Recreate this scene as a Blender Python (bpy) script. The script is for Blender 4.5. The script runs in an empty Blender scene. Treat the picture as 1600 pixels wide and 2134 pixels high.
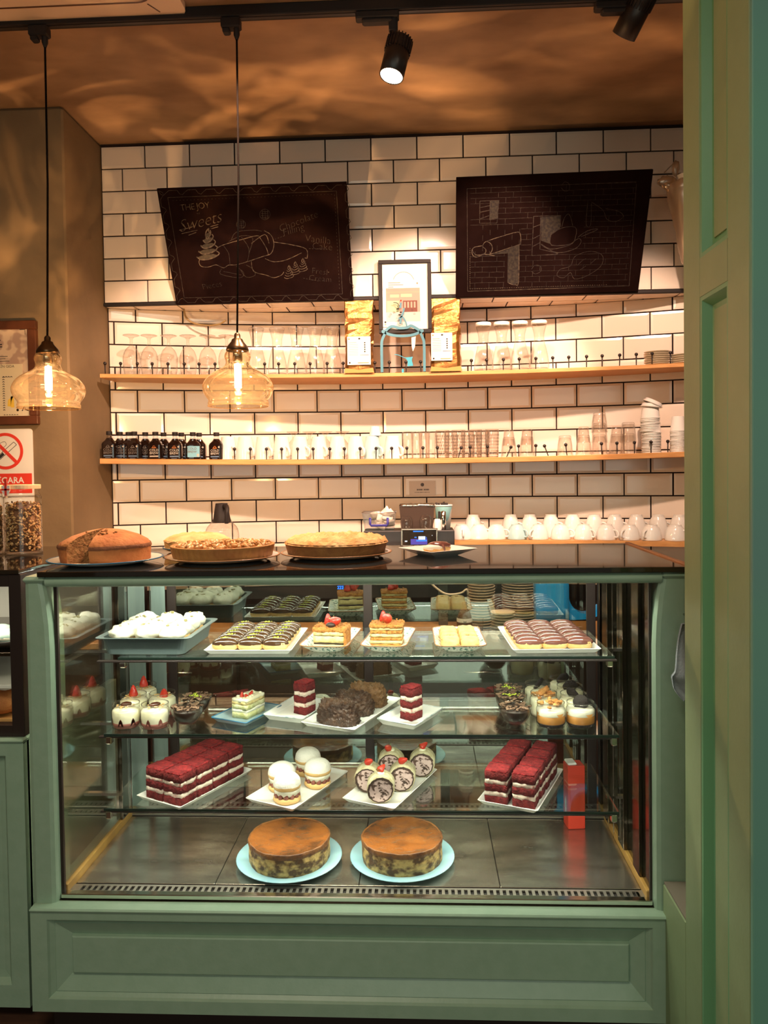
import bpy, math, random
import numpy as np
from mathutils import Vector, Matrix, noise as mnoise
random.seed(7)
scene = bpy.context.scene
C = scene.collection
PI = math.pi
# ------------------------------------------------------------------ camera
F = 1600.0; CX, CY = 800.0, 1020.0
yaw, pitch, roll = 0.0469, 0.0276, 0.0142
CAM = np.array([0.0, -1.9, 1.455])
_F = np.array([-math.sin(yaw)*math.cos(pitch), math.cos(yaw)*math.cos(pitch), -math.sin(pitch)])
_r0 = np.array([math.cos(yaw), math.sin(yaw), 0.0]); _u0 = np.cross(_r0, _F)
_R = _r0*math.cos(roll) - _u0*math.sin(roll)
_U = _u0*math.cos(roll) + _r0*math.sin(roll)
cd = bpy.data.cameras.new('camera'); cam = bpy.data.objects.new('camera', cd); C.objects.link(cam)
cam.matrix_world = Matrix(((_R[0], _U[0], -_F[0], CAM[0]), (_R[1], _U[1], -_F[1], CAM[1]), (_R[2], _U[2], -_F[2], CAM[2]), (0, 0, 0, 1)))
cd.sensor_fit = 'AUTO'; cd.sensor_width = 36.0; cd.lens = 36.0*F/2134.0
cd.shift_y = -(1067.0-CY)/2134.0; cd.clip_start = 0.05; cd.clip_end = 60
scene.camera = cam
def ray(px, py):
    return _F + _R*((px-CX)/F) + _U*((CY-py)/F)
def at(px, py, Y):
    d = ray(px, py); return Vector(CAM + d*((Y-CAM[1])/d[1]))
def on(px, py, z):
    d = ray(px, py); return Vector(CAM + d*((z-CAM[2])/d[2]))
def atx(px, py, X):
    d = ray(px, py); return Vector(CAM + d*((X-CAM[0])/d[0]))
# ------------------------------------------------------------------ world, exposure, unseen fill lights
w = bpy.data.worlds.new('world'); scene.world = w; w.use_nodes = True
w.node_tree.nodes['Background'].inputs[0].default_value = (0.90, 0.80, 0.62, 1)
w.node_tree.nodes['Background'].inputs[1].default_value = 0.085
vs = scene.view_settings
vs.view_transform = 'Standard'; vs.look = 'None'; vs.gamma = 1.0; vs.use_curve_mapping = False; vs.exposure = 0.10
try: scene.cycles.transparent_max_bounces = 40
except Exception: pass
WARM = (1.0, 0.655, 0.475); LED = (0.98, 1.0, 0.82)
def area(name, loc, size, power, col, rot, sizey=None):
    l = bpy.data.lights.new(name, 'AREA'); l.energy = power; l.color = col; l.size = size
    if sizey: l.shape = 'RECTANGLE'; l.size_y = sizey
    o = bpy.data.objects.new(name, l); C.objects.link(o); o.location = loc; o.rotation_euler = rot
    return o
# fill lights added out of view to brighten the green jamb and case front
area('shop_window_daylight', (0.3, -5.2, 1.7), 2.6, 36, (0.88, 1.0, 0.86), (PI/2, 0, 0), 2.0)
area('room_ceiling_lamp', (-0.7, -1.9, 2.88), 0.9, 30, (1.0, 0.90, 0.68), (0, 0, 0))
# ------------------------------------------------------------------ materials
def _nodes(name):
    m = bpy.data.materials.new(name); m.use_nodes = True
    return m, m.node_tree.nodes, m.node_tree.links, m.node_tree.nodes['Principled BSDF']
def mat(name, col, rough=0.5, metal=0.0, col2=None, scale=8.0, detail=4.0, lo=0.35, hi=0.65, bump=0.0, bscale=None,
        spec=0.5, coat=0.0, emit=None, estr=0.0, rand=0.0, stretch=None, sss=0.0, rvar=0.0, alpha=None):
    m, N, L, b = _nodes(name)
    b.inputs['Base Color'].default_value = (*col, 1); b.inputs['Roughness'].default_value = rough
    b.inputs['Metallic'].default_value = metal; b.inputs['Specular IOR Level'].default_value = spec
    b.inputs['Coat Weight'].default_value = coat; b.inputs['Coat Roughness'].default_value = 0.08
    if sss: b.inputs['Subsurface Weight'].default_value = sss; b.inputs['Subsurface Radius'].default_value = (0.01, 0.006, 0.004)
    if emit: b.inputs['Emission Color'].default_value = (*emit, 1); b.inputs['Emission Strength'].default_value = estr
    tc = N.new('ShaderNodeTexCoord'); vec = tc.outputs['Object']
    if stretch:
        mp = N.new('ShaderNodeMapping'); mp.inputs['Scale'].default_value = stretch; L.new(vec, mp.inputs[0]); vec = mp.outputs[0]
    csock = None
    if col2 is not None:
        n = N.new('ShaderNodeTexNoise'); n.inputs['Scale'].default_value = scale; n.inputs['Detail'].default_value = detail
        L.new(vec, n.inputs['Vector'])
        r = N.new('ShaderNodeValToRGB'); r.color_ramp.elements[0].position = lo; r.color_ramp.elements[1].position = hi
        r.color_ramp.elements[0].color = (*col, 1); r.color_ramp.elements[1].color = (*col2, 1)
        L.new(n.outputs['Fac'], r.inputs[0]); csock = r.outputs[0]; L.new(csock, b.inputs['Base Color'])
        if rvar:
            mr = N.new('ShaderNodeMapRange'); mr.inputs[3].default_value = max(0.02, rough-rvar); mr.inputs[4].default_value = min(1, rough+rvar)
            L.new(n.outputs['Fac'], mr.inputs[0]); L.new(mr.outputs[0], b.inputs['Roughness'])
    if rand:
        oi = N.new('ShaderNodeObjectInfo'); hs = N.new('ShaderNodeHueSaturation')
        mr = N.new('ShaderNodeMapRange'); mr.inputs[3].default_value = 1-rand; mr.inputs[4].default_value = 1+rand*0.4
        L.new(oi.outputs['Random'], mr.inputs[0]); L.new(mr.outputs[0], hs.inputs['Value'])
        if csock: L.new(csock, hs.inputs['Color'])
        else: hs.inputs['Color'].default_value = (*col, 1)
        L.new(hs.outputs[0], b.inputs['Base Color'])
    if bump:
        n2 = N.new('ShaderNodeTexNoise'); n2.inputs['Scale'].default_value = bscale or scale; n2.inputs['Detail'].default_value = 5
        L.new(vec, n2.inputs['Vector'])
        bp = N.new('ShaderNodeBump'); bp.inputs['Strength'].default_value = bump; bp.inputs['Distance'].default_value = 0.01
        L.new(n2.outputs['Fac'], bp.inputs['Height']); L.new(bp.outputs[0], b.inputs['Normal'])
    return m
def glass(name, tint=(1, 1, 1), base=0.05, edge=0.75, power=4.0, rough=0.02, gcol=(1, 1, 1), haze=0.0, dark=None):
    m = bpy.data.materials.new(name); m.use_nodes = True
    N, L = m.node_tree.nodes, m.node_tree.links; N.clear()
    out = N.new('ShaderNodeOutputMaterial'); mix = N.new('ShaderNodeMixShader')
    t = N.new('ShaderNodeBsdfTransparent'); t.inputs[0].default_value = (*tint, 1)
    g = N.new('ShaderNodeBsdfGlossy'); g.inputs['Roughness'].default_value = rough; g.inputs[0].default_value = (*gcol, 1)
    lw = N.new('ShaderNodeLayerWeight'); lw.inputs[0].default_value = 0.5
    p = N.new('ShaderNodeMath'); p.operation = 'POWER'; p.inputs[1].default_value = power
    mr = N.new('ShaderNodeMapRange'); mr.inputs[3].default_value = base; mr.inputs[4].default_value = edge
    L.new(lw.outputs['Facing'], p.inputs[0]); L.new(p.outputs[0], mr.inputs[0]); L.new(mr.outputs[0], mix.inputs[0])
    if dark is not None:            # thick glass seen edge-on bends the view away and goes darker
        lp = N.new('ShaderNodeMath'); lp.operation = 'POWER'; lp.inputs[1].default_value = 3.5; mc = N.new('ShaderNodeMix'); mc.data_type = 'RGBA'
        mc.inputs[6].default_value = (*tint, 1); mc.inputs[7].default_value = (dark, dark*.95, dark*.9, 1)
        L.new(lw.outputs['Facing'], lp.inputs[0]); L.new(lp.outputs[0], mc.inputs[0]); L.new(mc.outputs[2], t.inputs[0])
    if haze:
        h = N.new('ShaderNodeBsdfTranslucent'); h.inputs[0].default_value = (*gcol, 1); mh = N.new('ShaderNodeMixShader'); mh.inputs[0].default_value = haze
        L.new(t.outputs[0], mh.inputs[1]); L.new(h.outputs[0], mh.inputs[2]); t = mh
    L.new(t.outputs[0], mix.inputs[1]); L.new(g.outputs[0], mix.inputs[2]); L.new(mix.outputs[0], out.inputs[0])
    return m
def emis(name, col, s):
    m = bpy.data.materials.new(name); m.use_nodes = True
    N, L = m.node_tree.nodes, m.node_tree.links; N.clear()
    out = N.new('ShaderNodeOutputMaterial'); e = N.new('ShaderNodeEmission'); e.inputs[0].default_value = (*col, 1); e.inputs[1].default_value = s
    L.new(e.outputs[0], out.inputs[0]); return m
K = {}
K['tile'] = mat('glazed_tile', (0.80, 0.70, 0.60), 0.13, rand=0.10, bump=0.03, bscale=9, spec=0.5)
K['grout'] = mat('dark_grout', (0.022, 0.010, 0.008), 0.95)
K['plaster'] = mat('brown_plaster', (0.15, 0.098, 0.050), 0.75, col2=(0.27, 0.185, 0.098), scale=2.2, detail=6, lo=0.3, hi=0.72, bump=0.25, bscale=14)
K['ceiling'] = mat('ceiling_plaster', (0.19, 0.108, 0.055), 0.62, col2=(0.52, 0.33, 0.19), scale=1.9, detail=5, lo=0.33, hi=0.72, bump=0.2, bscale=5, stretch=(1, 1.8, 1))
K['paint'] = mat('mint_paint', (0.265, 0.380, 0.275), 0.38, col2=(0.29, 0.405, 0.30), scale=30, bump=0.05, bscale=90)
K['jamb'] = mat('jamb_green_paint', (0.215, 0.285, 0.150), 0.5, col2=(0.23, 0.30, 0.16), scale=12, bump=0.05, bscale=60)
K['mould'] = mat('moulding_green_paint', (0.12, 0.30, 0.15), 0.42, bump=0.04, bscale=60)
K['teal'] = mat('teal_paint', (0.13, 0.27, 0.24), 0.6, col2=(0.13, 0.31, 0.23), scale=3)  # cooler light on the partition's front face, put into its colour
K['floor'] = mat('floor_wood', (0.05, 0.022, 0.014), 0.5, col2=(0.08, 0.035, 0.02), scale=10, stretch=(1, 8, 1))
K['wood'] = mat('pine_wood', (0.52, 0.24, 0.075), 0.42, col2=(0.66, 0.34, 0.12), scale=6, detail=6, stretch=(1.2, 14, 14), lo=0.3, hi=0.7)
K['trimwood'] = mat('wood_trim', (0.42, 0.19, 0.09), 0.45, col2=(0.5, 0.24, 0.12), scale=10)
K['black'] = mat('black_metal', (0.012, 0.007, 0.006), 0.42, bump=0.02, bscale=200)
K['blackm'] = mat('matte_black', (0.010, 0.005, 0.004), 0.7)
K['board'] = mat('blackboard', (0.007, 0.0025, 0.002), 0.95, col2=(0.009, 0.0035, 0.003), scale=20, spec=0.05)
K['chalk'] = mat('chalk', (0.10, 0.072, 0.046), 0.95, col2=(0.025, 0.017, 0.012), scale=60, lo=0.4, hi=0.6)
K['chalkdim'] = mat('faint_chalk', (0.034, 0.023, 0.015), 0.95, col2=(0.012, 0.006, 0.005), scale=70, lo=0.4, hi=0.6)
K['blackglass'] = mat('black_glass', (0.012, 0.008, 0.006), 0.035, spec=1.0, coat=0.6)
K['steel'] = mat('stainless', (0.62, 0.57, 0.50), 0.23, metal=0.93, col2=(0.36, 0.32, 0.27), scale=6, detail=6, stretch=(1, 3, 1), rvar=0.12, bump=0.03, bscale=60)  # streaks in the tone imitate reflections across the deck
K['steeldk'] = mat('dark_stainless', (0.13, 0.105, 0.085), 0.13, metal=1.0)
K['chrome'] = mat('chrome', (0.7, 0.68, 0.63), 0.12, metal=1.0)
K['frame'] = mat('dark_frame', (0.022, 0.012, 0.010), 0.4)
K['yellow'] = mat('yellow_seal', (0.36, 0.20, 0.045), 0.5, col2=(0.25, 0.13, 0.03), scale=15)
K['glass'] = glass('clear_glass', (0.985, 0.99, 0.98), 0.025, 0.5, 3, dark=0.55)
K['pane'] = glass('front_pane', (0.98, 0.99, 0.98), 0.012, 0.5, 4)
K['sidepane'] = glass('side_pane', (0.86, 0.84, 0.78), 0.12, 0.75, 2.0, 0.03)
K['shelfglass'] = glass('shelf_glass', (0.90, 0.95, 0.92), 0.07, 0.75, 2.6, 0.03)
K['glassedge'] = mat('shelf_glass_edge', (0.012, 0.022, 0.017), 0.15)
K['mirror'] = glass('back_door_glass', (0.84, 0.87, 0.82), 0.20, 0.5, 2.0, 0.012, (0.72, 0.76, 0.68))
K['wareglass'] = glass('glassware', (0.965, 0.955, 0.94), 0.06, 0.45, 3.0, 0.05, haze=0.03, dark=0.30)
K['amber'] = glass('amber_glass', (0.98, 0.88, 0.72), 0.13, 0.9, 1.7, 0.03, (1, 0.82, 0.58), haze=0.022)
K['white'] = mat('white_porcelain', (0.76, 0.74, 0.70), 0.18, coat=0.3)
K['whitemat'] = mat('white_plastic', (0.78, 0.74, 0.70), 0.5)
K['paper'] = mat('paper', (0.76, 0.72, 0.64), 0.8)
K['cupblue'] = mat('pale_blue_ceramic', (0.42, 0.62, 0.64), 0.25, coat=0.3)
K['blueware'] = mat('blue_plate', (0.28, 0.52, 0.62), 0.2, col2=(0.38, 0.60, 0.66), scale=9, coat=0.4)
K['rimblue'] = mat('blue_rim', (0.04, 0.16, 0.28), 0.25)
K['rimbrown'] = mat('brown_rim', (0.34, 0.16, 0.07), 0.3)
K['pattern'] = mat('patterned_ceramic', (0.80, 0.80, 0.70), 0.2, col2=(0.10, 0.22, 0.17), scale=120, detail=2, lo=0.55, hi=0.60, coat=0.3)
K['greyplate'] = mat('grey_blue_plate', (0.66, 0.70, 0.68), 0.2, col2=(0.16, 0.25, 0.30), scale=40, lo=0.5, hi=0.75, coat=0.3)
K['darkplate'] = mat('slate_blue_plate', (0.22, 0.30, 0.33), 0.2, coat=0.3)
K['greypan'] = mat('grey_enamel', (0.085, 0.115, 0.115), 0.35)
K['gold'] = mat('gold_foil', (0.25, 0.105, 0.026), 0.3, metal=0.75, bump=0.5, bscale=18)
K['kraft'] = mat('orange_kraft', (0.65, 0.24, 0.05), 0.45)
K['bluetin'] = mat('blue_tin', (0.055, 0.20, 0.27), 0.5)
K['bluetin2'] = mat('bright_blue_tin', (0.03, 0.30, 0.42), 0.5)
K['bluejug'] = mat('blue_plastic', (0.02, 0.36, 0.90), 0.25, coat=0.3)
K['coffee'] = mat('dark_coffee_glass', (0.010, 0.004, 0.003), 0.08, coat=0.5)
K['printwhite'] = mat('print_white', (0.42, 0.38, 0.33), 0.6)
K['printfaint'] = mat('print_grey', (0.13, 0.11, 0.10), 0.6)
K['printblue'] = mat('print_blue', (0.16, 0.40, 0.52), 0.5)
K['printslate'] = mat('print_slate_blue', (0.10, 0.16, 0.26), 0.5)
K['printorange'] = mat('print_orange', (0.45, 0.14, 0.03), 0.6)
K['ink'] = mat('ink', (0.02, 0.015, 0.015), 0.7)
K['inkgrey'] = mat('ink_grey', (0.25, 0.21, 0.18), 0.8)
K['red'] = mat('sign_red', (0.72, 0.05, 0.03), 0.4)
K['signwhite'] = mat('sign_white', (0.80, 0.76, 0.70), 0.35)
K['browframe'] = mat('brown_frame', (0.085, 0.028, 0.012), 0.35, col2=(0.12, 0.04, 0.018), scale=20)
K['cabblack'] = mat('cable_black', (0.006, 0.004, 0.003), 0.9, spec=0.05)
K['brass'] = mat('aged_brass', (0.10, 0.06, 0.03), 0.3, metal=0.9)
K['filament'] = emis('bulb_glow', (1.0, 0.66, 0.30), 60)
K['lens'] = emis('lamp_lens', (1.0, 0.80, 0.58), 14)
K['ledmat'] = emis('led_glow', (0.93, 1.0, 0.85), 12)
K['bluedigit'] = emis('blue_digits', (0.02, 0.18, 1.0), 3)
K['screenblue'] = emis('screen_blue', (0.05, 0.22, 0.9), 1.6)
K['screenwhite'] = emis('screen_white', (0.8, 0.9, 1.0), 1.2)
K['screenviolet'] = emis('screen_violet', (0.18, 0.12, 0.55), 0.8)
# food
K['redcake'] = mat('red_velvet_sponge', (0.10, 0.004, 0.005), 0.9, col2=(0.19, 0.010, 0.010), scale=90, bump=0.8, bscale=160)
K['redcrumb'] = mat('red_crumb', (0.36, 0.018, 0.020), 0.95, col2=(0.16, 0.005, 0.008), scale=70, bump=0.9, bscale=200)
K['cream'] = mat('white_cream', (0.74, 0.60, 0.50), 0.5, col2=(0.42, 0.10, 0.09), scale=75, lo=0.52, hi=0.74, bump=0.3, bscale=60)
K['whip'] = mat('whipped_cream', (0.72, 0.69, 0.56), 0.5, bump=0.25, bscale=50)
K['custard'] = mat('cream_custard', (0.74, 0.68, 0.46), 0.4, col2=(0.78, 0.74, 0.58), scale=30, bump=0.2, bscale=50)
K['choux'] = mat('choux_pastry', (0.60, 0.33, 0.10), 0.55, col2=(0.70, 0.48, 0.20), scale=30, bump=0.3, bscale=60)
K['glaze'] = mat('dark_chocolate_glaze', (0.050, 0.022, 0.010), 0.13, coat=0.6, col2=(0.085, 0.042, 0.018), scale=30)
K['glaze2'] = mat('milk_chocolate_glaze', (0.16, 0.06, 0.045), 0.14, coat=0.6)
K['pistachio'] = mat('pistachio_crumb', (0.38, 0.42, 0.04), 0.8)
K['choc'] = mat('chocolate_crunch', (0.036, 0.015, 0.007), 0.3, col2=(0.07, 0.03, 0.013), scale=70, bump=0.8, bscale=120)
K['choc2'] = mat('milk_crunch', (0.15, 0.068, 0.022), 0.35, col2=(0.22, 0.105, 0.04), scale=70, bump=0.8, bscale=120)
K['mousse'] = mat('chocolate_mousse', (0.030, 0.014, 0.008), 0.45)
K['shav'] = mat('chocolate_shavings', (0.22, 0.125, 0.075), 0.6, col2=(0.13, 0.07, 0.04), scale=60)
K['lime'] = mat('green_nut_dust', (0.50, 0.60, 0.05), 0.8)
K['straw'] = mat('strawberry', (0.55, 0.03, 0.015), 0.25, col2=(0.62, 0.10, 0.03), scale=60, lo=0.55, hi=0.7, coat=0.4, bump=0.4, bscale=160)
K['leaf'] = mat('strawberry_leaf', (0.10, 0.20, 0.03), 0.6)
K['jam'] = mat('berry_puree', (0.28, 0.09, 0.07), 0.4)
K['crumb'] = mat('orange_crumb', (0.40, 0.135, 0.022), 0.85, col2=(0.54, 0.24, 0.05), scale=90, bump=1.0, bscale=140)
K['custpale'] = mat('pale_layer', (0.66, 0.54, 0.26), 0.6, col2=(0.50, 0.36, 0.14), scale=70, bump=0.5, bscale=100)
K['spongegreen'] = mat('pale_green_layer', (0.62, 0.60, 0.36), 0.6, col2=(0.42, 0.40, 0.16), scale=60, bump=0.4, bscale=100)
K['burnt'] = mat('burnt_cheesecake_top', (0.235, 0.076, 0.016), 0.2, col2=(0.06, 0.025, 0.011), scale=11, detail=7, lo=0.42, hi=0.70, bump=0.35, bscale=60, coat=0.3)
K['burntside'] = mat('cheesecake_side', (0.10, 0.042, 0.011), 0.6, col2=(0.56, 0.36, 0.12), scale=42, detail=3, lo=0.42, hi=0.62, bump=0.7, bscale=60, stretch=(1, 1, 1.4))
K['cakebrown'] = mat('brown_cake_crust', (0.34, 0.100, 0.022), 0.75, col2=(0.44, 0.165, 0.045), scale=24, bump=0.4, bscale=90)
K['cakein'] = mat('brown_cake_crumb', (0.26, 0.10, 0.025), 0.9, col2=(0.40, 0.19, 0.06), scale=70, bump=1.0, bscale=130)
K['tart'] = mat('tart_crust', (0.42, 0.20, 0.05), 0.7, col2=(0.30, 0.12, 0.03), scale=20, bump=0.3, bscale=80)
K['nuts'] = mat('caramel_nuts', (0.48, 0.20, 0.05), 0.3, col2=(0.66, 0.40, 0.16), scale=30, rand=0.3, coat=0.3)
K['piecrumb'] = mat('pie_crumble', (0.60, 0.29, 0.09), 0.8, col2=(0.74, 0.48, 0.22), scale=25, bump=0.9, bscale=60)
K['pieside'] = mat('pie_side', (0.20, 0.075, 0.018), 0.7, col2=(0.28, 0.12, 0.03), scale=30, bump=0.4, bscale=60)
K['paletop'] = mat('pale_pie_top', (0.62, 0.42, 0.22), 0.75, col2=(0.52, 0.29, 0.12), scale=15, bump=0.6, bscale=50)
K['bun'] = mat('sugar_bun', (0.72, 0.45, 0.18), 0.7, bump=0.2, bscale=60)
K['sugar'] = mat('icing_sugar', (0.82, 0.78, 0.70), 0.9, bump=0.4, bscale=120)
K['roll'] = mat('roll_sponge', (0.44, 0.36, 0.20), 0.85, col2=(0.60, 0.54, 0.36), scale=60, bump=0.5, bscale=120)
K['rollcream'] = mat('roll_cream', (0.60, 0.43, 0.40), 0.6, col2=(0.10, 0.05, 0.035), scale=75, detail=2, lo=0.56, hi=0.61, bump=0.4, bscale=70)
K['swirl'] = mat('roll_chocolate', (0.085, 0.045, 0.03), 0.7, col2=(0.05, 0.025, 0.016), scale=60, bump=.5, bscale=120)
K['biscuit'] = mat('dark_biscuit', (0.018, 0.010, 0.008), 0.75, bump=0.6, bscale=160)
K['biscorange'] = mat('caramel_biscuit', (0.55, 0.20, 0.05), 0.8, col2=(0.64, 0.33, 0.10), scale=60, bump=0.8, bscale=120)
K['caramel'] = mat('caramel_layer', (0.48, 0.22, 0.05), 0.4, col2=(0.36, 0.15, 0.03), scale=40)
K['granola'] = mat('granola_flake', (0.52, 0.27, 0.09), 0.7, rand=0.6, col2=(0.25, 0.11, 0.04), scale=80)
K['granola2'] = mat('granola_pale', (0.66, 0.42, 0.19), 0.7)
K['granola3'] = mat('granola_dark', (0.16, 0.07, 0.03), 0.6)
K['mint'] = mat('mint_meringue', (0.42, 0.62, 0.56), 0.5, col2=(0.52, 0.70, 0.66), scale=10)
K['bag'] = glass('clear_bag', (0.88, 0.82, 0.74), 0.22, 0.5, 1.5, 0.25, (1, 0.92, 0.82), haze=0.5)
K['cloth'] = mat('grey_cloth', (0.30, 0.33, 0.36), 0.9, bump=0.3, bscale=200)
K['acwhite'] = mat('ac_white', (0.80, 0.60, 0.42), 0.5)
K['carton'] = mat('red_carton', (0.52, 0.035, 0.015), 0.4)
K['bench'] = mat('bench_dark', (0.03, 0.018, 0.013), 0.35)
K['oak'] = mat('bench_wood', (0.36, 0.18, 0.06), 0.4, col2=(0.46, 0.25, 0.09), scale=8, stretch=(1, 10, 1))
K['stack'] = mat('stoneware_plate', (0.60, 0.53, 0.40), 0.35)
K['winebottle'] = mat('bottle_brown', (0.10, 0.04, 0.012), 0.1, coat=0.4)
K['sealgrey'] = mat('grey_ledge', (0.20, 0.17, 0.13), 0.6)
# ------------------------------------------------------------------ mesh helpers
class M:
    def __init__(s): s.v = []; s.f = []; s.s = []; s.m = []
    def add(s, vs, fs, smooth=False, mi=0, T=None):
        o = len(s.v)
        s.v += [tuple(T @ Vector(p)) if T is not None else tuple(p) for p in vs]
        s.f += [tuple(i+o for i in q) for q in fs]; s.s += [smooth]*len(fs); s.m += [mi]*len(fs)
        return s
    def box(s, x0, x1, y0, y1, z0, z1, b=0.0, T=None, mi=0):
        if b <= 0:
            vs = [(x, y, z) for z in (z0, z1) for y in (y0, y1) for x in (x0, x1)]
            return s.add(vs, [(0, 2, 3, 1), (4, 5, 7, 6), (0, 1, 5, 4), (2, 6, 7, 3), (0, 4, 6, 2), (1, 3, 7, 5)], False, mi, T)
        b = min(b, (x1-x0)*.49, (y1-y0)*.49, (z1-z0)*.49)
        def ring(i, z):
            x0_, x1_, y0_, y1_ = x0+i, x1-i, y0+i, y1-i; c = b*0.6 if i == 0 else b*0.6
            return [(x0_+c, y0_, z), (x1_-c, y0_, z), (x1_, y0_+c, z), (x1_, y1_-c, z), (x1_-c, y1_, z), (x0_+c, y1_, z), (x0_, y1_-c, z), (x0_, y0_+c, z)]
        vs = ring(b*.75, z0)+ring(0, z0+b)+ring(0, z1-b)+ring(b*.75, z1)
        fs = [tuple(range(7, -1, -1)), tuple(range(24, 32))]
        for k in range(3):
            for i in range(8): fs.append((k*8+i, k*8+(i+1) % 8, k*8+8+(i+1) % 8, k*8+8+i))
        return s.add(vs, fs, False, mi, T)
    def lathe(s, prof, n=24, smooth=True, T=None, mi=0, cap0=False, cap1=False, wob=None, a0=0.0, a1=None):
        full = a1 is None; span = 2*PI if full else a1-a0; cols = n if full else n+1
        vs = []
        for (r, z) in prof:
            for i in range(cols):
                a = a0+span*i/n; rr = r*(1+(wob(a, z) if wob else 0)); vs.append((rr*math.cos(a), rr*math.sin(a), z))
        fs = []
        for k in range(len(prof)-1):
            for i in range(n):
                j = (i+1) % cols if full else i+1
                fs.append((k*cols+i, k*cols+j, (k+1)*cols+j, (k+1)*cols+i))
        if cap0: fs.append(tuple(range(cols-1, -1, -1)))
        if cap1: fs.append(tuple(range((len(prof)-1)*cols, len(prof)*cols)))
        return s.add(vs, fs, smooth, mi, T)
    def tube(s, pts, r, n=8, T=None, mi=0, caps=True, smooth=True):
        P = [Vector(p) for p in pts]; vs = []; fs = []; R = r if isinstance(r, (list, tuple)) else [r]*len(P)
        up = Vector((0, 0, 1)); prev = None
        for i, p in enumerate(P):
            d = (P[min(i+1, len(P)-1)]-P[max(i-1, 0)]).normalized()
            if prev is None:
                a = d.cross(up)
                if a.length < 1e-3: a = d.cross(Vector((1, 0, 0)))
            else: a = prev - d*prev.dot(d)
            a.normalize(); prev = a; b = d.cross(a)
            for k in range(n):
                t = 2*PI*k/n; vs.append(p+(a*math.cos(t)+b*math.sin(t))*R[i])
        for i in range(len(P)-1):
            for k in range(n): fs.append((i*n+k, i*n+(k+1) % n, (i+1)*n+(k+1) % n, (i+1)*n+k))
        if caps: fs += [tuple(range(n-1, -1, -1)), tuple(range((len(P)-1)*n, len(P)*n))]
        return s.add(vs, fs, smooth, mi, T)
    def prism(s, poly, y0, y1, T=None, mi=0, smooth=False):   # polygon in XZ, extruded along Y
        n = len(poly); vs = [(x, y0, z) for x, z in poly]+[(x, y1, z) for x, z in poly]
        fs = [tuple(range(n)), tuple(range(2*n-1, n-1, -1))]+[(i, i+n, (i+1) % n+n, (i+1) % n) for i in range(n)]
        return s.add(vs, fs, smooth, mi, T)
    def prismz(s, poly, z0, z1, T=None, mi=0):   # polygon in XY, extruded along Z
        n = len(poly); vs = [(x, y, z0) for x, y in poly]+[(x, y, z1) for x, y in poly]
        fs = [tuple(range(n-1, -1, -1)), tuple(range(n, 2*n))]+[(i, (i+1) % n, (i+1) % n+n, i+n) for i in range(n)]
        return s.add(vs, fs, False, mi, T)
    def blob(s, c, r, nu=14, nv=8, amp=0.0, freq=1.0, T=None, mi=0, sq=1.0, seed=0.0, zmin=None, smooth=True):
        vs = []; fs = []
        for j in range(nv+1):
            th = PI*j/nv
            for i in range(nu):
                ph = 2*PI*i/nu
                d = Vector((math.sin(th)*math.cos(ph), math.sin(th)*math.sin(ph), math.cos(th)))
                e = Vector([math.copysign(abs(x)**sq, x) for x in d])
                k = 1+amp*mnoise.noise(Vector((d.x*freq+seed, d.y*freq-seed, d.z*freq+seed*.3)))
                p = [c[0]+e.x*r[0]*k, c[1]+e.y*r[1]*k, c[2]+e.z*r[2]*k]
                if zmin is not None: p[2] = max(zmin, p[2])
                vs.append(p)
        for j in range(nv):
            for i in range(nu): fs.append((j*nu+i, (j+1)*nu+i, (j+1)*nu+(i+1) % nu, j*nu+(i+1) % nu))
        return s.add(vs, fs, smooth, mi, T)
    def rough_box(s, x0, x1, y0, y1, z0, z1, amp=0.002, freq=60, n=(5, 5, 3), seed=0.0, T=None, mi=0, rnd=0.004, smooth=True):
        # box skin on a grid, corners eased, vertices pushed about by noise
        idx = {}; vs = []; fs = []; nx, ny, nz = n
        cx, cy, cz = (x0+x1)/2, (y0+y1)/2, (z0+z1)/2; hx, hy, hz = (x1-x0)/2, (y1-y0)/2, (z1-z0)/2
        def vid(i, j, k):
            if (i, j, k) in idx: return idx[(i, j, k)]
            p = Vector((x0+(x1-x0)*i/nx, y0+(y1-y0)*j/ny, z0+(z1-z0)*k/nz))
            q = Vector((max(-hx+rnd, min(hx-rnd, p.x-cx)), max(-hy+rnd, min(hy-rnd, p.y-cy)), max(-hz+rnd*.5, min(hz-rnd*.5, p.z-cz))))
            o = p-Vector((cx, cy, cz))-q
            if o.length > 1e-9: q = q+o.normalized()*rnd*min(1, o.length/rnd)
            p = q+Vector((cx, cy, cz))
            nv = Vector(mnoise.noise_vector(Vector((p.x*freq+seed, p.y*freq+seed*2, p.z*freq-seed))))
            idx[(i, j, k)] = len(vs); vs.append(p+nv*amp); return idx[(i, j, k)]
        for i in range(nx):
            for j in range(ny):
                fs.append((vid(i, j, 0), vid(i, j+1, 0), vid(i+1, j+1, 0), vid(i+1, j, 0)))
                fs.append((vid(i, j, nz), vid(i+1, j, nz), vid(i+1, j+1, nz), vid(i, j+1, nz)))
        for i in range(nx):
            for k in range(nz):
                fs.append((vid(i, 0, k), vid(i+1, 0, k), vid(i+1, 0, k+1), vid(i, 0, k+1)))
                fs.append((vid(i, ny, k), vid(i, ny, k+1), vid(i+1, ny, k+1), vid(i+1, ny, k)))
        for j in range(ny):
            for k in range(nz):
                fs.append((vid(0, j, k), vid(0, j, k+1), vid(0, j+1, k+1), vid(0, j+1, k)))
                fs.append((vid(nx, j, k), vid(nx, j+1, k), vid(nx, j+1, k+1), vid(nx, j, k+1)))
        return s.add(vs, fs, smooth, mi, T)
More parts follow.
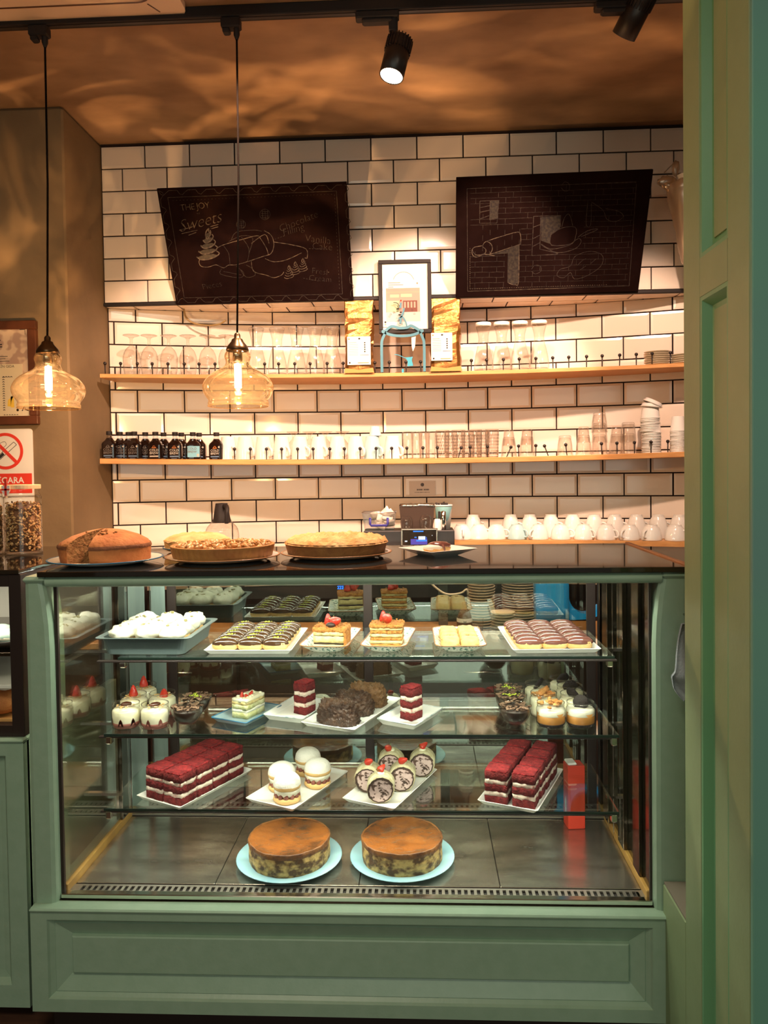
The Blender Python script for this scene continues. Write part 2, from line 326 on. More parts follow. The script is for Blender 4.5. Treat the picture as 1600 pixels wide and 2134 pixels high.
    def ribbon(s, pts, wd, y=0.0, T=None, mi=0):      # flat strip in the XZ plane
        P = [Vector((p[0], 0, p[1])) for p in pts]; vs = []; fs = []
        for i, p in enumerate(P):
            d = P[min(i+1, len(P)-1)]-P[max(i-1, 0)]
            if d.length < 1e-9: d = Vector((1, 0, 0))
            d.normalize(); nn = Vector((-d.z, 0, d.x))*wd/2
            vs += [(p.x+nn.x, y, p.z+nn.z), (p.x-nn.x, y, p.z-nn.z)]
        for i in range(len(P)-1): fs.append((2*i, 2*i+1, 2*i+3, 2*i+2))
        return s.add(vs, fs, False, mi, T)
    def mesh(s, name, *mats):
        me = bpy.data.meshes.new(name); me.from_pydata(s.v, [], s.f)
        me.polygons.foreach_set('use_smooth', s.s); me.polygons.foreach_set('material_index', s.m)
        for k in mats: me.materials.append(K[k] if isinstance(k, str) else k)
        me.update(); return me
def T(loc=(0, 0, 0), rz=0.0, rx=0.0, ry=0.0, sc=None):
    m = Matrix.Translation(loc) @ Matrix.Rotation(rz, 4, 'Z') @ Matrix.Rotation(rx, 4, 'X') @ Matrix.Rotation(ry, 4, 'Y')
    if sc: m = m @ Matrix.Diagonal((*sc, 1))
    return m
def obj(name, me, parent=None, loc=(0, 0, 0), rot=(0, 0, 0), label=None, sc=None):
    o = bpy.data.objects.new(name, me); C.objects.link(o); o.location = loc; o.rotation_euler = rot
    if sc: o.scale = sc
    if parent is not None: o.parent = parent
    if label: o['label'] = label
    return o
def tag(o, label, cat, group=None):
    o['label'] = label; o['category'] = cat
    if group: o['group'] = group
    return o
def thing(name, label, cat, loc=(0, 0, 0), rz=0.0, group=None):
    o = bpy.data.objects.new(name, None); C.objects.link(o); o.empty_display_size = 0.02
    o.location = loc; o.rotation_euler = (0, 0, rz)
    return tag(o, label, cat, group)
def struct(name, me, loc=(0, 0, 0), parent=None):
    o = obj(name, me, parent, loc); o['kind'] = 'structure'; return o
def dup(root, loc, rz=None, label=None, sc=None):
    def cp(o, par):
        c = o.copy(); C.objects.link(c); c.parent = par
        for ch in list(o.children): cp(ch, c)
        return c
    r = cp(root, None); r.location = loc
    if rz is not None: r.rotation_euler = (0, 0, rz)
    if label: r['label'] = label
    if sc: r.scale = sc
    return r
_txt = {}
def text_mesh(body, size, matk, extrude=0.0, align='CENTER', shear=0.0, space=1.0, bold=0.0):
    cu = bpy.data.curves.new('lettering', 'FONT'); cu.body = body; cu.size = size; cu.align_x = align; cu.align_y = 'CENTER'
    cu.extrude = extrude; cu.shear = shear; cu.space_character = space; cu.resolution_u = 2; cu.offset = bold
    o = bpy.data.objects.new('lettering', cu); C.objects.link(o)
    dg = bpy.context.evaluated_depsgraph_get()
    me = bpy.data.meshes.new_from_object(o.evaluated_get(dg)); me.name = 'lettering'
    bpy.data.objects.remove(o); bpy.data.curves.remove(cu)
    me.materials.clear(); me.materials.append(K[matk]); return me
def text(parent, body, size, matk, loc, rot=(PI/2, 0, 0), name='lettering', **kw):   # stands upright facing -Y
    return obj(name, text_mesh(body, size, matk, **kw), parent, loc, rot)
ORD = ['first', 'second', 'third', 'fourth', 'fifth', 'sixth', 'seventh', 'eighth', 'ninth', 'tenth', 'eleventh', 'twelfth', 'thirteenth',
       'fourteenth', 'fifteenth', 'sixteenth', 'seventeenth', 'eighteenth', 'nineteenth', 'twentieth', 'twenty-first', 'twenty-second', 'twenty-third', 'twenty-fourth', 'twenty-fifth', 'twenty-sixth']
def homog(src, dst):
    A = []
    for (x, y), (u, v) in zip(src, dst):
        A.append([x, y, 1, 0, 0, 0, -u*x, -u*y, -u]); A.append([0, 0, 0, x, y, 1, -v*x, -v*y, -v])
    h = np.linalg.svd(np.array(A, float))[2][-1].reshape(3, 3)
    def f(x, y):
        p = h @ np.array([x, y, 1.0]); return (p[0]/p[2], p[1]/p[2])
    return f
def smoothpts(pts, n=4, closed=False):     # Catmull-Rom through 2-D or 3-D points
    P = [np.array(p, float) for p in pts]; out = []; m = len(P)
    for i in range(m if closed else m-1):
        p0 = P[(i-1) % m] if closed else P[max(i-1, 0)]; p1 = P[i]; p2 = P[(i+1) % m]; p3 = P[(i+2) % m] if closed else P[min(i+2, m-1)]
        for k in range(n):
            t = k/n
            out.append(tuple(0.5*((2*p1)+(-p0+p2)*t+(2*p0-5*p1+4*p2-p3)*t*t+(-p0+3*p1-3*p2+p3)*t**3)))
    out.append(tuple(P[0]) if closed else tuple(P[-1])); return out
# ------------------------------------------------------------------ setting
YU = 1.48                                   # face of the upper tiled wall
ZS = at(800, 624, YU).z                     # underside of the upper wall
XL = -1.395; XR = 1.75
ZC = 2.908
def nY(x): return -1.9+3.63-0.215*((x+0.06)/1.33)**2 if abs(x+0.06) < 1.35 else -1.9+3.63-0.215*(1.35/1.33)**2
struct('floor', M().box(-3.2, 3.0, -5.5, 2.2, -0.05, 0.0).mesh('floor', 'floor'))
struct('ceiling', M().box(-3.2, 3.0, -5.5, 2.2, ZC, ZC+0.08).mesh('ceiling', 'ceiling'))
YP = 1.12
struct('wall_left', M().box(-3.2, XL, YP, 2.2, 0, ZC, 0.012).mesh('wall_left', 'plaster'))
struct('wall_far_left', M().box(-3.3, -3.2, -5.5, 2.2, 0, ZC).mesh('wall_far_left', 'plaster'))
struct('wall_right', M().box(XR, XR+0.1, 0.0, 2.2, 0, ZC).mesh('wall_right', 'plaster'))
# tiled back wall: upper block, soffit and the bowed niche behind the shelves
upper = struct('wall_back_upper', M().box(XL, XR, YU+0.006, 2.1, ZS, ZC).mesh('wall_back_upper', 'grout'))
nx = 40; vs = []; fs = []
for i in range(nx+1):
    x = XL+(XR-XL)*i/nx
    vs += [(x, nY(x)+0.006, 0.0), (x, nY(x)+0.006, ZS), (x, 2.15, 0.0), (x, 2.15, ZS)]
for i in range(nx):
    a = i*4; b = a+4
    fs += [(a, b, b+1, a+1), (a+2, a+3, b+3, b+2), (a+1, b+1, b+3, a+3)]
fs += [(0, 1, 3, 2), (nx*4, nx*4+2, nx*4+3, nx*4+1)]
niche = struct('wall_back', M().add(vs, fs).mesh('wall_back', 'grout'))
_tc = {}
def tile_mesh(wd, ht):
    k = (round(wd, 3), round(ht, 3))
    if k not in _tc:
        x, z = k[0]/2, k[1]/2; b = min(0.010, x*.4, z*.4)
        vs = [(-x, 0.005, -z), (x, 0.005, -z), (x, 0.005, z), (-x, 0.005, z), (-x, -0.002, -z), (x, -0.002, -z), (x, -0.002, z), (-x, -0.002, z),
              (-x+b, -0.0034, -z+b), (x-b, -0.0034, -z+b), (x-b, -0.0034, z-b), (-x+b, -0.0034, z-b)]
        fs = [(0, 1, 5, 4), (1, 2, 6, 5), (2, 3, 7, 6), (3, 0, 4, 7), (4, 5, 9, 8), (5, 6, 10, 9), (6, 7, 11, 10), (7, 4, 8, 11), (8, 9, 10, 11)]
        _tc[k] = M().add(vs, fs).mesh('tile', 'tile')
    return _tc[k]
J = 0.0060                                  # joint
def tile_row(parent, z0, z1, phase, pitch, yf, x0=XL+0.003, x1=XR-0.003, flat=False):
    k = math.floor((x0-phase)/pitch)
    while True:
        a = phase+k*pitch; b = a+pitch; k += 1
        if a >= x1: break
        a = max(a, x0); b = min(b, x1)
        if b-a < 0.02: continue
        xm = (a+b)/2; sl = 0.0 if flat else math.atan2(yf(b)-yf(a), b-a); me = tile_mesh((b-a)/math.cos(sl)-J, z1-z0-J)
        if flat:                              # soffit: z0, z1 are depths, facing down
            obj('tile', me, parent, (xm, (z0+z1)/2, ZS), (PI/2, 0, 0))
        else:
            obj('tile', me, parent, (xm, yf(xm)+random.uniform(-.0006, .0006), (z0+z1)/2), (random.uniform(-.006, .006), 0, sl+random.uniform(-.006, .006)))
PU = 0.200; HU = (ZC-0.014-ZS-0.012)/7
xa = at(302, 330, YU).x; xb = at(255.5, 380, YU).x
for r in range(7):
    zt = ZC-0.014-r*HU
    tile_row(upper, zt-HU, zt, xa if r % 2 == 0 else xb, PU, lambda x: YU)
tile_row(upper, YU+0.012, YU+0.108, at(560, 645, YU+.06).x, PU, None, flat=True)
tile_row(upper, YU+0.108, YU+0.204, at(510, 645, YU+.15).x, PU, None, flat=True)
xA = at(660, 800, nY(-.45)).x; xB = at(707, 690, nY(-.4)).x
z = at(707, 676.6, nY(-.4)).z; HN = 0.1022
tile_row(niche, z, ZS-0.002, xA, PU, nY)
for r in range(12):
    tile_row(niche, z-HN, z, xB if r % 2 == 0 else xA, PU, nY); z -= HN
t = struct('trim_1', M().box(XL, XR, YU-0.008, YU+0.012, ZS-0.002, ZS+0.012, 0.002).mesh('trim_1', 'blackm'))
# green panelled partition at the right: a deep jamb facing left, front edge facing the camera
XJ = 0.586; YJ0 = atx(1425, 1000, XJ).y; YJ1 = atx(1562, 1000, XJ).y
jamb = M()
pan = []   # recessed panels on the jamb face, as (y_near, y_far, z0, z1)
yf_, yn_ = atx(1459, 1000, XJ).y, atx(1516, 1000, XJ).y
zu = atx(1490, 515, XJ).z; zl = atx(1490, 600, XJ).z
D = 0.022
jamb.box(XJ+D, XJ+0.45, YJ1+0.0, YJ0, 0, ZC)
jamb.box(XJ, XJ+D, YJ1, yn_, 0, ZC, 0.004); jamb.box(XJ, XJ+D, yf_, YJ0, 0, ZC, 0.004)
jamb.box(XJ, XJ+D, yn_, yf_, zl, zu); jamb.box(XJ, XJ+D, yn_, yf_, 0, 0.06); jamb.box(XJ, XJ+D, yn_, yf_, ZC-0.25, ZC)
part = struct('wall_partition', jamb.mesh('wall_partition', 'jamb'))
mo = M()
for (z0, z1) in ((0.06, zl), (zu, ZC-0.25)):
    y0, y1, q = yn_, yf_, 0.034
    def pf(i): return [(XJ+0.001+[0, .004, .016, .020][i], [0, .010, .020, q][i])]
    L4 = []
    for i in range(4):
        dx, ins = [0.001, 0.001, 0.018, 0.0205][i], [0, .009, .022, q][i]
        L4.append([(XJ+dx, y0+ins*.55, z0+ins), (XJ+dx, y1-ins, z0+ins), (XJ+dx, y1-ins, z1-ins), (XJ+dx, y0+ins*.55, z1-ins)])
    vv = sum(L4, []); ff = []
    for i in range(3):
        for k in range(4): ff.append((i*4+k, i*4+(k+1) % 4, i*4+4+(k+1) % 4, i*4+4+k))
    mo.add(vv, ff)
o = struct('moulding', mo.mesh('moulding', 'mould'), parent=part)
pl = M()
for (z0, z1) in ((0.06, zl), (zu, ZC-0.25)): pl.box(XJ+0.017, XJ+D+.002, yn_+0.018, yf_-0.033, z0+0.033, z1-0.033)
struct('panel', pl.mesh('panel', 'jamb'), parent=part)
struct('edge_board', M().box(XJ, XJ+0.5, YJ1-0.012, YJ1-0.0005, 0, ZC, 0.003).mesh('edge_board', 'teal'), parent=part)
# low plinth running from the partition to the display case
zp = atx(1366, 1815, XJ).z
pl = M().box(XJ, XJ+0.45, YJ0+0.0005, -0.004, 0, zp, 0.003)
pl_o = struct('wall_plinth', pl.mesh('wall_plinth', 'jamb'))
struct('ledge', M().box(XJ+0.002, XJ+0.45, YJ0+0.002, -0.006, zp+0.0005, zp+0.006).mesh('ledge', 'sealgrey'), parent=pl_o)
# ------------------------------------------------------------------ glass display case
ZT = at(800, 1186.5, -0.012).z              # countertop surface
ZR = at(800, 1197, 0).z                     # top of the green rail
ZRB = at(800, 1221, 0).z
XC0 = at(50, 1300, 0).x; XC1 = 0.655
XP0 = at(108, 1450, 0).x; XP1 = at(1364, 1450, 0).x   # inner faces of the posts
ZD = 0.3585                                 # steel deck
ZLB = at(700, 1899, -0.02).z                # top of the lower body
YB = 0.58                                   # back doors
case = thing('display_case', 'long mint green glass fronted pastry display case with shelves of cakes', 'display case', (0, 0, 0))
def curve_post(x0, x1, side):
    # rounded timber post; its inner edge swells out below the top like a bracket
    prof = []
    H = ZR-0.004; z0 = ZLB
    for i in range(15):
        t = i/14; z = H-(H-z0)*t
        k = 0.018*max(0.0, 1-t/0.22)**2
        prof.append((z, k))
    m = M()
    vs = []; fs = []
    for (z, k) in prof:
        a, b = (x0, x1-k) if side < 0 else (x0+k, x1)
        r = 0.014
        vs += [(a, 0.075, z), (a, r, z), (a+r*.3, r*.3, z), (a+r, 0, z), (b-r, 0, z), (b-r*.3, r*.3, z), (b, r, z), (b, 0.075, z)]
    for i in range(len(prof)-1):
        for j in range(7): fs.append((i*8+j, (i+1)*8+j, (i+1)*8+j+1, i*8+j+1))
        fs.append((i*8+7, (i+1)*8+7, (i+1)*8, i*8))
    fs += [tuple(range(8)), tuple(range(len(prof)*8-1, len(prof)*8-9, -1))]
    return m.add(vs, fs)
obj('post', curve_post(XC0, XP0, -1).mesh('post', 'paint'), case)
obj('post', curve_post(XP1, XC1, 1).mesh('post', 'paint'), case)
# rounded top rail
pr = []
for a in range(0, 10):
    t = PI/2+PI*a/9; pr.append((0.018+0.020*math.cos(t), (ZR+ZRB)/2+0.001+(ZR-ZRB)/2*math.sin(t)))
m = M(); n = len(pr)
xs0, xs1 = XC0+0.058, XC1-0.068
m.add([(x, y-0.004, z) for x in (xs0, xs1) for (y, z) in pr]+[(x, 0.06, zz) for x in (xs0, xs1) for zz in (ZR, ZRB)],
      [(i, i+1, n+i+1, n+i) for i in range(n-1)]+[(2*n, 0, n, 2*n+2), (n-1, 2*n+1, 2*n+3, 2*n-1), (2*n+1, 2*n, 2*n+2, 2*n+3)], True)
obj('top_rail', m.mesh('top_rail', 'paint'), case)
for x0, x1 in ((XC0, XC0+0.0585), (XC1-0.0685, XC1)):
    obj('corner_block', M().box(x0, x1, -0.006, 0.07, ZR-0.016, ZR+0.001, 0.007).mesh('corner_block', 'paint'), case)
# lower body with a raised and fielded panel
XB0 = at(66, 2000, -0.02).x; XB1 = XC1-0.004
Z0 = at(700, 2119, -0.02).z
m = M()
rx0, rx1 = at(100, 2000, -.02).x, at(1360, 2000, -.02).x
rz0, rz1 = at(700, 2092, -.02).z, at(700, 1924, -.02).z
fx0, fx1 = at(145, 2000, -.02).x, at(1314, 2000, -.02).x
fz0, fz1 = at(700, 2046, -.02).z, at(700, 1969, -.02).z
def rect(x0, x1, z0, z1, y): return [(x0, y, z0), (x1, y, z0), (x1, y, z1), (x0, y, z1)]
rings = [rect(XB0, XB1, Z0, ZLB-.008, -0.022), rect(rx0, rx1, rz0, rz1, -0.022), rect(rx0+.004, rx1-.004, rz0+.004, rz1-.004, -0.016),
         rect(rx0+.014, rx1-.014, rz0+.012, rz1-.012, -0.008), rect(rx0+.016, rx1-.016, rz0+.014, rz1-.014, -0.010),
         rect(fx0-.002, fx1+.002, fz0-.002, fz1+.002, 0.0085), rect(fx0-.001, fx1+.001, fz0-.001, fz1+.001, -0.001), rect(fx0+.002, fx1-.002, fz0+.002, fz1-.002, -0.003)]
vv = sum(rings, []); ff = []
for i in range(len(rings)-1):
    for k in range(4): ff.append((i*4+k, i*4+(k+1) % 4, i*4+4+(k+1) % 4, i*4+4+k))
ff.append(tuple(range(len(vv)-4, len(vv))))
m.add(vv, ff); m.box(XB0, XB1, 0.010, 0.60, Z0, ZLB-.01)
m.box(XB0, XB0+.012, -.0219, 0.02, Z0, ZLB-.008); m.box(XB1-.012, XB1, -.0219, 0.02, Z0, ZLB-.008)
obj('lower_panel', m.mesh('lower_panel', 'paint'), case)
obj('sill', M().box(XB0-.001, XB1, -0.028, 0.03, ZLB-.010, ZLB, 0.004).mesh('sill', 'paint'), case)
obj('plinth', M().box(XB0+.03, XB1-.03, 0.03, 0.58, 0.0, Z0+.001).mesh('plinth', 'frame'), case)
K['ventsteel'] = mat('vent_steel', (0.42, 0.38, 0.33), 0.36, metal=0.9)
# steel deck in four sheets, vents front and back
zf = ZD
seams = [XP0+.012, on(478, 1780, ZD).x, on(745, 1862, ZD).x, on(1033, 1800, ZD).x, XP1-.012]
for a, b in zip(seams[:-1], seams[1:]):
    obj('deck_sheet', M().box(a+.0008, b-.0008, 0.085, 0.475, ZD-.004, ZD, 0.0012).mesh('deck_sheet', 'steel'), case)
obj('deck_tray', M().box(XP0, XP1, 0.012, YB, ZD-.03, ZD-.006).mesh('deck_tray', 'steeldk'), case)
def grille(y0, y1, z, pitch=0.0165, sl=0.0088, x0=XP0+.03, x1=XP1-.03):
    g = M(); g.box(x0-.03, x1+.03, y0-.008, y0, z-.004, z); g.box(x0-.03, x1+.03, y1, y1+.008, z-.004, z)
    g.box(x0-.03, x0, y0, y1, z-.004, z); g.box(x1, x1+.03, y0, y1, z-.004, z)
    k = x0
    while k < x1: g.box(k, k+pitch-sl, y0, y1, z-.004, z); k += pitch
    return g.mesh('vent_grille', 'ventsteel')
obj('vent_grille', grille(0.046, 0.068, ZD+.001), case)
obj('vent_grille', grille(0.490, 0.512, ZD+.004), case)
obj('vent_grille', grille(0.528, 0.552, ZD+.012), case)
obj('vent_well', M().box(XP0+.005, XP1-.005, 0.030, 0.08, ZD-.0058, ZD-.0050).box(XP0+.005, XP1-.005, 0.480, 0.57, ZD-.0058, ZD-.0050).mesh('vent_well', 'blackm'), case)
obj('front_lip', M().box(XP0+.002, XP1-.002, 0.016, 0.036, ZD-.006, ZD+.007, 0.002).mesh('front_lip', 'chrome'), case)
# glass
obj('front_glass', M().box(XP0-.004, XP1+.004, 0.020, 0.025, ZLB, ZRB+.004).mesh('front_glass', 'pane'), case)
obj('side_glass', M().box(XP0+.002, XP0+.006, 0.030, YB-.01, ZD+.02, ZRB).mesh('side_glass', 'sidepane'), case)
obj('glass_frame', M().box(XP0-.001, XP0+.008, 0.024, 0.034, ZLB, ZRB, .001).mesh('glass_frame', 'frame'), case)
obj('glass_frame', M().box(XP1-.006, XP1+.001, 0.026, 0.034, ZLB, ZRB, .001).mesh('glass_frame', 'frame'), case)
for x0, x1 in ((XP0+.001, XP0+.012), (XP1-.012, XP1-.001)):
    obj('yellow_seal', M().box(x0, x1, 0.036, YB-.02, ZD-.004, ZD+.022, .002).mesh('yellow_seal', 'yellow'), case)
obj('side_panel', M().box(XP1-.003, XP1+.003, 0.035, YB, ZD, ZRB).mesh('side_panel', 'steeldk'), case)
for x0, x1, y0, y1 in ((XP1-.012, XP1-.003, .10, .16), (XP1-.016, XP1-.003, .24, .30), (XP1-.020, XP1-.003, .40, .46), (XP0+.006, XP0+.016, .40, .45), (XP0+.006, XP0+.05, .53, .56), (XP1-.012, XP1-.003, .53, .56)):
    obj('shelf_rail', M().box(x0, x1, y0, y1, ZD+.022, ZRB, .002).mesh('shelf_rail', 'steeldk'), case)
for x, y in ((XP0+.020, .462), (XP0+.060, .548), (XP1-.026, .37), (XP1-.026, .31)):
    obj('rail_edge', M().box(x, x+.002, y, y+.002, ZD+.022, ZRB).mesh('rail_edge', 'chrome'), case)
# glass shelves
ZA = at(760, 1369, 0.17).z; ZB = at(760, 1531, 0.16).z; ZCs = at(760, 1689, 0.16).z
SX0, SX1 = XP0+.028, XP1-.030
for z, yf0, sx0, sx1 in ((ZA, .17, at(245, 1366, .17).x, at(1281, 1366, .17).x), (ZB, .16, at(216, 1530, .16).x, at(1290, 1530, .16).x), (ZCs, .16, at(216, 1688, .16).x, at(1290, 1688, .16).x)):
    sh = obj('glass_shelf', M().box(sx0, sx1, yf0+.002, 0.50, z-.007, z-.0002).mesh('glass_shelf', 'shelfglass'), case)
    obj('shelf_edge', M().box(sx0, sx1, yf0, yf0+.0025, z-.0072, z, .0006).mesh('shelf_edge', 'glassedge'), sh)
    for x in (sx0+.004, sx1-.020):
        obj('bracket', M().box(x, x+.016, yf0+.001, yf0+.02, z-.030, z-.0075, .003).mesh('bracket', 'chrome'), sh)
    for xa_, xb_ in ((sx0, XP0+.006), (XP1-.003, sx1)):
        obj('support_arm', M().box(min(xa_, xb_)-.004, max(xa_, xb_)+.004, yf0+.12, yf0+.135, z-.016, z-.008).mesh('support_arm', 'chrome'), sh)
    obj('price_rail', M().box(sx0+.02, sx1-.02, 0.494, 0.499, z-.002, z+.012).mesh('price_rail', 'glass'), sh)
# sliding back doors
K['tealpanel'] = mat('teal_grey_steel', (0.30, 0.38, 0.35), 0.3, metal=0.5, col2=(0.22, 0.28, 0.26), scale=5, stretch=(6, 1, .6))
obj('back_panel', M().box(XP0+.008, XP0+.060, .500, .504, ZD+.022, ZRB).box(XP0+.062, XP0+.108, .556, .560, ZD+.022, ZRB).mesh('back_panel', 'tealpanel'), case)
xl, xm_, xr = XP0+.108, at(767, 1400, YB).x, XP1-.010
for k, (a, b, y) in enumerate(((xl, xm_+.016, YB), (xm_-.016, xr, YB+.012))):
    d = obj('sliding_door', M().box(a+.02, b-.02, y+.002, y+.004, ZD+.05, ZRB-.02).mesh('door_glass', 'mirror'), case)
    f = M()
    f.box(a, a+.028, y-.004, y+.008, ZD+.02, ZRB, .001); f.box(b-.028, b, y-.004, y+.008, ZD+.02, ZRB, .001)
    f.box(a+.028, b-.028, y-.004, y+.008, ZD+.02, ZD+.05); f.box(a+.028, b-.028, y-.004, y+.008, ZRB-.02, ZRB)
    obj('door_frame', f.mesh('door_frame', 'frame'), d)
obj('roof_lining', M().box(XP0+.001, XP1-.001, 0.062, YB+.02, ZR-.006, ZR-.002).mesh('roof_lining', 'steeldk'), case)
p = at(709, 1225, YB-.008)
text(case, '222', 0.014, 'bluedigit', (p.x, YB-.0075, p.z), name='temperature_digits')
# two LED strips above the rail line; fill lights added under the shelves
for y, zz, pw in ((0.078, ZRB+.014, 10.5), (0.47, ZRB+.014, 3.6)):
    obj('led_strip', M().box(XP0+.03, XP1-.03, y-.008, y+.008, zz+.0015, zz+.008, .001).mesh('led_strip', 'ledmat'), case)
    area('case_led_light', ((XP0+XP1)/2, y, zz), XP1-XP0-.1, pw, LED, (math.radians(26) if y < .2 else 0, 0, 0), 0.014)
for z, pw in ((ZA, 2.7), (ZB, 2.8), (ZCs, 3.8)):
    obj('led_profile', M().box(SX0+.02, SX1-.02, .1625, .1755, z-.0125, z-.0075, .001).mesh('led_profile', 'frame'), case)  # dark housing added to carry the fill light under each shelf
    area('case_led_light', ((SX0+SX1)/2, .169, z-.0130), SX1-SX0-.1, pw, LED, (math.radians(32), 0, 0), 0.008)
# black glass countertop with a timber end strip
ct = thing('countertop', 'black glossy glass countertop on the display case', 'countertop', (0, 0, ZT))
XT0 = at(76, 1190, -.012).x; XT1 = XC1-.006; YT = 0.575
obj('slab', M().box(XT0, XT1, -.012, YT, -(ZT-ZR)+.001, 0, .0015).mesh('slab', 'blackglass'), ct)
obj('timber_strip', M().box(XT1+.0005, XT1+.014, -.004, YT, -.010, .004, .002).mesh('timber_strip', 'trimwood'), ct, label='brown timber end strip')
# ------------------------------------------------------------------ ceiling fittings
YTR = 0.53
zt0 = ZC-0.036
trk = thing('lighting_track', 'black ceiling track carrying the pendants and spotlights', 'lighting track', (0, YTR, ZC))
obj('rail', M().box(-2.2, 1.15, -.018, .018, -.034, 0, .003).mesh('rail', 'blackm'), trk)
obj('groove', M().box(-2.2, 1.15, -.006, .006, -.0355, -.0341).mesh('groove', 'black'), trk)
def pendant(px_top, px_c, py_top, label):
    xt = at(px_top, 70, YTR).x; c = at(px_c, py_top, YTR); x = (xt+c.x)/2
    t = thing('pendant_lamp', label, 'pendant lamp', (x, YTR, c.z), 0, 'amber glass pendant lamps')
    H = ZC-.034-c.z
    obj('adapter', M().box(-.030, .030, -.017, .017, H-.032, H, .004).box(-.026, -.004, -.013, .013, H-.046, H-.030, .004).lathe([(.010, H-.032), (.010, H-.05), (.004, H-.066)], 10, T=T((.017, 0, 0))).mesh('adapter', 'blackm'), t)
    obj('cord', M().tube([(.017, 0, H-.06), (.014, 0, H*.5), (0, 0, .0)], .0032, 6).mesh('cord', 'cabblack'), t)
    # cap
    obj('cap', M().lathe([(.006, .006), (.010, 0), (.010, -.010), (.017, -.014), (.020, -.022), (.032, -.036), (.0355, -.044), (.036, -.050), (.034, -.052)], 24).mesh('cap', 'brass'), t)
    s = 0.0147*0.1036
    pr = [(.035, -.052), (.040, -.060), (.0415, -.070), (.038, -.082), (.0385, -.092), (.047, -.104), (.070, -.116), (.092, -.131), (.107, -.150), (.112, -.168), (.108, -.186), (.099, -.200), (.0945, -.206), (.0945, -.213), (.096, -.216), (.0955, -.226)]
    sp = smoothpts(pr, 3)
    obj('shade', M().lathe(sp, 40).mesh('shade', 'amber'), t, label='amber tinted blown glass shade')
    obj('rim', M().lathe([(.0955+.0016*math.cos(a), -.226+.0016*math.sin(a)) for a in [i*PI/4 for i in range(9)]], 40).mesh('rim', 'amber'), t)
    obj('socket', M().lathe([(.015, -.052), (.016, -.080), (.014, -.084), (0.001, -.084)], 16).mesh('socket', 'brass'), t)
    obj('bulb', M().lathe(smoothpts([(.011, -.084), (.013, -.10), (.0165, -.13), (.0165, -.16), (.012, -.178), (.001, -.184)], 2), 18).mesh('bulb', 'glass'), t)
    fl = M()
    for i in range(6):
        a = i*PI/3; fl.tube([(.009*math.cos(a), .009*math.sin(a), -.092), (.009*math.cos(a+.4), .009*math.sin(a+.4), -.168)], .0022, 6)
    fl.lathe([(.002, -.088), (.0095, -.096), (.0115, -.13), (.0105, -.162), (.002, -.172)], 12)
    obj('filament', fl.mesh('filament', 'filament'), t, label='glowing filament')
    l = bpy.data.lights.new('bulb_light', 'POINT'); l.energy = 13; l.color = (1.0, .60, .30); l.shadow_soft_size = .006
    # uneven blown glass throws a rippled pattern of light upwards
    l.use_nodes = True; N, L = l.node_tree.nodes, l.node_tree.links
    em = [q for q in N if q.type == 'EMISSION'][0]; tc = N.new('ShaderNodeTexCoord')
    nz = N.new('ShaderNodeTexNoise'); nz.inputs['Scale'].default_value = 2.6; nz.inputs['Detail'].default_value = 2.5; nz.inputs['Distortion'].default_value = 1.6
    mp = N.new('ShaderNodeMapping'); mp.inputs['Location'].default_value = (px_c*.01, 1.3, .4); mp.inputs['Scale'].default_value = (1, 1.5, 1)
    L.new(tc.outputs['Normal'], mp.inputs[0]); L.new(mp.outputs[0], nz.inputs['Vector'])
    r1 = N.new('ShaderNodeMapRange'); r1.inputs[1].default_value = .50; r1.inputs[2].default_value = .74; r1.inputs[3].default_value = 0.0; r1.inputs[4].default_value = 13.0
    L.new(nz.outputs['Fac'], r1.inputs[0])
    sx = N.new('ShaderNodeSeparateXYZ'); L.new(tc.outputs['Normal'], sx.inputs[0])
    r2 = N.new('ShaderNodeMapRange'); r2.inputs[1].default_value = .35; r2.inputs[2].default_value = .8; L.new(sx.outputs[2], r2.inputs[0])
    mu = N.new('ShaderNodeMath'); mu.operation = 'MULTIPLY'; L.new(r1.outputs[0], mu.inputs[0]); L.new(r2.outputs[0], mu.inputs[1])
    ad = N.new('ShaderNodeMath'); ad.inputs[1].default_value = 1.0; L.new(mu.outputs[0], ad.inputs[0]); L.new(ad.outputs[0], em.inputs['Strength'])
    lo = bpy.data.objects.new('bulb_light', l); C.objects.link(lo); lo.parent = t; lo.location = (0, 0, -.190)
    return t
pendant(83, 98, 704, 'amber glass pendant lamp in front of the brown framed certificate')
pendant(483, 493, 698, 'amber glass pendant lamp in front of the shelves and left chalkboard')
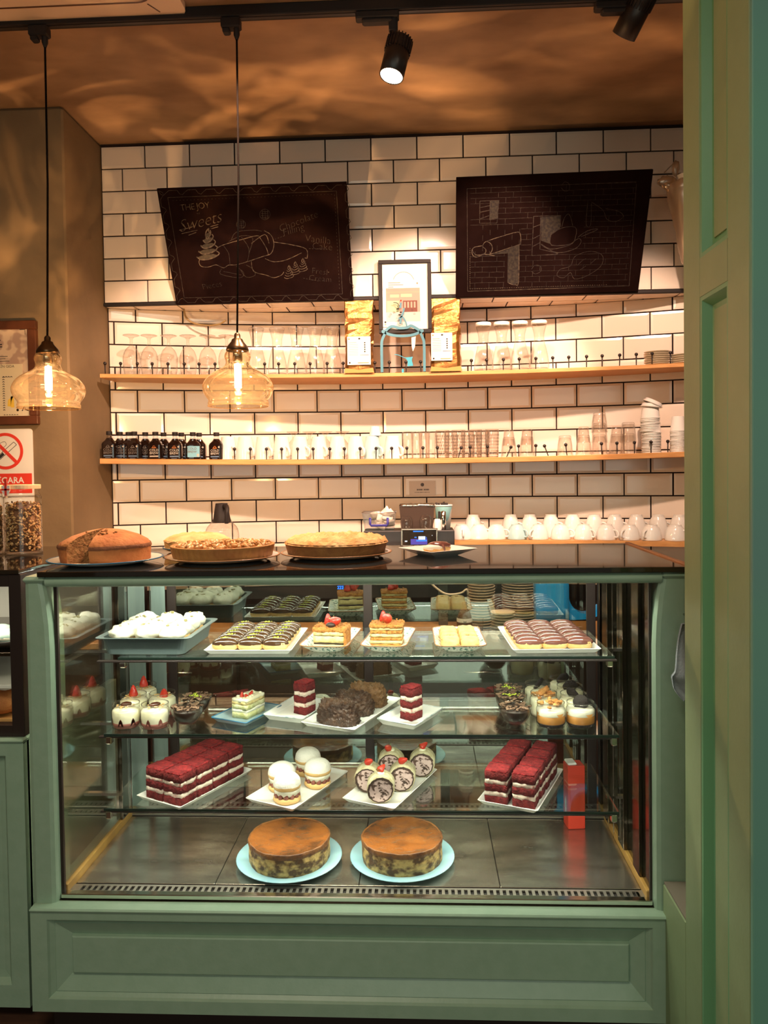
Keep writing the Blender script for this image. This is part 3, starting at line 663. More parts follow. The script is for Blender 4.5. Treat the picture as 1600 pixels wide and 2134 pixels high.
def spotlight(px, label, aim, power, cone, drop=.136, x=None, blend=.55, y=None):
    if x is None: x = at(px, 55, YTR).x
    y = YTR if y is None else y
    t = thing('track_spotlight', label, 'spotlight', (x, y, ZC-.034), 0, 'black track spotlights')
    a = Vector(aim)-Vector((x, y, ZC-.034-drop)); q = (-a).to_track_quat('Z', 'Y').to_euler()
    obj('driver', M().box(-.115, .02, -.017, .017, -.022, 0, .004).box(-.095, .0, -.015, .015, -.034, -.020, .005).mesh('driver', 'blackm'), t)
    obj('stem', M().box(-.012, .012, -.011, .011, -.06, 0, .003).box(-.0, .016, -.009, .009, -drop, -.02, .003).mesh('stem', 'blackm'), t)
    h = obj('housing', M().lathe([(.001, .062), (.030, .062), (.038, .055), (.039, .030), (.037, .012), (.0385, .010), (.0385, -.070), (.0355, -.071), (.033, -.055), (.001, -.052)], 32).mesh('housing', 'black'), t, (.010, 0, -drop), q)
    fins = M()
    for i in range(24):
        an = 2*PI*i/24; fins.box(.036, .0415, -.0018, .0018, .012, .058, T=T(rz=an))
    obj('cooling_fin', fins.mesh('cooling_fins', 'black'), h)
    obj('lens', M().lathe([(.001, -.0545), (.0325, -.0555), (.0352, -.069)], 28).mesh('lens', 'lens'), h, label='bright white lens')
    l = bpy.data.lights.new('spot_light', 'SPOT'); l.energy = power; l.color = WARM; l.spot_size = math.radians(cone); l.spot_blend = blend; l.shadow_soft_size = .030
    lo = bpy.data.objects.new('spot_light', l); C.objects.link(lo); lo.parent = h; lo.location = (0, 0, -.085)
    return t
spotlight(818, 'black track spotlight with bright lens above the chalkboards', (-.42, .22, 1.22), 140, 74)
spotlight(1318, 'black track spotlight cut off by the top edge of the photo', (-0.02, 1.70, 1.55), 118, 60, drop=.030, blend=.3)
Y2 = 0.12  # second track and its spots added out of view to light the niche
tr2 = thing('lighting_track', 'second black ceiling track above the top edge of the photo', 'lighting track', (0, Y2, ZC))
obj('rail', M().box(-.62, 1.15, -.018, .018, -.034, 0, .003).mesh('rail', 'blackm'), tr2)
for x_, aim, pw, cn, lb_ in ((-.50, (-.80, 1.62, 1.40), 140, 66, 'left'), (.10, (-.10, 1.70, 1.42), 112, 62, 'middle'), (.72, (.75, 1.60, 1.32), 135, 64, 'right')):
    spotlight(0, '%s spotlight on the track above the top edge of the photo' % lb_, aim, pw, cn, drop=.075, x=x_, blend=.45, y=Y2)
# air-conditioning cassette
ya = at(200, 52, 0).y
def onceil(px, py): d = ray(px, py); return Vector(CAM+d*((ZC-.012-CAM[2])/d[2]))
e1 = onceil(392, 26); e0 = onceil(0, 56)
ac = thing('air_conditioner', 'white ceiling air conditioner cassette at the top left corner', 'air conditioner', (e1.x-.475, e1.y-.475, ZC), 0)
def rrect(hx, hy, r, n=5):
    P = []
    for cx, cy, a0 in ((hx-r, hy-r, 0), (-hx+r, hy-r, PI/2), (-hx+r, -hy+r, PI), (hx-r, -hy+r, 1.5*PI)):
        for i in range(n+1): P.append((cx+r*math.cos(a0+PI/2*i/n), cy+r*math.sin(a0+PI/2*i/n)))
    return P
obj('panel', M().prismz(rrect(.475, .475, .035), -.022, 0).mesh('panel', 'acwhite'), ac)
ring = M(); Po = rrect(.40, .40, .06, 6); Pi = rrect(.393, .393, .055, 6); n = len(Po)
ring.add([(x, y, -.0228) for x, y in Po]+[(x, y, -.0228) for x, y in Pi], [(i, i+n, (i+1) % n+n, (i+1) % n) for i in range(n)])
obj('groove', ring.mesh('groove', 'browframe'), ac)
seam = M()
for sx, sy in ((1, 1), (-1, 1), (1, -1), (-1, -1)): seam.box(-.002, .002, 0, .05, -.0232, -.0224, T=T((sx*.37, sy*.405, 0), (0 if sy > 0 else PI)-sx*sy*.5))
obj('seam', seam.mesh('seam', 'browframe'), ac)
gr = M()
for i in range(16): gr.box(-.30, .30, -.006, .006, -.024, -.0226, T=T((0, -.32+.64*i/15, 0)))
for i in range(40): gr.box(-.0035, .0035, .300, .335, -.026, -.0226, T=T((-.29+.58*i/39, 0, 0)))
obj('grille', gr.mesh('grille', 'browframe'), ac)
# ------------------------------------------------------------------ wall shelves and what stands on them
SD = 0.17
def sfY(x): return nY(x)-SD-.115*max(0.0, 1-((x+.06)/1.33)**2)
def px2x(px, py):                      # X of a pixel on the shelf-front surface
    x = 0.0
    for _ in range(12): x = at(px, py, sfY(x)).x
    return x
def make_shelf(pts, th, label, pegs, x_end0=None, tilts={}):
    P = []
    for px, py in pts:
        x = px2x(px, py); P.append((x, at(px, py, sfY(x)).z))
    xs = [p[0] for p in P]; zs = [p[1] for p in P]
    c = np.polyfit(xs, zs, 2 if len(P) > 3 else 1)
    zf = lambda x: float(np.polyval(c, x))
    x0, x1 = xs[0], XR-.002; n = 36; z00 = zf(0)
    t = thing('wall_shelf', label, 'shelf', (0, nY(0)-SD/2, z00))
    oy = nY(0)-SD/2; vs = []; fs = []
    for i in range(n+1):
        x = x0+(x1-x0)*i/n; z = zf(min(x, 1.3))-z00; y0, y1 = sfY(x)-oy, nY(x)-.0055-oy
        vs += [(x, y0+.002, z), (x, y0, z-.002), (x, y0, z-th+.002), (x, y0+.002, z-th), (x, y1, z-th), (x, y1, z)]
    for i in range(n):
        for k in range(6): fs.append((i*6+k, i*6+(k+1) % 6, (i+1)*6+(k+1) % 6, (i+1)*6+k))
    fs += [tuple(range(5, -1, -1)), tuple(range(n*6, n*6+6))]
    obj('board', M().add(vs, fs).mesh('board', 'wood'), t)
    pm = M().tube([(0, 0, -.004), (0, 0, .042)], [.0019, .0032], 6).blob((0, 0, .046), (.0076, .0076, .0076), 8, 6).mesh('peg', 'black')
    for px in pegs:
        x = px2x(px, pts[0][1]-12); tl = tilts.get(px, random.uniform(-.03, .03))
        obj('peg', pm, t, (x, sfY(x)+.010-oy, zf(min(x, 1.3))-z00), (0, tl, 0))
    return zf
pegs1 = [217, 249, 284, 316, 348, 382, 414, 447, 481, 515, 550, 580, 613, 646, 681, 714, 747, 781, 811, 846, 877, 915, 946, 982, 1014, 1049, 1083, 1117, 1153, 1186, 1223, 1256, 1292, 1327, 1360, 1398]
pegs2 = [488, 520, 554, 586, 619, 652, 686, 717, 750, 783, 816, 848, 881, 912, 955, 980, 1016, 1056, 1081, 1117, 1143, 1182, 1255, 1287, 1323, 1358, 1393]
z1f = make_shelf([(208, 779.5), (417, 779.5), (569, 779.7), (790, 777), (975, 774), (1200, 766), (1423, 756)], .017, 'upper pine wall shelf with a row of black pins holding carafes', pegs1)
z2f = make_shelf([(208, 956), (530, 956.5), (750, 957), (975, 954.5), (1200, 949), (1423, 941)], .023, 'middle pine wall shelf with a row of black pins holding mugs', pegs2, tilts={955: .28, 1056: .42, 1143: -.35, 1182: -.1})
def s1(px, dy=.05, py=700):
    x = 0.0
    for _ in range(12): x = at(px, py, sfY(x)+dy).x
    return Vector((x, sfY(x)+dy, z1f(min(x, 1.3))))
def s2(px, dy=.05, py=920):
    x = 0.0
    for _ in range(12): x = at(px, py, sfY(x)+dy).x
    return Vector((x, sfY(x)+dy, z2f(min(x, 1.3))))
# ---- upper shelf
gob = M().lathe(smoothpts([(.030, .001), (.034, .02), (.037, .06), (.036, .085), (.026, .112), (.010, .128), (.0065, .140), (.0065, .158), (.014, .168), (.033, .174), (.034, .177), (.008, .180), (.001, .180)], 2), 24).mesh('bowl', 'wareglass')
lip = M().lathe([(.0305, .0012), (.0315, .0022), (.0305, .0032)], 24).mesh('rim', 'wareglass')
for i, px in enumerate([273, 310, 351, 391, 432, 472]):
    p = s1(px, .06); lab = '%s upturned stemmed beer glass counted from the left on the upper shelf' % ORD[i]
    t = thing('beer_glass', lab, 'glass', p, 0, 'upturned beer glasses on the upper shelf')
    obj('bowl_and_stem', gob, t); obj('rim', lip, t)
car = smoothpts([(.001, .003), (.038, .003), (.042, .010), (.0425, .03), (.036, .075), (.026, .115), (.0215, .140), (.0235, .165), (.031, .195), (.0325, .205)], 3)
carm = M().lathe(car, 28).mesh('carafe_body', 'wareglass')
carw = M().lathe([(.0328, .203), (.0345, .205), (.0345, .211), (.032, .213), (.001, .213)], 28).mesh('lid', 'wareglass')
carb = M().lathe([(.001, .0045), (.037, .0045), (.039, .010), (.037, .012), (.001, .012)], 24).mesh('base_ring', 'wareglass')
carl = mat('milky_lid', (.80, .76, .70), .35)
carw2 = M().lathe([(.030, .200), (.0345, .203), (.035, .213), (.032, .217), (.001, .217)], 28).mesh('lid', carl)
for i, px in enumerate([534, 577, 617, 656, 692]):
    t = thing('carafe', '%s clear glass carafe from the left beside the left gold coffee bag' % ORD[i], 'carafe', s1(px, .07), 0, 'clear carafes left of the gold bags')
    obj('body', carm, t); obj('lid', carw, t); obj('base_ring', carb, t)
for i, px in enumerate([1007, 1045, 1083, 1123]):
    t = thing('carafe', '%s white lidded glass carafe counted from the right gold coffee bag' % ORD[i], 'carafe', s1(px, .07), 0, 'white lidded carafes right of the gold bags')
    obj('body', carm, t); obj('lid', carw2, t); obj('base_ring', carb, t)
def coffee_bag(px0, px1, py_top, label, seed, lab_px):
    pc = (px0+px1)/2; p = s1(pc, .030); d = p.y+1.9
    wd = (px1-px0)*d/F; h = min(at(pc, py_top, p.y).z, ZS-.004)-p.z; t = thing('coffee_bag', label, 'coffee bag', p, 0.0, 'gold foil coffee bags')
    n, mz = 12, 20; vs = []; fs = []
    for j in range(mz+1):
        v = j/mz; dep = .034*(1-v**1.6)+.0025; ww = wd/2*(1-.03*math.sin(v*PI))
        for i in range(n):
            a = 2*PI*i/n; cx, sy = math.cos(a), math.sin(a)
            ex = math.copysign(abs(cx)**.45, cx); ey = math.copysign(abs(sy)**.55, sy)
            q = Vector((ex*ww, ey*dep, v*h)); k = mnoise.noise_vector(Vector((q.x*38+seed, q.y*38, q.z*30+seed)))*(.007*math.sin(v*PI)+.0015 if 0 < j < mz else 0)
            vs.append(q+k)
    for j in range(mz):
        for i in range(n): fs.append((j*n+i, j*n+(i+1) % n, (j+1)*n+(i+1) % n, (j+1)*n+i))
    fs += [tuple(range(n-1, -1, -1)), tuple(range(mz*n, mz*n+n))]
    obj('foil_bag', M().add(vs, fs, False).mesh('foil_bag', 'gold'), t)
    # paper label standing just proud of the foil
    lx = ((lab_px[0]+lab_px[1])/2-pc)*d/F; lw = (lab_px[1]-lab_px[0])*d/F; lz0 = at(pc, lab_px[3], p.y).z-p.z; lz1 = at(pc, lab_px[2], p.y).z-p.z
    yl = -.0445; lb = obj('paper_label', M().box(lx-lw/2, lx+lw/2, yl, yl+.003, lz0, lz1).mesh('paper_label', 'paper'), t, (0, 0, 0))
    pr = M(); hh = lz1-lz0
    pr.lathe([(.0001, 0), (.0035, 0)], 10, T=T((lx-lw/2+.008, yl-.0004, lz1-.010), rx=PI/2), mi=1)
    pr.blob((lx+.002, yl, lz1-.009), (.005, .0004, .004), 8, 5)
    for r in range(8): pr.box(lx-lw/2+.005, lx-lw/2+.005+lw*(.42 if r else .35), yl-.0004, yl, lz1-.026-r*hh*.062, lz1-.0245-r*hh*.062, mi=2 if r else 0)
    for r in range(5): pr.box(lx+lw*.22, lx+lw*.22+.006, yl-.0004, yl, lz1-.030-r*.0095, lz1-.024-r*.0095)
    pr.box(lx+.004, lx+lw*.42, yl-.0004, yl, lz0+hh*.335, lz0+hh*.35)
    pr.lathe([(.0001, 0), (.004, 0)], 10, T=T((lx-lw/2+.010, yl-.0004, lz0+.009), rx=PI/2))
    pr.box(lx-.006, lx+lw*.42, yl-.0004, yl, lz0+.006, lz0+.0095, mi=1)
    obj('print', pr.mesh('print', 'ink', 'caramel', 'inkgrey'), lb)
    obj('base_fold', M().prism([(-wd/2-.001, .001), (wd/2+.001, .001), (wd/2-.004, .022), (0, .014), (-wd/2+.004, .022)], -.040, -.0375).mesh('base_fold', 'kraft'), t)
coffee_bag(718, 779, 625, 'tall gold foil coffee bag with white label left of the black framed poster', 1.0, (725, 773, 705, 763))
coffee_bag(896, 960, 621, 'tall gold foil coffee bag with white label right of the black framed poster', 9.0, (898, 941, 697, 754))
# framed poster hung on the upper wall, its foot below the soffit
p = Vector((at(844, 620, YU-.013).x, YU-.013, z1f(0))); d = p.y+1.9
fw = (899-790)*d/F; zt_ = at(844, 542, p.y).z-p.z; zb_ = at(844, 695, p.y).z-p.z; fh = zt_-zb_
fr = thing('framed_poster', 'black framed white poster of a street cafe between two gold bags', 'picture frame', (p.x, p.y, p.z), 0)
b = .0165; m = M()
for x0, x1, z0, z1 in ((-fw/2, fw/2, zb_, zb_+b), (-fw/2, fw/2, zt_-b, zt_), (-fw/2, -fw/2+b, zb_+b, zt_-b), (fw/2-b, fw/2, zb_+b, zt_-b)): m.box(x0, x1, -.012, .012, z0, z1, .002)
obj('frame', m.mesh('frame', 'blackm'), fr)
sheet = obj('poster_sheet', M().box(-fw/2+b-.002, fw/2-b+.002, -.004, .006, zb_+b-.002, zt_-b+.002).mesh('poster_sheet', 'paper'), fr)
K['ppink'] = mat('print_pink', (.58, .27, .22), .7); K['pgrey'] = mat('print_pavement', (.50, .45, .42), .7); K['pbrown'] = mat('print_window', (.16, .05, .035), .7)
K['pgreen'] = mat('print_awning', (.42, .48, .30), .7); K['pskin'] = mat('print_tan', (.5, .3, .22), .7)
hmg = homog([(515, 65), (1138, 65), (1128, 940), (520, 940)], [(-fw/2, zt_), (fw/2, zt_), (fw/2, zb_), (-fw/2, zb_)])
def rq(m, x0, y0, x1, y1, dy, mi):
    a = [hmg(x0, y0), hmg(x1, y0), hmg(x1, y1), hmg(x0, y1)]
    m.add([(u, -.0042-dy, v) for u, v in a], [(0, 3, 2, 1)], False, mi)
pm = M()
rq(pm, 602, 405, 998, 800, 0, 1); rq(pm, 602, 690, 998, 765, .0001, 2); rq(pm, 602, 765, 998, 798, .0001, 2)
rq(pm, 612, 555, 755, 690, .0001, 4); rq(pm, 800, 555, 965, 690, .0001, 3); rq(pm, 602, 445, 998, 462, .0002, 5)
for x0, y0, x1, y1 in ((650, 480, 755, 515), (775, 475, 905, 512)): rq(pm, x0, y0, x1, y1, .0002, 4)
for x0 in (812, 850, 888, 925): rq(pm, x0, 570, x0+20, 640, .0003, 5)
rq(pm, 560, 860, 612, 870, .0002, 0)
pts = smoothpts([hmg(690, 300), hmg(715, 255), hmg(760, 222), hmg(815, 212), hmg(870, 228), hmg(910, 265), hmg(930, 305)], 4)
pm.ribbon(pts, .0022, -.0044, mi=0)
for r, (x0, x1) in enumerate(((630, 770), (630, 805), (630, 690))): rq(pm, x0, 335+r*26, x1, 343+r*26, .0002, 0)
rq(pm, 960, 340, 978, 362, .0002, 0)
pm.lathe([(.0001, 0), (.0042, 0)], 12, T=T((hmg(592, 825)[0], -.0044, hmg(592, 832)[1]), rx=PI/2), mi=5)
pm.lathe([(.0001, 0), (.0044, 0)], 12, T=T((hmg(592, 825)[0], -.0043, hmg(592, 805)[1]), rx=PI/2), mi=6)
for cx, cy in ((655, 715), (690, 690), (905, 670), (930, 715), (640, 740)):
    u, v = hmg(cx, cy); pm.lathe([(.003, 0), (.004, 0)], 10, T=T((u, -.0046, v), rx=PI/2), mi=6)
obj('poster_print', pm.mesh('poster_print', 'inkgrey', 'ppink', 'pgrey', 'pbrown', 'pgreen', 'pskin', 'ink'), sheet)
# blue tin stand shaped like a serving frame, with a rider figure on top and a little coffee pot
p = s1(842, .004); d = p.y+1.9
hm = lambda cx, cy: ((700+cx/5.714-842)*d/F, at(842, 530+cy/5.714, p.y).z-p.z)
st = thing('blue_stand', 'flat blue tin stand with arched legs, rider figure and coffee pot', 'ornament', p)
def plate(pts, wd, y0=-.002, y1=.002, mk='bluetin', nm='arch', closed=False, sm=4, par=None):
    P = smoothpts([hm(*q) for q in pts], sm) if sm else [hm(*q) for q in pts]
    m = M(); Pv = [Vector((a, 0, b)) for a, b in P]; L_, R_ = [], []
    for i, q in enumerate(Pv):
        dd = (Pv[min(i+1, len(Pv)-1)]-Pv[max(i-1, 0)]).normalized(); nn = Vector((-dd.z, 0, dd.x))*wd/2
        L_.append(q+nn); R_.append(q-nn)
    n = len(Pv); vs = [(a.x, y0, a.z) for a in L_]+[(a.x, y0, a.z) for a in R_]+[(a.x, y1, a.z) for a in L_]+[(a.x, y1, a.z) for a in R_]
    fs = []
    for i in range(n-1): fs += [(i, n+i, n+i+1, i+1), (2*n+i, 2*n+i+1, 3*n+i+1, 3*n+i), (i, i+1, 2*n+i+1, 2*n+i), (n+i, 3*n+i, 3*n+i+1, n+i+1)]
    fs += [(0, 2*n, 3*n, n), (n-1, 2*n-1, 4*n-1, 3*n-1)]
    return obj(nm, m.add(vs, fs).mesh(nm, mk), par if par is not None else st)
W = .0115
plate([(543, 1400), (543, 1080), (556, 1000), (590, 930)], W, nm='leg'); plate([(1046, 1400), (1046, 1080), (1030, 1000), (998, 930)], W, nm='leg')
plate([(575, 925), (640, 865), (690, 858), (760, 878), (850, 872), (890, 852), (940, 875), (1015, 925)], W, nm='top_bar')
plate([(565, 915), (650, 955), (790, 972), (930, 958), (1025, 915)], W, nm='lower_bar')
m = M()
for q in ((565, 915), (1022, 915)): u, v = hm(*q); m.lathe([(.0001, -.003), (.008, -.003), (.008, .003), (.0001, .003)], 12, False, T=T((u, 0, v), rx=PI/2))
obj('joint', m.mesh('joint', 'bluetin'), st)
u0, v0 = hm(765, 815); wm = M().lathe([(.0105, -.0008), (.0117, -.0008), (.0117, .0008), (.0105, .0008), (.0105, -.0008)], 22, False, T=T((u0, 0, v0), rx=PI/2))
for k in range(10): a = k*PI/5; wm.tube([(u0, 0, v0), (u0+.011*math.cos(a), 0, v0+.011*math.sin(a))], .0004, 4)
obj('wheel', wm.mesh('wheel', 'bluetin'), st)
plate([(770, 825), (775, 760), (800, 700), (815, 640)], .008, nm='rider', sm=3); plate([(745, 770), (790, 740), (830, 800), (845, 860)], .006, nm='rider', sm=3)
plate([(770, 640), (775, 600), (778, 575)], .0085, nm='rider', sm=2); plate([(690, 570), (735, 580), (760, 620)], .0022, mk='ink', nm='rider', sm=3)
u, v = hm(778, 550); obj('rider', M().blob((u, 0, v), (.0036, .002, .0036), 10, 6).mesh('rider_head', 'straw'), st)
for cx, cy, s_ in ((740, 650, .006), (775, 690, .005), (760, 720, .0055)):
    u, v = hm(cx, cy); obj('rider', M().blob((u, -.002, v), (s_, .0015, s_*.7), 8, 5).mesh('rider_patch', 'ink'), st)
pp = [hm(*q) for q in ((818, 1230), (910, 1222), (898, 1262), (915, 1330), (845, 1335), (850, 1275))]
obj('coffee_pot', M().prism(pp, -.002, .002).mesh('coffee_pot', 'bluetin2'), st); plate([(692, 1192), (740, 1198), (822, 1238)], .0026, nm='pot_handle', mk='bluetin2')
u, v = hm(790, 1380); obj('pot_post', M().box(u-.0045, u+.0045, -.002, .002, 0, v+.006).mesh('pot_post', 'bluetin2'), st)
obj('base_plate', M().lathe([(.001, .001), (.04, .001), (.04, .004), (.001, .004)], 28, T=T((u+.006, .020, 0), sc=(1, .40, 1))).mesh('base_plate', 'browframe'), st)
for a, b_ in (((600, 930), (690, 985)), ((885, 985), (990, 935))): pass
pm = [hm(*q) for q in ((895, 965), (950, 965), (938, 1100), (912, 1158), (900, 1100))]
obj('paper_spike', M().prism(pm, .004, .005).mesh('paper_spike', 'paper'), st)
# stacked saucers at the right end
sm_ = M().lathe([(.001, 0), (.028, 0), (.036, .003), (.052, .0065), (.054, .0085), (.050, .0085), (.030, .0045), (.001, .004)], 28).mesh('saucer', 'stack')
for j, (px, n_, nm) in enumerate(((1369, 7, 'left'), (1424, 5, 'right'))):
    p = s1(px, .075)
    for i in range(n_):
        tag(obj('saucer', sm_, None, (p.x+random.uniform(-.002, .002), p.y, p.z+i*.0088)), '%s stoneware saucer from the bottom of the %s stack on the upper shelf' % (ORD[i], nm), 'saucer', 'stacked saucers at the end of the upper shelf')
# loose cable hanging under the soffit
a = at(383, 646, YU+.08); b_ = at(470, 668, YU+.05)
pts = smoothpts([(a.x, a.y, ZS-.003), at(388, 662, YU+.08), at(405, 674, YU+.08), at(430, 678, YU+.07), at(455, 676, YU+.06), tuple(b_)], 5)
tag(obj('loose_cable', M().tube(pts, .0042, 8).mesh('loose_cable', mat('cable_grey', (.30, .20, .08), .5))), 'short bent grey cable hanging from the tiled soffit under the left chalkboard', 'cable')
# ---- middle shelf
def bottle_mesh():
    body = M(); n = 20
    sec = [(.028, .019, 0), (.031, .022, .004), (.031, .022, .062), (.028, .020, .070), (.018, .014, .082), (.0125, .0125, .090)]
    vs = []; fs = []
    for hx, hy, z in sec:
        for i in range(n):
            a = 2*PI*i/n; c_, s_ = math.cos(a), math.sin(a); e = .42 if z < .075 else 1.0
            vs.append((math.copysign(abs(c_)**e, c_)*hx, math.copysign(abs(s_)**e, s_)*hy, z))
    for k in range(len(sec)-1):
        for i in range(n): fs.append((k*n+i, k*n+(i+1) % n, (k+1)*n+(i+1) % n, (k+1)*n+i))
    fs.append(tuple(range(n-1, -1, -1)))
    return body.add(vs, fs, False).mesh('bottle_body', 'coffee')
bb = bottle_mesh()
neck = M().lathe([(.0125, .088), (.0105, .096), (.0098, .104)], 16).mesh('neck', 'wareglass')
cap = M().lathe([(.0125, .103), (.0128, .104), (.0128, .118), (.0118, .1195), (.001, .1195)], 18).mesh('cap', 'blackm')
bt1 = text_mesh('COLD', .0145, 'printwhite', bold=.0002); bt2 = text_mesh('BREW', .0145, 'printwhite', bold=.0002)
bf1 = text_mesh('COLD', .0145, 'printfaint', bold=.0002); bf2 = text_mesh('BREW', .0145, 'printfaint', bold=.0002)
badge = M().lathe([(.0001, 0), (.0042, 0)], 12, T=T(rx=PI/2)).mesh('badge', 'printwhite')
strip = M().box(-.019, .019, -.0002, .0, -.003, .003).box(-.012, .012, -.0002, 0, -.0095, -.0075).mesh('strip', 'printslate')
strip2 = M().box(-.019, .019, -.0002, .0, -.003, .003).mesh('strip', 'printwhite')
crest = M().lathe([(.004, 0), (.006, 0)], 10, T=T(rx=PI/2)).box(-.010, .010, -.0002, .0, -.005, -.002).mesh('crest', 'printorange')
crestf = M().lathe([(.004, 0), (.006, 0)], 10, T=T(rx=PI/2)).box(-.010, .010, -.0002, .0, -.005, -.002).mesh('crest', 'printfaint')
BF = [(228, 0), (280, 0), (324, 1), (365, 2), (402, 3), (451, 2)]; BR = [250, 268, 303, 341, 378, 415]
blab = ['leftmost bottle of the front row, beside the brown pillar', 'second front bottle with faint grey lettering', 'front bottle with orange crest and broad white strip', 'front bottle with crisp white lettering and slate strip', 'front bottle turned to show a blue side label', 'rightmost bottle next to the white mugs']
def bottle(p, kind, lab, rz=0):
    t = thing('coffee_bottle', 'dark cold coffee bottle, '+lab, 'bottle', p, rz, 'dark coffee bottles on the middle shelf')
    obj('body', bb, t); obj('neck', neck, t); obj('cap', cap, t)
    y = -.0225
    if kind == 3:
        obj('blue_label', M().box(-.026, .0262, -.0230, -.0195, .010, .058).mesh('blue_label', 'printblue'), t)
        obj('barcode', M().box(.014, .0235, -.0234, -.0229, .012, .024).mesh('barcode', 'printwhite'), t)
        obj('lettering', bf1, t, (-.006, -.0234, .047), (PI/2, 0, 0)); obj('lettering', bf2, t, (-.006, -.0234, .033), (PI/2, 0, 0))
        return
    a, b_ = (bt1, bt2) if kind else (bf1, bf2)
    obj('lettering', a, t, (0, y, .0385), (PI/2, 0, 0)); obj('lettering', b_, t, (0, y, .0255), (PI/2, 0, 0))
    obj('crest', crest if kind else crestf, t, (0, y, .053)); obj('strip', strip2 if kind == 1 else strip, t, (0, y, .0125))
    if kind != 1: obj('badge', badge, t, (.019, y, .054))
for i, (px, k) in enumerate(BF): bottle(s2(px, .040), k, blab[i], (.05, -.04, .0, .06, .35, -.12)[i])
for i, px in enumerate(BR): bottle(s2(px, .095), 0, '%s of the half hidden back row from the left' % ORD[i], .1)
# mugs, upturned, with handles
mugp = smoothpts([(.0405, .001), (.040, .010), (.0365, .05), (.0315, .085), (.030, .098), (.027, .1015), (.001, .1015)], 2)
def mug_parts(mk):
    return (M().lathe(mugp, 26).lathe([(.0405, .001), (.037, .001), (.033, .06)], 26).mesh('cup', mk),
            M().tube(smoothpts([(.036, 0, .018), (.052, 0, .014), (.060, 0, .028), (.056, 0, .046), (.036, 0, .056)], 3), .0055, 8).mesh('handle', mk))
mw = mug_parts('white'); mbl = mug_parts('cupblue')
for i, px in enumerate([475, 511, 549, 587, 625, 664, 703, 741, 776, 818]):
    blue = i == 8
    lab = 'pale blue upturned mug with a white paper cup standing on it' if blue else ('white upturned mug at the right end of the mug row beside the tumblers' if i == 9 else '%s white upturned mug from the dark bottles on the middle shelf' % ORD[i])
    t = thing('mug', lab, 'mug', s2(px, .062), -.75+random.uniform(-.1, .1), None if blue else 'upturned white mugs on the middle shelf')
    a, b_ = mbl if blue else mw
    obj('cup', a, t); obj('handle', b_, t)
p = s2(782, .062)
t = thing('paper_cup', 'small white paper cup upturned on the pale blue mug', 'cup', (p.x, p.y, p.z+.1018))
obj('cup', M().lathe([(.0275, .001), (.0265, .004), (.0205, .040), (.019, .043), (.001, .043)], 22).mesh('cup', 'white'), t)
obj('rolled_rim', M().lathe([(.0272, .0006), (.0292, .002), (.0272, .0036)], 22).mesh('rolled_rim', 'white'), t)
footed = M().lathe(smoothpts([(.031, .001), (.033, .03), (.030, .06), (.016, .085), (.007, .096), (.007, .108), (.014, .118), (.029, .1245), (.030, .127), (.001, .129)], 2), 22).mesh('dish', 'wareglass')
for i, px in enumerate([612, 645, 678, 714]):
    t = thing('footed_glass', '%s upturned footed dessert glass from the left behind the white mugs' % ORD[i], 'glass', s2(px, .135), 0, 'footed dessert glasses behind the mugs')
    obj('dish', footed, t)
def tumbler(h, r0, r1, fl, depth=.03):
    return M().lathe([(.001, .006), (r0*.95, .006), (r0, 0), (r0+.001, .003), (r0+(r1-r0)*.5, h*.5), (r1, h-.002), (r1-.001, h), (r1-.002, h-.002), (r0-.001, .008)], 32, wob=lambda a, z: depth*math.cos(fl*a)*(1 if z < h*.8 else .2)).mesh('tumbler', 'wareglass')
tall = tumbler(.118, .020, .025, 10, .04); cut = tumbler(.122, .025, .030, 16, .05)
for i, (px, dy) in enumerate([(850, .05), (868, .10), (884, .05), (897, .10)]):
    t = thing('ribbed_glass', '%s slim ribbed glass from the mugs on the middle shelf' % ORD[i], 'glass', s2(px, dy), 0, 'slim ribbed glasses')
    obj('tumbler', tall, t)
dim = M()
for r in range(7):
    for k in range(16):
        a = 2*PI*(k+.5*(r % 2))/16; rr = .0255+.004*r/7; dim.blob((rr*math.cos(a), rr*math.sin(a), .014+r*.014), (.0032, .0032, .005), 4, 3)
dimm = dim.mesh('facets', 'wareglass')
for i, (px, dy) in enumerate([(922, .05), (940, .11), (955, .05), (975, .11), (990, .05), (1006, .11), (1025, .05)]):
    t = thing('cut_glass', '%s cut crystal tumbler from the left in the middle of the shelf' % ORD[i], 'glass', s2(px, dy), 0, 'cut crystal tumblers')
    obj('tumbler', cut, t); obj('facets', dimm, t)
pan = M().lathe([(.033, 0), (.034, .002), (.031, .045), (.026, .082), (.0235, .086), (.001, .087)], 30, wob=lambda a, z: .03*math.cos(10*a) if z < .075 else 0).lathe([(.030, .004), (.028, .05), (.023, .078), (.001, .079)], 30).mesh('tumbler', 'wareglass')
small = M().lathe([(.026, 0), (.027, .002), (.024, .035), (.021, .066), (.019, .069), (.001, .070)], 30, wob=lambda a, z: .03*math.cos(9*a) if z < .055 else 0).lathe([(.0235, .003), (.021, .04), (.018, .062), (.001, .063)], 30).mesh('tumbler', 'wareglass')
G = [(1060, .055, [(pan, .0), (small, .048)], 'first stack beside the crystal tumblers'), (1098, .055, [(pan, .0), (small, .050)], 'second stack right of the crystal tumblers'),
     (1177, .055, [(pan, 0)], 'low tumbler standing alone'), (1216, .055, [(pan, 0), (small, .053)], 'stack left of the tallest stack'),
     (1249, .060, [(pan, 0), (pan, .05), (pan, .095)], 'tallest stack'), (1285, .09, [(pan, 0), (small, .05)], 'half hidden stack right of the tallest stack'), (1309, .05, [(pan, 0), (pan, .048)], 'stack nearest the paper cups')]
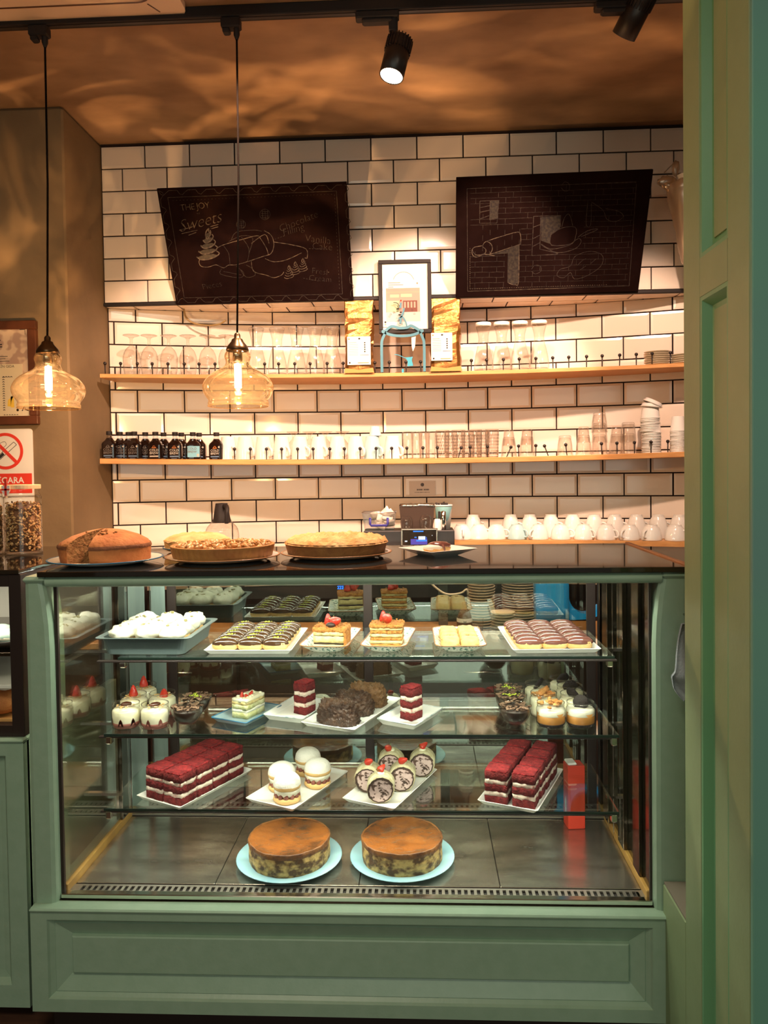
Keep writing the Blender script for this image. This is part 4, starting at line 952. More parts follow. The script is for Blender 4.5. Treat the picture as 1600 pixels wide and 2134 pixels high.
for px, dy, st_, nm in G:
    p = s2(px, dy)
    for j, (me, dz) in enumerate(st_):
        pos = ('' if len(st_) == 1 else ['bottom glass of the ', 'upper glass of the ' if len(st_) == 2 else 'middle glass of the ', 'top glass of the '][j])
        t = thing('tumbler', 'clear tumbler, %s%s' % (pos, nm), 'glass', (p.x, p.y, p.z+dz), 0, 'upturned stacked tumblers')
        obj('tumbler', me, t)
pc = M().lathe([(.0395, .0), (.0415, .0015), (.0395, .0035), (.0385, .004), (.0345, .044), (.032, .046), (.001, .045)], 24).mesh('paper_cup', 'white')
p = s2(1356, .060)
for i in range(22): topcup = tag(obj('paper_cup', pc, None, (p.x+random.uniform(-.0012, .0012)+(.002 if i < 13 else -.003), p.y, p.z+i*.0070)), '%s upturned paper cup from the bottom of the white stack with lids' % ORD[i], 'paper cup', 'stacked white paper cups')
lidm = M().lathe([(.040, 0), (.043, .001), (.043, .006), (.039, .008), (.037, .016), (.034, .017), (.001, .015)], 26).mesh('cup_lid', 'white')
for i, (dz, rx_, ry_) in enumerate(((.048, .05, .12), (.061, .1, .45))): obj('lid', lidm, topcup, (.003+.006*i, 0, dz), (rx_, ry_, 0), label='white plastic lid')
pc2 = M().lathe([(.031, .0), (.033, .0012), (.031, .0028), (.024, .062), (.022, .064), (.001, .063)], 22).mesh('paper_cup', 'white')
p = s2(1412, .065)
for i in range(18): tag(obj('paper_cup', pc2, None, (p.x+random.uniform(-.001, .001), p.y, p.z+i*.0052)), '%s upturned cup from the bottom of the slim stack by the green partition' % ORD[i], 'paper cup', 'slim stack of small paper cups')
# ---- low shelf with coffee cups
z3 = at(1180, 1126, nY(.6)-SD-.06).z
t = thing('wall_shelf', 'low pine shelf crowded with upturned white coffee cups', 'shelf', (0.9, nY(.9)-.12, z3))
x0 = px2x(935, 1128); vs = []; fs = []; n = 20
for i in range(n+1):
    x = x0+(XR-.003-x0)*i/n; y0, y1 = nY(x)-SD-.06, nY(x)-.0055
    vs += [(x-.9, y-nY(.9)+.12, zz) for y, zz in ((y0, 0), (y0, -.022), (y1, -.022), (y1, 0))]
for i in range(n):
    for k in range(4): fs.append((i*4+k, i*4+(k+1) % 4, i*4+4+(k+1) % 4, i*4+4+k))
fs += [(3, 2, 1, 0), (n*4, n*4+1, n*4+2, n*4+3)]
obj('board', M().add(vs, fs).mesh('board', 'wood'), t)
obj('wall_bracket', M().box(-.3, -.27, -.10, .115, -.06, -.0225).box(.3, .33, -.10, .115, -.06, -.0225).mesh('wall_bracket', 'black'), t)
cupp = smoothpts([(.043, .001), (.0435, .006), (.041, .030), (.033, .052), (.026, .060), (.0245, .066), (.022, .066), (.001, .063)], 2)
def cup_parts(sz, mk):
    pr = [(r, z*sz) for r, z in cupp]
    return (M().lathe(pr, 26).mesh('cup', mk), M().tube(smoothpts([(.039, 0, .014*sz), (.055, 0, .014*sz), (.060, 0, .026*sz), (.052, 0, .040*sz), (.034, 0, .044*sz)], 3), .0042, 8).mesh('handle', mk))
c1 = cup_parts(1.0, 'white'); c2 = cup_parts(1.55, 'white'); c3 = cup_parts(1.0, 'cupblue')
def s3(px, dy):
    x = .5
    for _ in range(10): x = at(px, 1110, nY(x)-SD-.06+dy).x
    return Vector((x, nY(x)-SD-.06+dy, z3))
for i, px in enumerate([962, 998, 1034, 1077, 1122, 1168, 1216, 1263, 1311, 1357, 1407]):
    bl = i == 3
    lab = 'pale blue upturned cup among white ones on the low shelf' if bl else '%s upturned white coffee cup from the left in the front row of the low shelf' % ORD[i]
    t = thing('coffee_cup', lab, 'cup', s3(px, .052), random.choice((-.8, -.4, -2.4, -1.5, -.9)), None if bl else 'upturned coffee cups on the low shelf')
    a, b_ = c3 if bl else c1
    obj('cup', a, t); obj('handle', b_, t)
for i, px in enumerate([986, 1064, 1104, 1148, 1193, 1238, 1281, 1326, 1371, 1415]):
    t = thing('coffee_cup', '%s taller upturned white cup from the left in the back row of the low shelf' % ORD[i], 'cup', s3(px, .150), random.choice((-.3, .2, -.5)), 'upturned tall cups at the back of the low shelf')
    obj('cup', c2[0], t); obj('handle', c2[1], t)
# ------------------------------------------------------------------ chalkboards leaning out from the upper wall
def chalkboard(bl, br, tl, tr, ytop, crop, name_label, scale):
    yb = YU-.022
    B0, B1 = at(*bl, yb), at(*br, yb); T0, T1 = at(*tl, ytop), at(*tr, ytop)
    x0, x1 = (B0.x+T0.x)/2, (B1.x+T1.x)/2; zb, zt = (B0.z+B1.z)/2, (T0.z+T1.z)/2
    wd = x1-x0; ht = math.hypot(yb-ytop, zt-zb); tilt = math.atan2(yb-ytop, zt-zb)
    t = thing('chalkboard', name_label, 'chalkboard', ((x0+x1)/2, yb, zb))
    t.rotation_euler = (tilt, math.atan2((B0.z-B1.z)+(T0.z-T1.z), 2*wd)*1.0, 0)
    obj('panel', M().box(-wd/2, wd/2, 0, .014, 0, ht, .0015).mesh('panel', 'board'), t)
    obj('wall_hook', M().tube([(-wd*.3, .014, ht*.9), (-wd*.3, .014+.001, ht*.9), (-wd*.3, .10, ht*.90+.02)], .002, 6).tube([(wd*.3, .014, ht*.9), (wd*.3, .015, ht*.9), (wd*.3, .10, ht*.90+.02)], .002, 6).mesh('wall_hook', 'black'), t)
    f = homog(crop, [(-wd/2, ht), (wd/2, ht), (wd/2, 0), (-wd/2, 0)])
    return t, f, wd, ht
def lines(par, f, polys, wdt, mk, nm='chalk_line', sm=0, y=-.0006):
    m = M()
    for P in polys:
        Q = [f(*q) for q in P]
        if sm and len(Q) > 2: Q = smoothpts(Q, sm)
        m.ribbon(Q, wdt, y)
    o = obj(nm, m.mesh(nm, mk), par)
    if nm in ('brick_drawing', 'stitch_line', 'dotted_line'): o['kind'] = 'stuff'
    return o
lb, lf, lw_, lh_ = chalkboard((368, 636), (737, 625), (327, 393), (722, 379), 1.235, [(22, 88), (1535, 35), (1595, 968), (190, 1003)], 'black chalkboard of sweets and a rolled cake, left of the poster', 1)
# border: scalloped edge, inner rectangle, dotted stitch line
bd = []
def scallop(a, b, n, out):
    pts = []
    for i in range(n):
        for k in range(7):
            t_ = (i+k/7)/n; s_ = max(0, math.sin(k/7*2*PI))*out
            x = a[0]+(b[0]-a[0])*t_; y = a[1]+(b[1]-a[1])*t_
            L_ = math.hypot(b[0]-a[0], b[1]-a[1]); pts.append((x-(b[1]-a[1])/L_*s_, y+(b[0]-a[0])/L_*s_))
    return pts
lines(lb, lf, [scallop((35, 105), (1520, 58), 10, 38), scallop((1520, 58), (1575, 960), 7, -30)[::1], scallop((200, 985), (1575, 960), 10, -36), scallop((40, 105), (200, 985), 7, -34)], .0022, 'chalkdim')
lines(lb, lf, [[(112, 158), (1455, 108)], [(1455, 108), (1508, 920)], [(1508, 920), (250, 946)], [(250, 946), (112, 158)]], .0022, 'chalkdim')
dots = []
for i in range(46):
    t_ = i/46; dots += [[(150+1290*t_, 182-50*t_), (158+1290*t_, 181.6-50*t_)]]
    if i < 28: u = i/28; dots += [[(1440+45*u, 135+760*u), (1440.7+45*u, 147+760*u)], ]
lines(lb, lf, dots, .0016, 'chalkdim', 'stitch_line')
def btext(par, f, s_, x, y, size, mk, ang=0.0, shear=0.0, space=1.0, bold=-.0009):
    u, v = f(x, y); me = text_mesh(s_, size, mk, shear=shear, space=space, bold=bold)
    o = obj('chalk_lettering', me, par, (u, -.0007, v), (PI/2, -ang, 0)); return o
btext(lb, lf, 'THE JOY', .038, .0, 1, 'chalk') if False else None
btext(lb, lf, 'THE JOY', 328, 230, .036, 'chalk', .06, space=.9, bold=-.0006)
btext(lb, lf, 'of', 348, 285, .022, 'chalkdim', .1, .3)
btext(lb, lf, 'Sweets', 362, 352, .070, 'chalk', .20, .45, space=.95, bold=-.0016)
lines(lb, lf, [[(205, 415), (290, 395), (330, 380)], [(225, 442), (350, 415)], [(280, 455), (340, 432)], [(450, 388), (515, 370)], [(455, 405), (515, 388)]], .0026, 'chalk')
btext(lb, lf, 'Chocolate', 1150, 350, .042, 'chalkdim', .33, .15); btext(lb, lf, 'Filling', 1110, 415, .042, 'chalkdim', .25, .15)
btext(lb, lf, 'Vanilla', 1310, 492, .042, 'chalkdim', -.14, 0); btext(lb, lf, 'Cake', 1345, 548, .042, 'chalkdim', -.10, 0)
btext(lb, lf, 'Fresh', 1335, 745, .036, 'chalkdim', -.15); btext(lb, lf, 'Cream', 1330, 800, .036, 'chalkdim', -.12)
btext(lb, lf, 'Pieces', 470, 850, .036, 'chalkdim', .15)
# ice cream swirl and cake drawing
def swirl(cx, cy, s_, par, f, mk, wd_):
    L_ = []
    for k, (yy, hw) in enumerate(((0, 20), (32, 40), (75, 58), (120, 75), (165, 90))):
        L_.append([(cx+(-hw)*s_, cy+(yy+20)*s_), (cx-hw*.6*s_, cy+(yy+42)*s_), (cx, cy+(yy+40)*s_), (cx+hw*.7*s_, cy+(yy+18)*s_), (cx+hw*s_, cy+(yy-8)*s_), (cx+hw*.75*s_, cy+(yy-25)*s_)])
    L_.append([(cx-22*s_, cy+20*s_), (cx-15*s_, cy-15*s_), (cx+5*s_, cy-40*s_), (cx+2*s_, cy-20*s_), (cx+20*s_, cy+5*s_)])
    lines(par, f, L_, wd_, mk, 'ice_cream_drawing', sm=4)
swirl(435, 440, 1.0, lb, lf, 'chalk', .0042)
m = M()
for k, (yy, hw) in enumerate(((8, 25), (48, 45), (92, 62), (136, 78), (178, 86))):
    q = [lf(435-hw, 440+yy+12), lf(435-hw*.4, 440+yy-8), lf(435+hw*.5, 440+yy-16), lf(435+hw*.95, 440+yy-4), lf(435+hw*.4, 440+yy+22), lf(435-hw*.5, 440+yy+28)]
    m.add([(a, -.0004, b) for a, b in q], [tuple(range(6))])
obj('ice_cream_fill', m.mesh('ice_cream_fill', mat('chalk_smudge', (.05, .038, .020), .95, col2=(.022, .016, .010), scale=80)), lb)
for cx, cy in ((1080, 710), (1130, 680), (1190, 655)): swirl(cx, cy, .42, lb, lf, 'chalk', .0024)
lines(lb, lf, [[(372, 640), (365, 670), (385, 700), (440, 705), (500, 688), (560, 712), (600, 690), (660, 688), (760, 660), (880, 620), (930, 605), (955, 560), (955, 500), (930, 450), (880, 420)],
               [(500, 560), (560, 530), (700, 490), (820, 460), (850, 480), (900, 560), (915, 610)], [(780, 520), (885, 450), (920, 520)],
               [(960, 510), (1090, 530), (1215, 565), (1225, 640)], [(780, 660), (800, 740), (900, 770), (960, 790), (1020, 770), (1040, 745)], [(890, 640), (960, 665), (1060, 650), (1180, 595)],
               [(1225, 640), (1205, 635)]], .0026, 'chalk', 'cake_drawing', sm=4)
lines(lb, lf, [[(600, 505), (700, 460), (790, 480), (760, 600)], [(560, 540), (600, 600), (610, 680)], [(700, 470), (760, 560), (750, 660)], [(620, 490), (660, 430), (800, 415), (860, 425)],
               [(545, 720), (538, 762), (690, 790), (720, 750), (660, 700)], [(690, 720), (740, 785), (812, 770), (790, 720), (740, 690)], [(560, 740), (700, 768)]], .0020, 'chalkdim', 'cake_drawing', sm=3)
for cx, cy, r in ((885, 292, 42), (695, 370, 36)):
    lines(lb, lf, [[(cx+r*math.cos(i*PI/6), cy+r*math.sin(i*PI/6)) for i in range(13)]]+[[(cx-r*.7, cy-r*.6+k*r*.4), (cx+r*.7, cy-r*.5+k*r*.4)] for k in range(4)]+[[(cx-r*.5+k*r*.5, cy-r*.8), (cx-r*.4+k*r*.5, cy+r*.8)] for k in range(3)], .0018, 'chalkdim', 'berry_drawing')
lines(lb, lf, [[(1240+i*22, 562+i*.8), (1252+i*22, 563+i*.8)] for i in range(7)]+[[(1195+i*22, 795+i*4), (1207+i*22, 797+i*4)] for i in range(6)]+[[(965+i*22, 488-i*8), (977+i*22, 484-i*8)] for i in range(4)], .002, 'chalkdim', 'dotted_line')
rb, rf, rw_, rh_ = chalkboard((951, 620), (1332, 607), (951, 370), (1361, 353), 1.225, [(38, 90), (1572, 30), (1462, 968), (36, 1010)], 'black chalkboard of a brick wall and a slice of cake, right of the poster', 1)
brk = []; rows = 19
gx0 = lambda v: 150-6*v; gx1 = lambda v: 1440-70*v
gy = lambda u, v: 170+770*v-(40-20*v)*u
for r in range(rows+1):
    v = r/rows; a, b_ = 0.0, 1.0
    segs = [(0, 1)]
    if 4 <= r <= 6: segs = [(.17, 1)]
    if 6 <= r <= 12: segs = [(0, .38), (.70, 1)] if r < 8 else ([(.31, .38), (.70, 1)] if r < 12 else [(.31, .38), (.62, 1)])
    if 13 <= r: segs = [(0, .22), (.30, 1)]
    for a, b_ in segs:
        P = [(gx0(v)+(gx1(v)-gx0(v))*u, gy(u, v)+random.uniform(-2, 2)) for u in [a+(b_-a)*i/5 for i in range(6)]]; brk.append(P)
vert = []
for r in range(rows):
    v = (r+.0)/rows; v2 = (r+1)/rows
    for k in range(11):
        u = (k+(.5 if r % 2 else .0)+.35)/11
        if 6 <= r <= 12 and .38 < u < .70: continue
        if 13 <= r and .22 < u < .30: continue
        if u < 1 and random.random() < .8: vert.append([(gx0(v)+(gx1(v)-gx0(v))*u, gy(u, v)), (gx0(v2)+(gx1(v2)-gx0(v2))*u, gy(u, v2))])
left_ = [p_ for p_ in brk+vert if p_[-1][0] < 720]; right_ = [p_ for p_ in brk+vert if p_[-1][0] >= 720]
lines(rb, rf, left_, .0015, 'chalkdim', 'brick_drawing'); lines(rb, rf, right_, .0010, 'chalkdim', 'brick_drawing')
lines(rb, rf, [[(122, 175), (128, 962)], [(128, 962), (1390, 925)], [(1390, 925), (1440, 140)], [(122, 175), (1440, 125)]], .0022, 'chalkdim', 'border_line')
lines(rb, rf, [[(128, 962), (900, 940)]], .0034, 'chalk', 'border_line')
lines(rb, rf, [[(145+i*18, 945-i*.5), (152+i*18, 945-i*.5)] for i in range(60)]+[[(146, 630+i*16), (146, 638+i*16)] for i in range(20)], .0024, 'chalk', 'stitch_line')
lines(rb, rf, [[(222, 270), (370, 265), (355, 438), (220, 440), (222, 270)], [(302, 268), (298, 415), (355, 405)], [(225, 320), (298, 305)], [(225, 355), (298, 340)], [(225, 405), (298, 380)]], .0028, 'chalkdim', 'window_drawing')
lines(rb, rf, [[(640, 388), (852, 382), (848, 470)], [(640, 388), (628, 690), (830, 678)], [(695, 395), (690, 640), (830, 672)], [(640, 470), (695, 450)], [(636, 560), (692, 530)], [(632, 620), (690, 590)]], .0028, 'chalkdim', 'window_drawing')
chr_ = mat('chalk_rub', (.026, .019, .011), .95, col2=(.009, .005, .004), scale=90, lo=.4, hi=.6)
for quad in (((302, 268), (368, 266), (356, 405), (300, 415)), ((697, 395), (850, 385), (845, 480), (775, 530), (770, 600), (700, 575)), ((320, 680), (440, 640), (528, 605), (520, 900), (480, 915), (438, 895), (440, 672))):
    q = [rf(*p_) for p_ in quad]; obj('chalk_shading', M().add([(a, -.0003, b) for a, b in q], [tuple(range(len(q)-1, -1, -1))]).mesh('chalk_shading', chr_), rb)
lines(rb, rf, [[(250, 600), (275, 578), (400, 538), (515, 508), (538, 530), (540, 590), (525, 605), (420, 640), (300, 678), (255, 672)], [(250, 600), (245, 620), (268, 640), (262, 670), (205, 685), (175, 668), (165, 640), (185, 622), (245, 612)],
               [(275, 578), (310, 600), (320, 640), (300, 678)], [(528, 605), (525, 890), (500, 912), (470, 910), (440, 895)], [(160, 640), (165, 680), (195, 700), (255, 680), (340, 690)]], .0028, 'chalk', 'rolling_pin_drawing', sm=3)
lines(rb, rf, [[(775, 530), (860, 478), (965, 472), (968, 545), (930, 600), (780, 610), (775, 530)], [(860, 470), (880, 400), (910, 370), (930, 400), (945, 460)], [(700, 600), (780, 640), (920, 610), (970, 570), (1000, 560), (1010, 590), (960, 640), (830, 668), (720, 620), (700, 600)], [(985, 550), (1060, 500), (1140, 485), (1110, 505), (1010, 545)]], .0026, 'chalkdim', 'cake_slice_drawing', sm=3)
lines(rb, rf, [[(825, 830), (850, 795), (930, 770), (960, 700), (1060, 660), (1150, 670), (1185, 710), (1160, 780), (1050, 850), (960, 870), (930, 820), (880, 860), (830, 850), (825, 830)], [(985, 765), (1020, 730), (1050, 715)], [(1090, 750), (1130, 715)], [(1005, 800), (1050, 770)],
               [(625, 795), (650, 765), (695, 770), (698, 810), (655, 830), (625, 810)], [(860, 150), (880, 125), (915, 140), (915, 185), (880, 195), (855, 170)], [(1060, 290), (1050, 450), (1085, 455), (1090, 290)], [(1090, 280), (1180, 340), (1210, 410), (1280, 430), (1340, 390), (1300, 350), (1200, 330)]], .0020, 'chalkdim', 'spoon_drawing', sm=3)
# ------------------------------------------------------------------ on the brown pillar: certificate and no-smoking sign
YPf = YP-.001
def onp(px, py): return at(px, py, YPf-.02)
c0, c1_ = onp(78, 667), onp(75, 884)
cx1 = (c0.x+c1_.x)/2; cw = .36; ztop, zbot = c0.z, c1_.z
ce = thing('framed_certificate', 'brown framed certificate with map print behind the left pendant lamp', 'picture frame', (cx1-cw/2, YPf-.012, zbot))
hh = ztop-zbot; b = .034; m = M()
for x0, x1, z0, z1 in ((-cw/2, cw/2, 0, b), (-cw/2, cw/2, hh-b, hh), (-cw/2, -cw/2+b, b, hh-b), (cw/2-b, cw/2, b, hh-b)): m.box(x0, x1, -.012, .012, z0, z1, .003)
obj('frame', m.mesh('frame', 'browframe'), ce)
K['mappaper'] = mat('map_print', (.60, .46, .34), .6, col2=(.40, .27, .21), scale=26, detail=1, lo=.45, hi=.55, stretch=(1, 1, 1))
pp_ = obj('certificate_sheet', M().box(-cw/2+b-.002, cw/2-b+.002, -.003, .010, b-.002, hh-b+.002).mesh('certificate_sheet', 'mappaper'), ce)
K['cardcream'] = mat('card_cream', (.66, .57, .40), .6)
XE = cw/2
d = YPf+1.9-.012
def cu(cx): return XE-(78-cx/4.026)*d/F       # crop px -> local x
def cv(cy): return at(60, 650+cy/4.026, YPf-.015).z-zbot
obj('certificate_card', M().box(-cw/2+b, cu(185), -.0045, -.0028, b, cv(435)).box(cu(185), cw/2-b+.001, -.0042, -.0028, b, cv(560)).mesh('certificate_card', 'cardcream'), pp_)
text(pp_, 'ŞİRİN GIDA', .0145, 'ink', (cu(30), -.005, cv(455)))
ch = M()
def chev(x, z, s_, vert):
    ch.ribbon([(x-s_, z), (x, z+s_*.8), (x+s_, z)] if vert else [(x-s_, z), (x, z+s_*.8), (x+s_, z)], s_*.7, -.0049)
for i in range(15): chev(cu(18), cv(548)-i*.0093, .0042, True)
for i in range(4): chev(cu(20)+i*.0105, cv(545), .0042, True)
for i in range(6): chev(cu(20)+i*.0105, b+.004, .0034, True)
ch.ribbon([(cu(170), cv(148)), (cu(218), cv(148)), (cu(218), cv(190))], .002, -.0049)
for r in range(3): ch.box(-cw/2+b+.004, cu(60-20*(r == 1)+15*(r == 2)), -.0049, -.0045, cv(372+r*20), cv(368+r*20))
for z_, x_ in ((cv(230), cu(2)), (cv(265), cu(14)), (cv(285), cu(16))): ch.box(-cw/2+b+.05, x_, -.0049, -.0045, z_-.004, z_)
for i in range(4): ch.ribbon([(cu(175), cv(830)), (cu(195), cv(790)), (cu(205), cv(820)), (cu(232), cv(828))], .004, -.005)
obj('certificate_print', ch.mesh('certificate_print', 'ink'), pp_)
m = M(); m.lathe([(.0001, 0), (.0052, 0)], 14, T=T((cu(135), -.0049, cv(822)), rx=PI/2)); obj('round_stamp', m.mesh('round_stamp', 'brass'), pp_)
obj('yellow_mark', M().ribbon([(cu(62), cv(790)), (cu(68), cv(740)), (cu(90), cv(705)), (cu(92), cv(800))], .014, -.0049).mesh('yellow_mark', mat('print_yellow', (.75, .50, .06), .6)), pp_)
# no-smoking sign
a0, a1 = at(67, 893, YPf-.005), at(67, 1035, YPf-.005)
sw = .30; sz1 = a0.z; sz0 = sz1-.345; xr_ = a0.x
sg = thing('no_smoking_sign', 'white no smoking sign with red ring and red band on the brown pillar', 'sign', (xr_-sw/2, YPf-.004, sz0))
obj('plate', M().prism(rrect(sw/2, (sz1-sz0)/2, .012), -.0015, .0035, T=T((0, 0, (sz1-sz0)/2))).mesh('plate', 'signwhite'), sg)
dS = YPf+1.9
def su(cx): return sw/2-(67-cx/4.026)*dS/F
def sv(cy): return at(40, 650+cy/4.026, YPf-.005).z-sz0
rO = (su(185)-su(28)); ccx, ccz = su(30), sv(1167)
m = M(); m.lathe([(rO*.835, 0), (rO, 0), (rO, .0008), (rO*.835, .0008)], 44, False, T=T((ccx, -.0016, ccz), rx=PI/2))
m.box(-rO*.9, rO*.9, -.0026, -.0016, -rO*.09, rO*.09, T=T((ccx, -.0003, ccz), ry=PI/4))
obj('red_ring', m.mesh('red_ring', 'red'), sg)
m = M(); q = rO*.11
for s_ in (-1, 1): m.ribbon([(ccx-rO*.6-q*s_*.7, ccz-rO*.55+q*s_*.7), (ccx+rO*.56-q*s_*.7, ccz+rO*.42+q*s_*.7)], .0022, -.0018)
m.ribbon([(ccx+rO*.56-q*.7, ccz+rO*.42+q*.7), (ccx+rO*.56+q*.7, ccz+rO*.42-q*.7)], .0022, -.0018)
m.ribbon(smoothpts([(ccx-rO*.45, ccz+.02), (ccx-rO*.25, ccz+rO*.45), (ccx-rO*.02, ccz+rO*.52), (ccx+rO*.06, ccz+rO*.35), (ccx-rO*.1, ccz+rO*.2)], 4), .0016, -.0018)
m.ribbon([(ccx-rO*.35, ccz-rO*.34), (ccx-rO*.1, ccz-rO*.13)], .012, -.0017)
obj('cigarette_symbol', m.mesh('cigarette_symbol', 'ink'), sg)
obj('red_band', M().box(-sw/2+.008, su(257), -.0024, -.0014, sv(1500)-.01, sv(1355)).mesh('red_band', 'red'), sg)
tm = text(sg, 'SİGARA', (sv(1385)-sv(1440))*1.32, 'signwhite', (su(188), -.0028, sv(1414)), align='RIGHT', bold=.0006)
# ------------------------------------------------------------------ back bench behind the display case
ZBN = .775
bn = thing('back_bench', 'dark work bench with timber top behind the display case', 'bench', (0.15, 1.28, 0))
obj('bench_top', M().box(-1.5, 1.55, -.20, .20, ZBN-.03, ZBN, .003).mesh('bench_top', 'oak'), bn)
m = M().box(-1.5, 1.55, -.17, .19, .02, ZBN-.03)
obj('bench_body', m.mesh('bench_body', 'bench'), bn)
for i in range(5): 
    dd = obj('bench_door', M().box(-1.48+i*.606, -1.48+i*.606+.59, -.185, -.171, .06, ZBN-.05, .003).mesh('bench_door', 'bench'), bn)
    obj('handle', M().tube([(-1.2+i*.606, -.20, ZBN-.12), (-1.06+i*.606, -.20, ZBN-.12)], .005, 8).mesh('handle', 'chrome'), dd)
# white stone counter carrying the coffee machine
ZW = 1.108
wc = thing('stone_counter', 'narrow white stone counter along the tiles behind the pies', 'counter', (-.62, 1.42, 0))
XWR = px2x(945, 1128)+.62-.01
obj('stone_top', M().box(-.77, XWR, -.14, .085, ZW-.03, ZW, .003).mesh('stone_top', 'whitemat'), wc)
for x_ in (-.74, -.2, XWR-.06): obj('support', M().box(x_, x_+.04, -.02, .03, ZBN, ZW-.03).mesh('support', 'steeldk'), wc)
def onw(px, y): return at(px, 1110, y)
# coffee pot
p = at(463, 1125, 1.44); R = .052
t = thing('coffee_pot', 'round glass coffee pot with black lid and handle before the tiles', 'coffee pot', (p.x, 1.44, ZW))
zt2 = at(463, 1048, 1.44).z-ZW
obj('warming_plate', M().lathe([(.001, .001), (.075, .001), (.075, .012), (.06, .016), (.001, .016)], 28).mesh('warming_plate', 'chrome'), t)
g0 = .017
obj('glass_body', M().lathe(smoothpts([(.001, g0), (.055, g0), (.066, g0+.012), (.074, g0+.04), (.068, g0+.075), (.050, g0+.098), (.044, g0+.105)], 3), 30).mesh('glass_body', 'wareglass'), t)
obj('lid', M().lathe([(.040, g0+.103), (.041, g0+.108), (.037, g0+.120), (.026, zt2-.002), (.001, zt2)], 24).mesh('lid', 'blackm'), t)
obj('water_line', M().lathe([(.069, g0+.070), (.0695, g0+.072)], 30).mesh('water_line', 'wareglass'), t)
obj('handle', M().tube(smoothpts([(.02, -.03, zt2-.012), (.038, -.058, zt2-.014), (.044, -.078, zt2-.03), (.042, -.080, zt2-.055), (.040, -.076, zt2-.085)], 3), .0095, 8).mesh('handle', 'blackm'), t)
# black coffee machine and the things on it
YM = 1.36
mx0, mx1 = at(757, 1120, YM).x, at(947, 1120, YM).x; ZM = at(850, 1106, YM).z
mc = thing('coffee_machine', 'low black coffee machine with lit drinks screen in a silver bezel', 'coffee machine', ((mx0+mx1)/2, YM+.09, ZW))
hw = (mx1-mx0)/2
obj('body', M().box(-hw, hw, -.085, .075, .0005, ZM-ZW, .004).mesh('body', 'black'), mc)
qx0, qx1 = at(836, 1120, YM-.02).x-(mx0+mx1)/2, at(912, 1120, YM-.02).x-(mx0+mx1)/2; zq = at(874, 1101, YM-.02).z-ZW
m = M(); b = .006
for x0, x1, z0, z1 in ((qx0, qx1, zq-b, zq), (qx0, qx0+b, 0.0, zq-b), (qx1-b, qx1, 0.0, zq-b)): m.box(x0, x1, -.112, -.084, z0, z1, .002)
obj('bezel', m.mesh('bezel', 'chrome'), mc)
obj('panel', M().box(qx0+b, qx1-b, -.108, -.084, 0.0, zq-b).mesh('panel', 'blackglass'), mc)
sc0 = homog([(640, 690), (1085, 690), (1085, 880), (640, 880)], [(qx0+b, zq-b), (qx1-b, zq-b), (qx1-b, at(874, 1137.5, YM-.02).z-ZW), (qx0+b, at(874, 1137.5, YM-.02).z-ZW)])
def sq(x0, y0, x1, y1, dy): a, c_ = sc0(x0, y0), sc0(x1, y1); return [(a[0], -.1082-dy, c_[1]), (c_[0], -.1082-dy, c_[1]), (c_[0], -.1082-dy, a[1]), (a[0], -.1082-dy, a[1])]
m = M(); m.add(sq(745, 800, 965, 865, 0), [(0, 1, 2, 3)], mi=2)
m.add(sq(780, 703, 915, 716, 0), [(0, 1, 2, 3)], mi=0); m.add(sq(795, 775, 825, 785, 0), [(0, 1, 2, 3)], mi=0); m.add(sq(668, 818, 700, 832, 0), [(0, 1, 2, 3)], mi=1)
m.add(sq(848, 768, 938, 808, .0002), [(0, 1, 2, 3)], mi=1); m.add(sq(820, 812, 960, 828, .0001), [(0, 1, 2, 3)], mi=0)
u, v = sc0(945, 788); m.lathe([(.0028, 0), (.0042, 0)], 12, T=T((u, -.1083, v), rx=PI/2), mi=0)
u, v = sc0(1030, 758); m.add([(u-.002, -.1083, v-.0015), (u+.002, -.1083, v-.0015), (u, -.1083, v+.002)], [(0, 1, 2)], mi=1)
obj('screen', m.mesh('screen', 'screenblue', 'screenwhite', 'screenviolet'), mc, label='lit screen showing a blue and white cup')
# plastic box with blue handle
cc = at(790, 1085, YM+.03)
bx = thing('plastic_box', 'clear plastic box with a blue handle stuffed with white sachets', 'storage box', (cc.x, YM+.065, ZM))
bw = 70*3.3/F/2; bh = at(790, 1068, YM+.03).z-ZM
K['boxplastic'] = glass('cloudy_plastic', (.86, .83, .82), .25, .7, 2, .2, (1, .96, .95))
obj('tub', M().add([(-bw*.86, -.05, 0), (bw*.86, -.05, 0), (bw*.86, .05, 0), (-bw*.86, .05, 0), (-bw, -.056, bh), (bw, -.056, bh), (bw, .056, bh), (-bw, .056, bh)], [(3, 2, 1, 0), (0, 1, 5, 4), (1, 2, 6, 5), (2, 3, 7, 6), (3, 0, 4, 7)]).mesh('tub', 'boxplastic'), bx)
obj('rim', M().tube([(-bw, -.056, bh), (bw, -.056, bh), (bw, .056, bh), (-bw, .056, bh), (-bw, -.056, bh)], .003, 6).mesh('rim', 'boxplastic'), bx)
obj('handle', M().tube([(-bw*.52, -.058, bh*.72), (-bw*.52, -.062, bh*.38), (-bw*.46, -.062, bh*.30), (bw*.46, -.062, bh*.30), (bw*.52, -.062, bh*.38), (bw*.52, -.058, bh*.72)], .0052, 8).mesh('handle', mat('dark_blue_plastic', (.025, .02, .22), .4)), bx)
for i in range(9):
    tag(obj('sugar_sachet', M().rough_box(-.024, .024, -.003, .003, -.016, .016, .002, 60, (4, 1, 3), i).mesh('sugar_sachet', 'paper'), None, (cc.x+random.uniform(-.03, .045), YM+.065+random.uniform(-.025, .025), ZM+.022+i*.0068), (random.uniform(-.6, .6), random.uniform(-.8, .8), random.uniform(-.5, .5))), 'white paper sachet in the clear plastic box with blue handle', 'sachet', 'sachets in the plastic box')
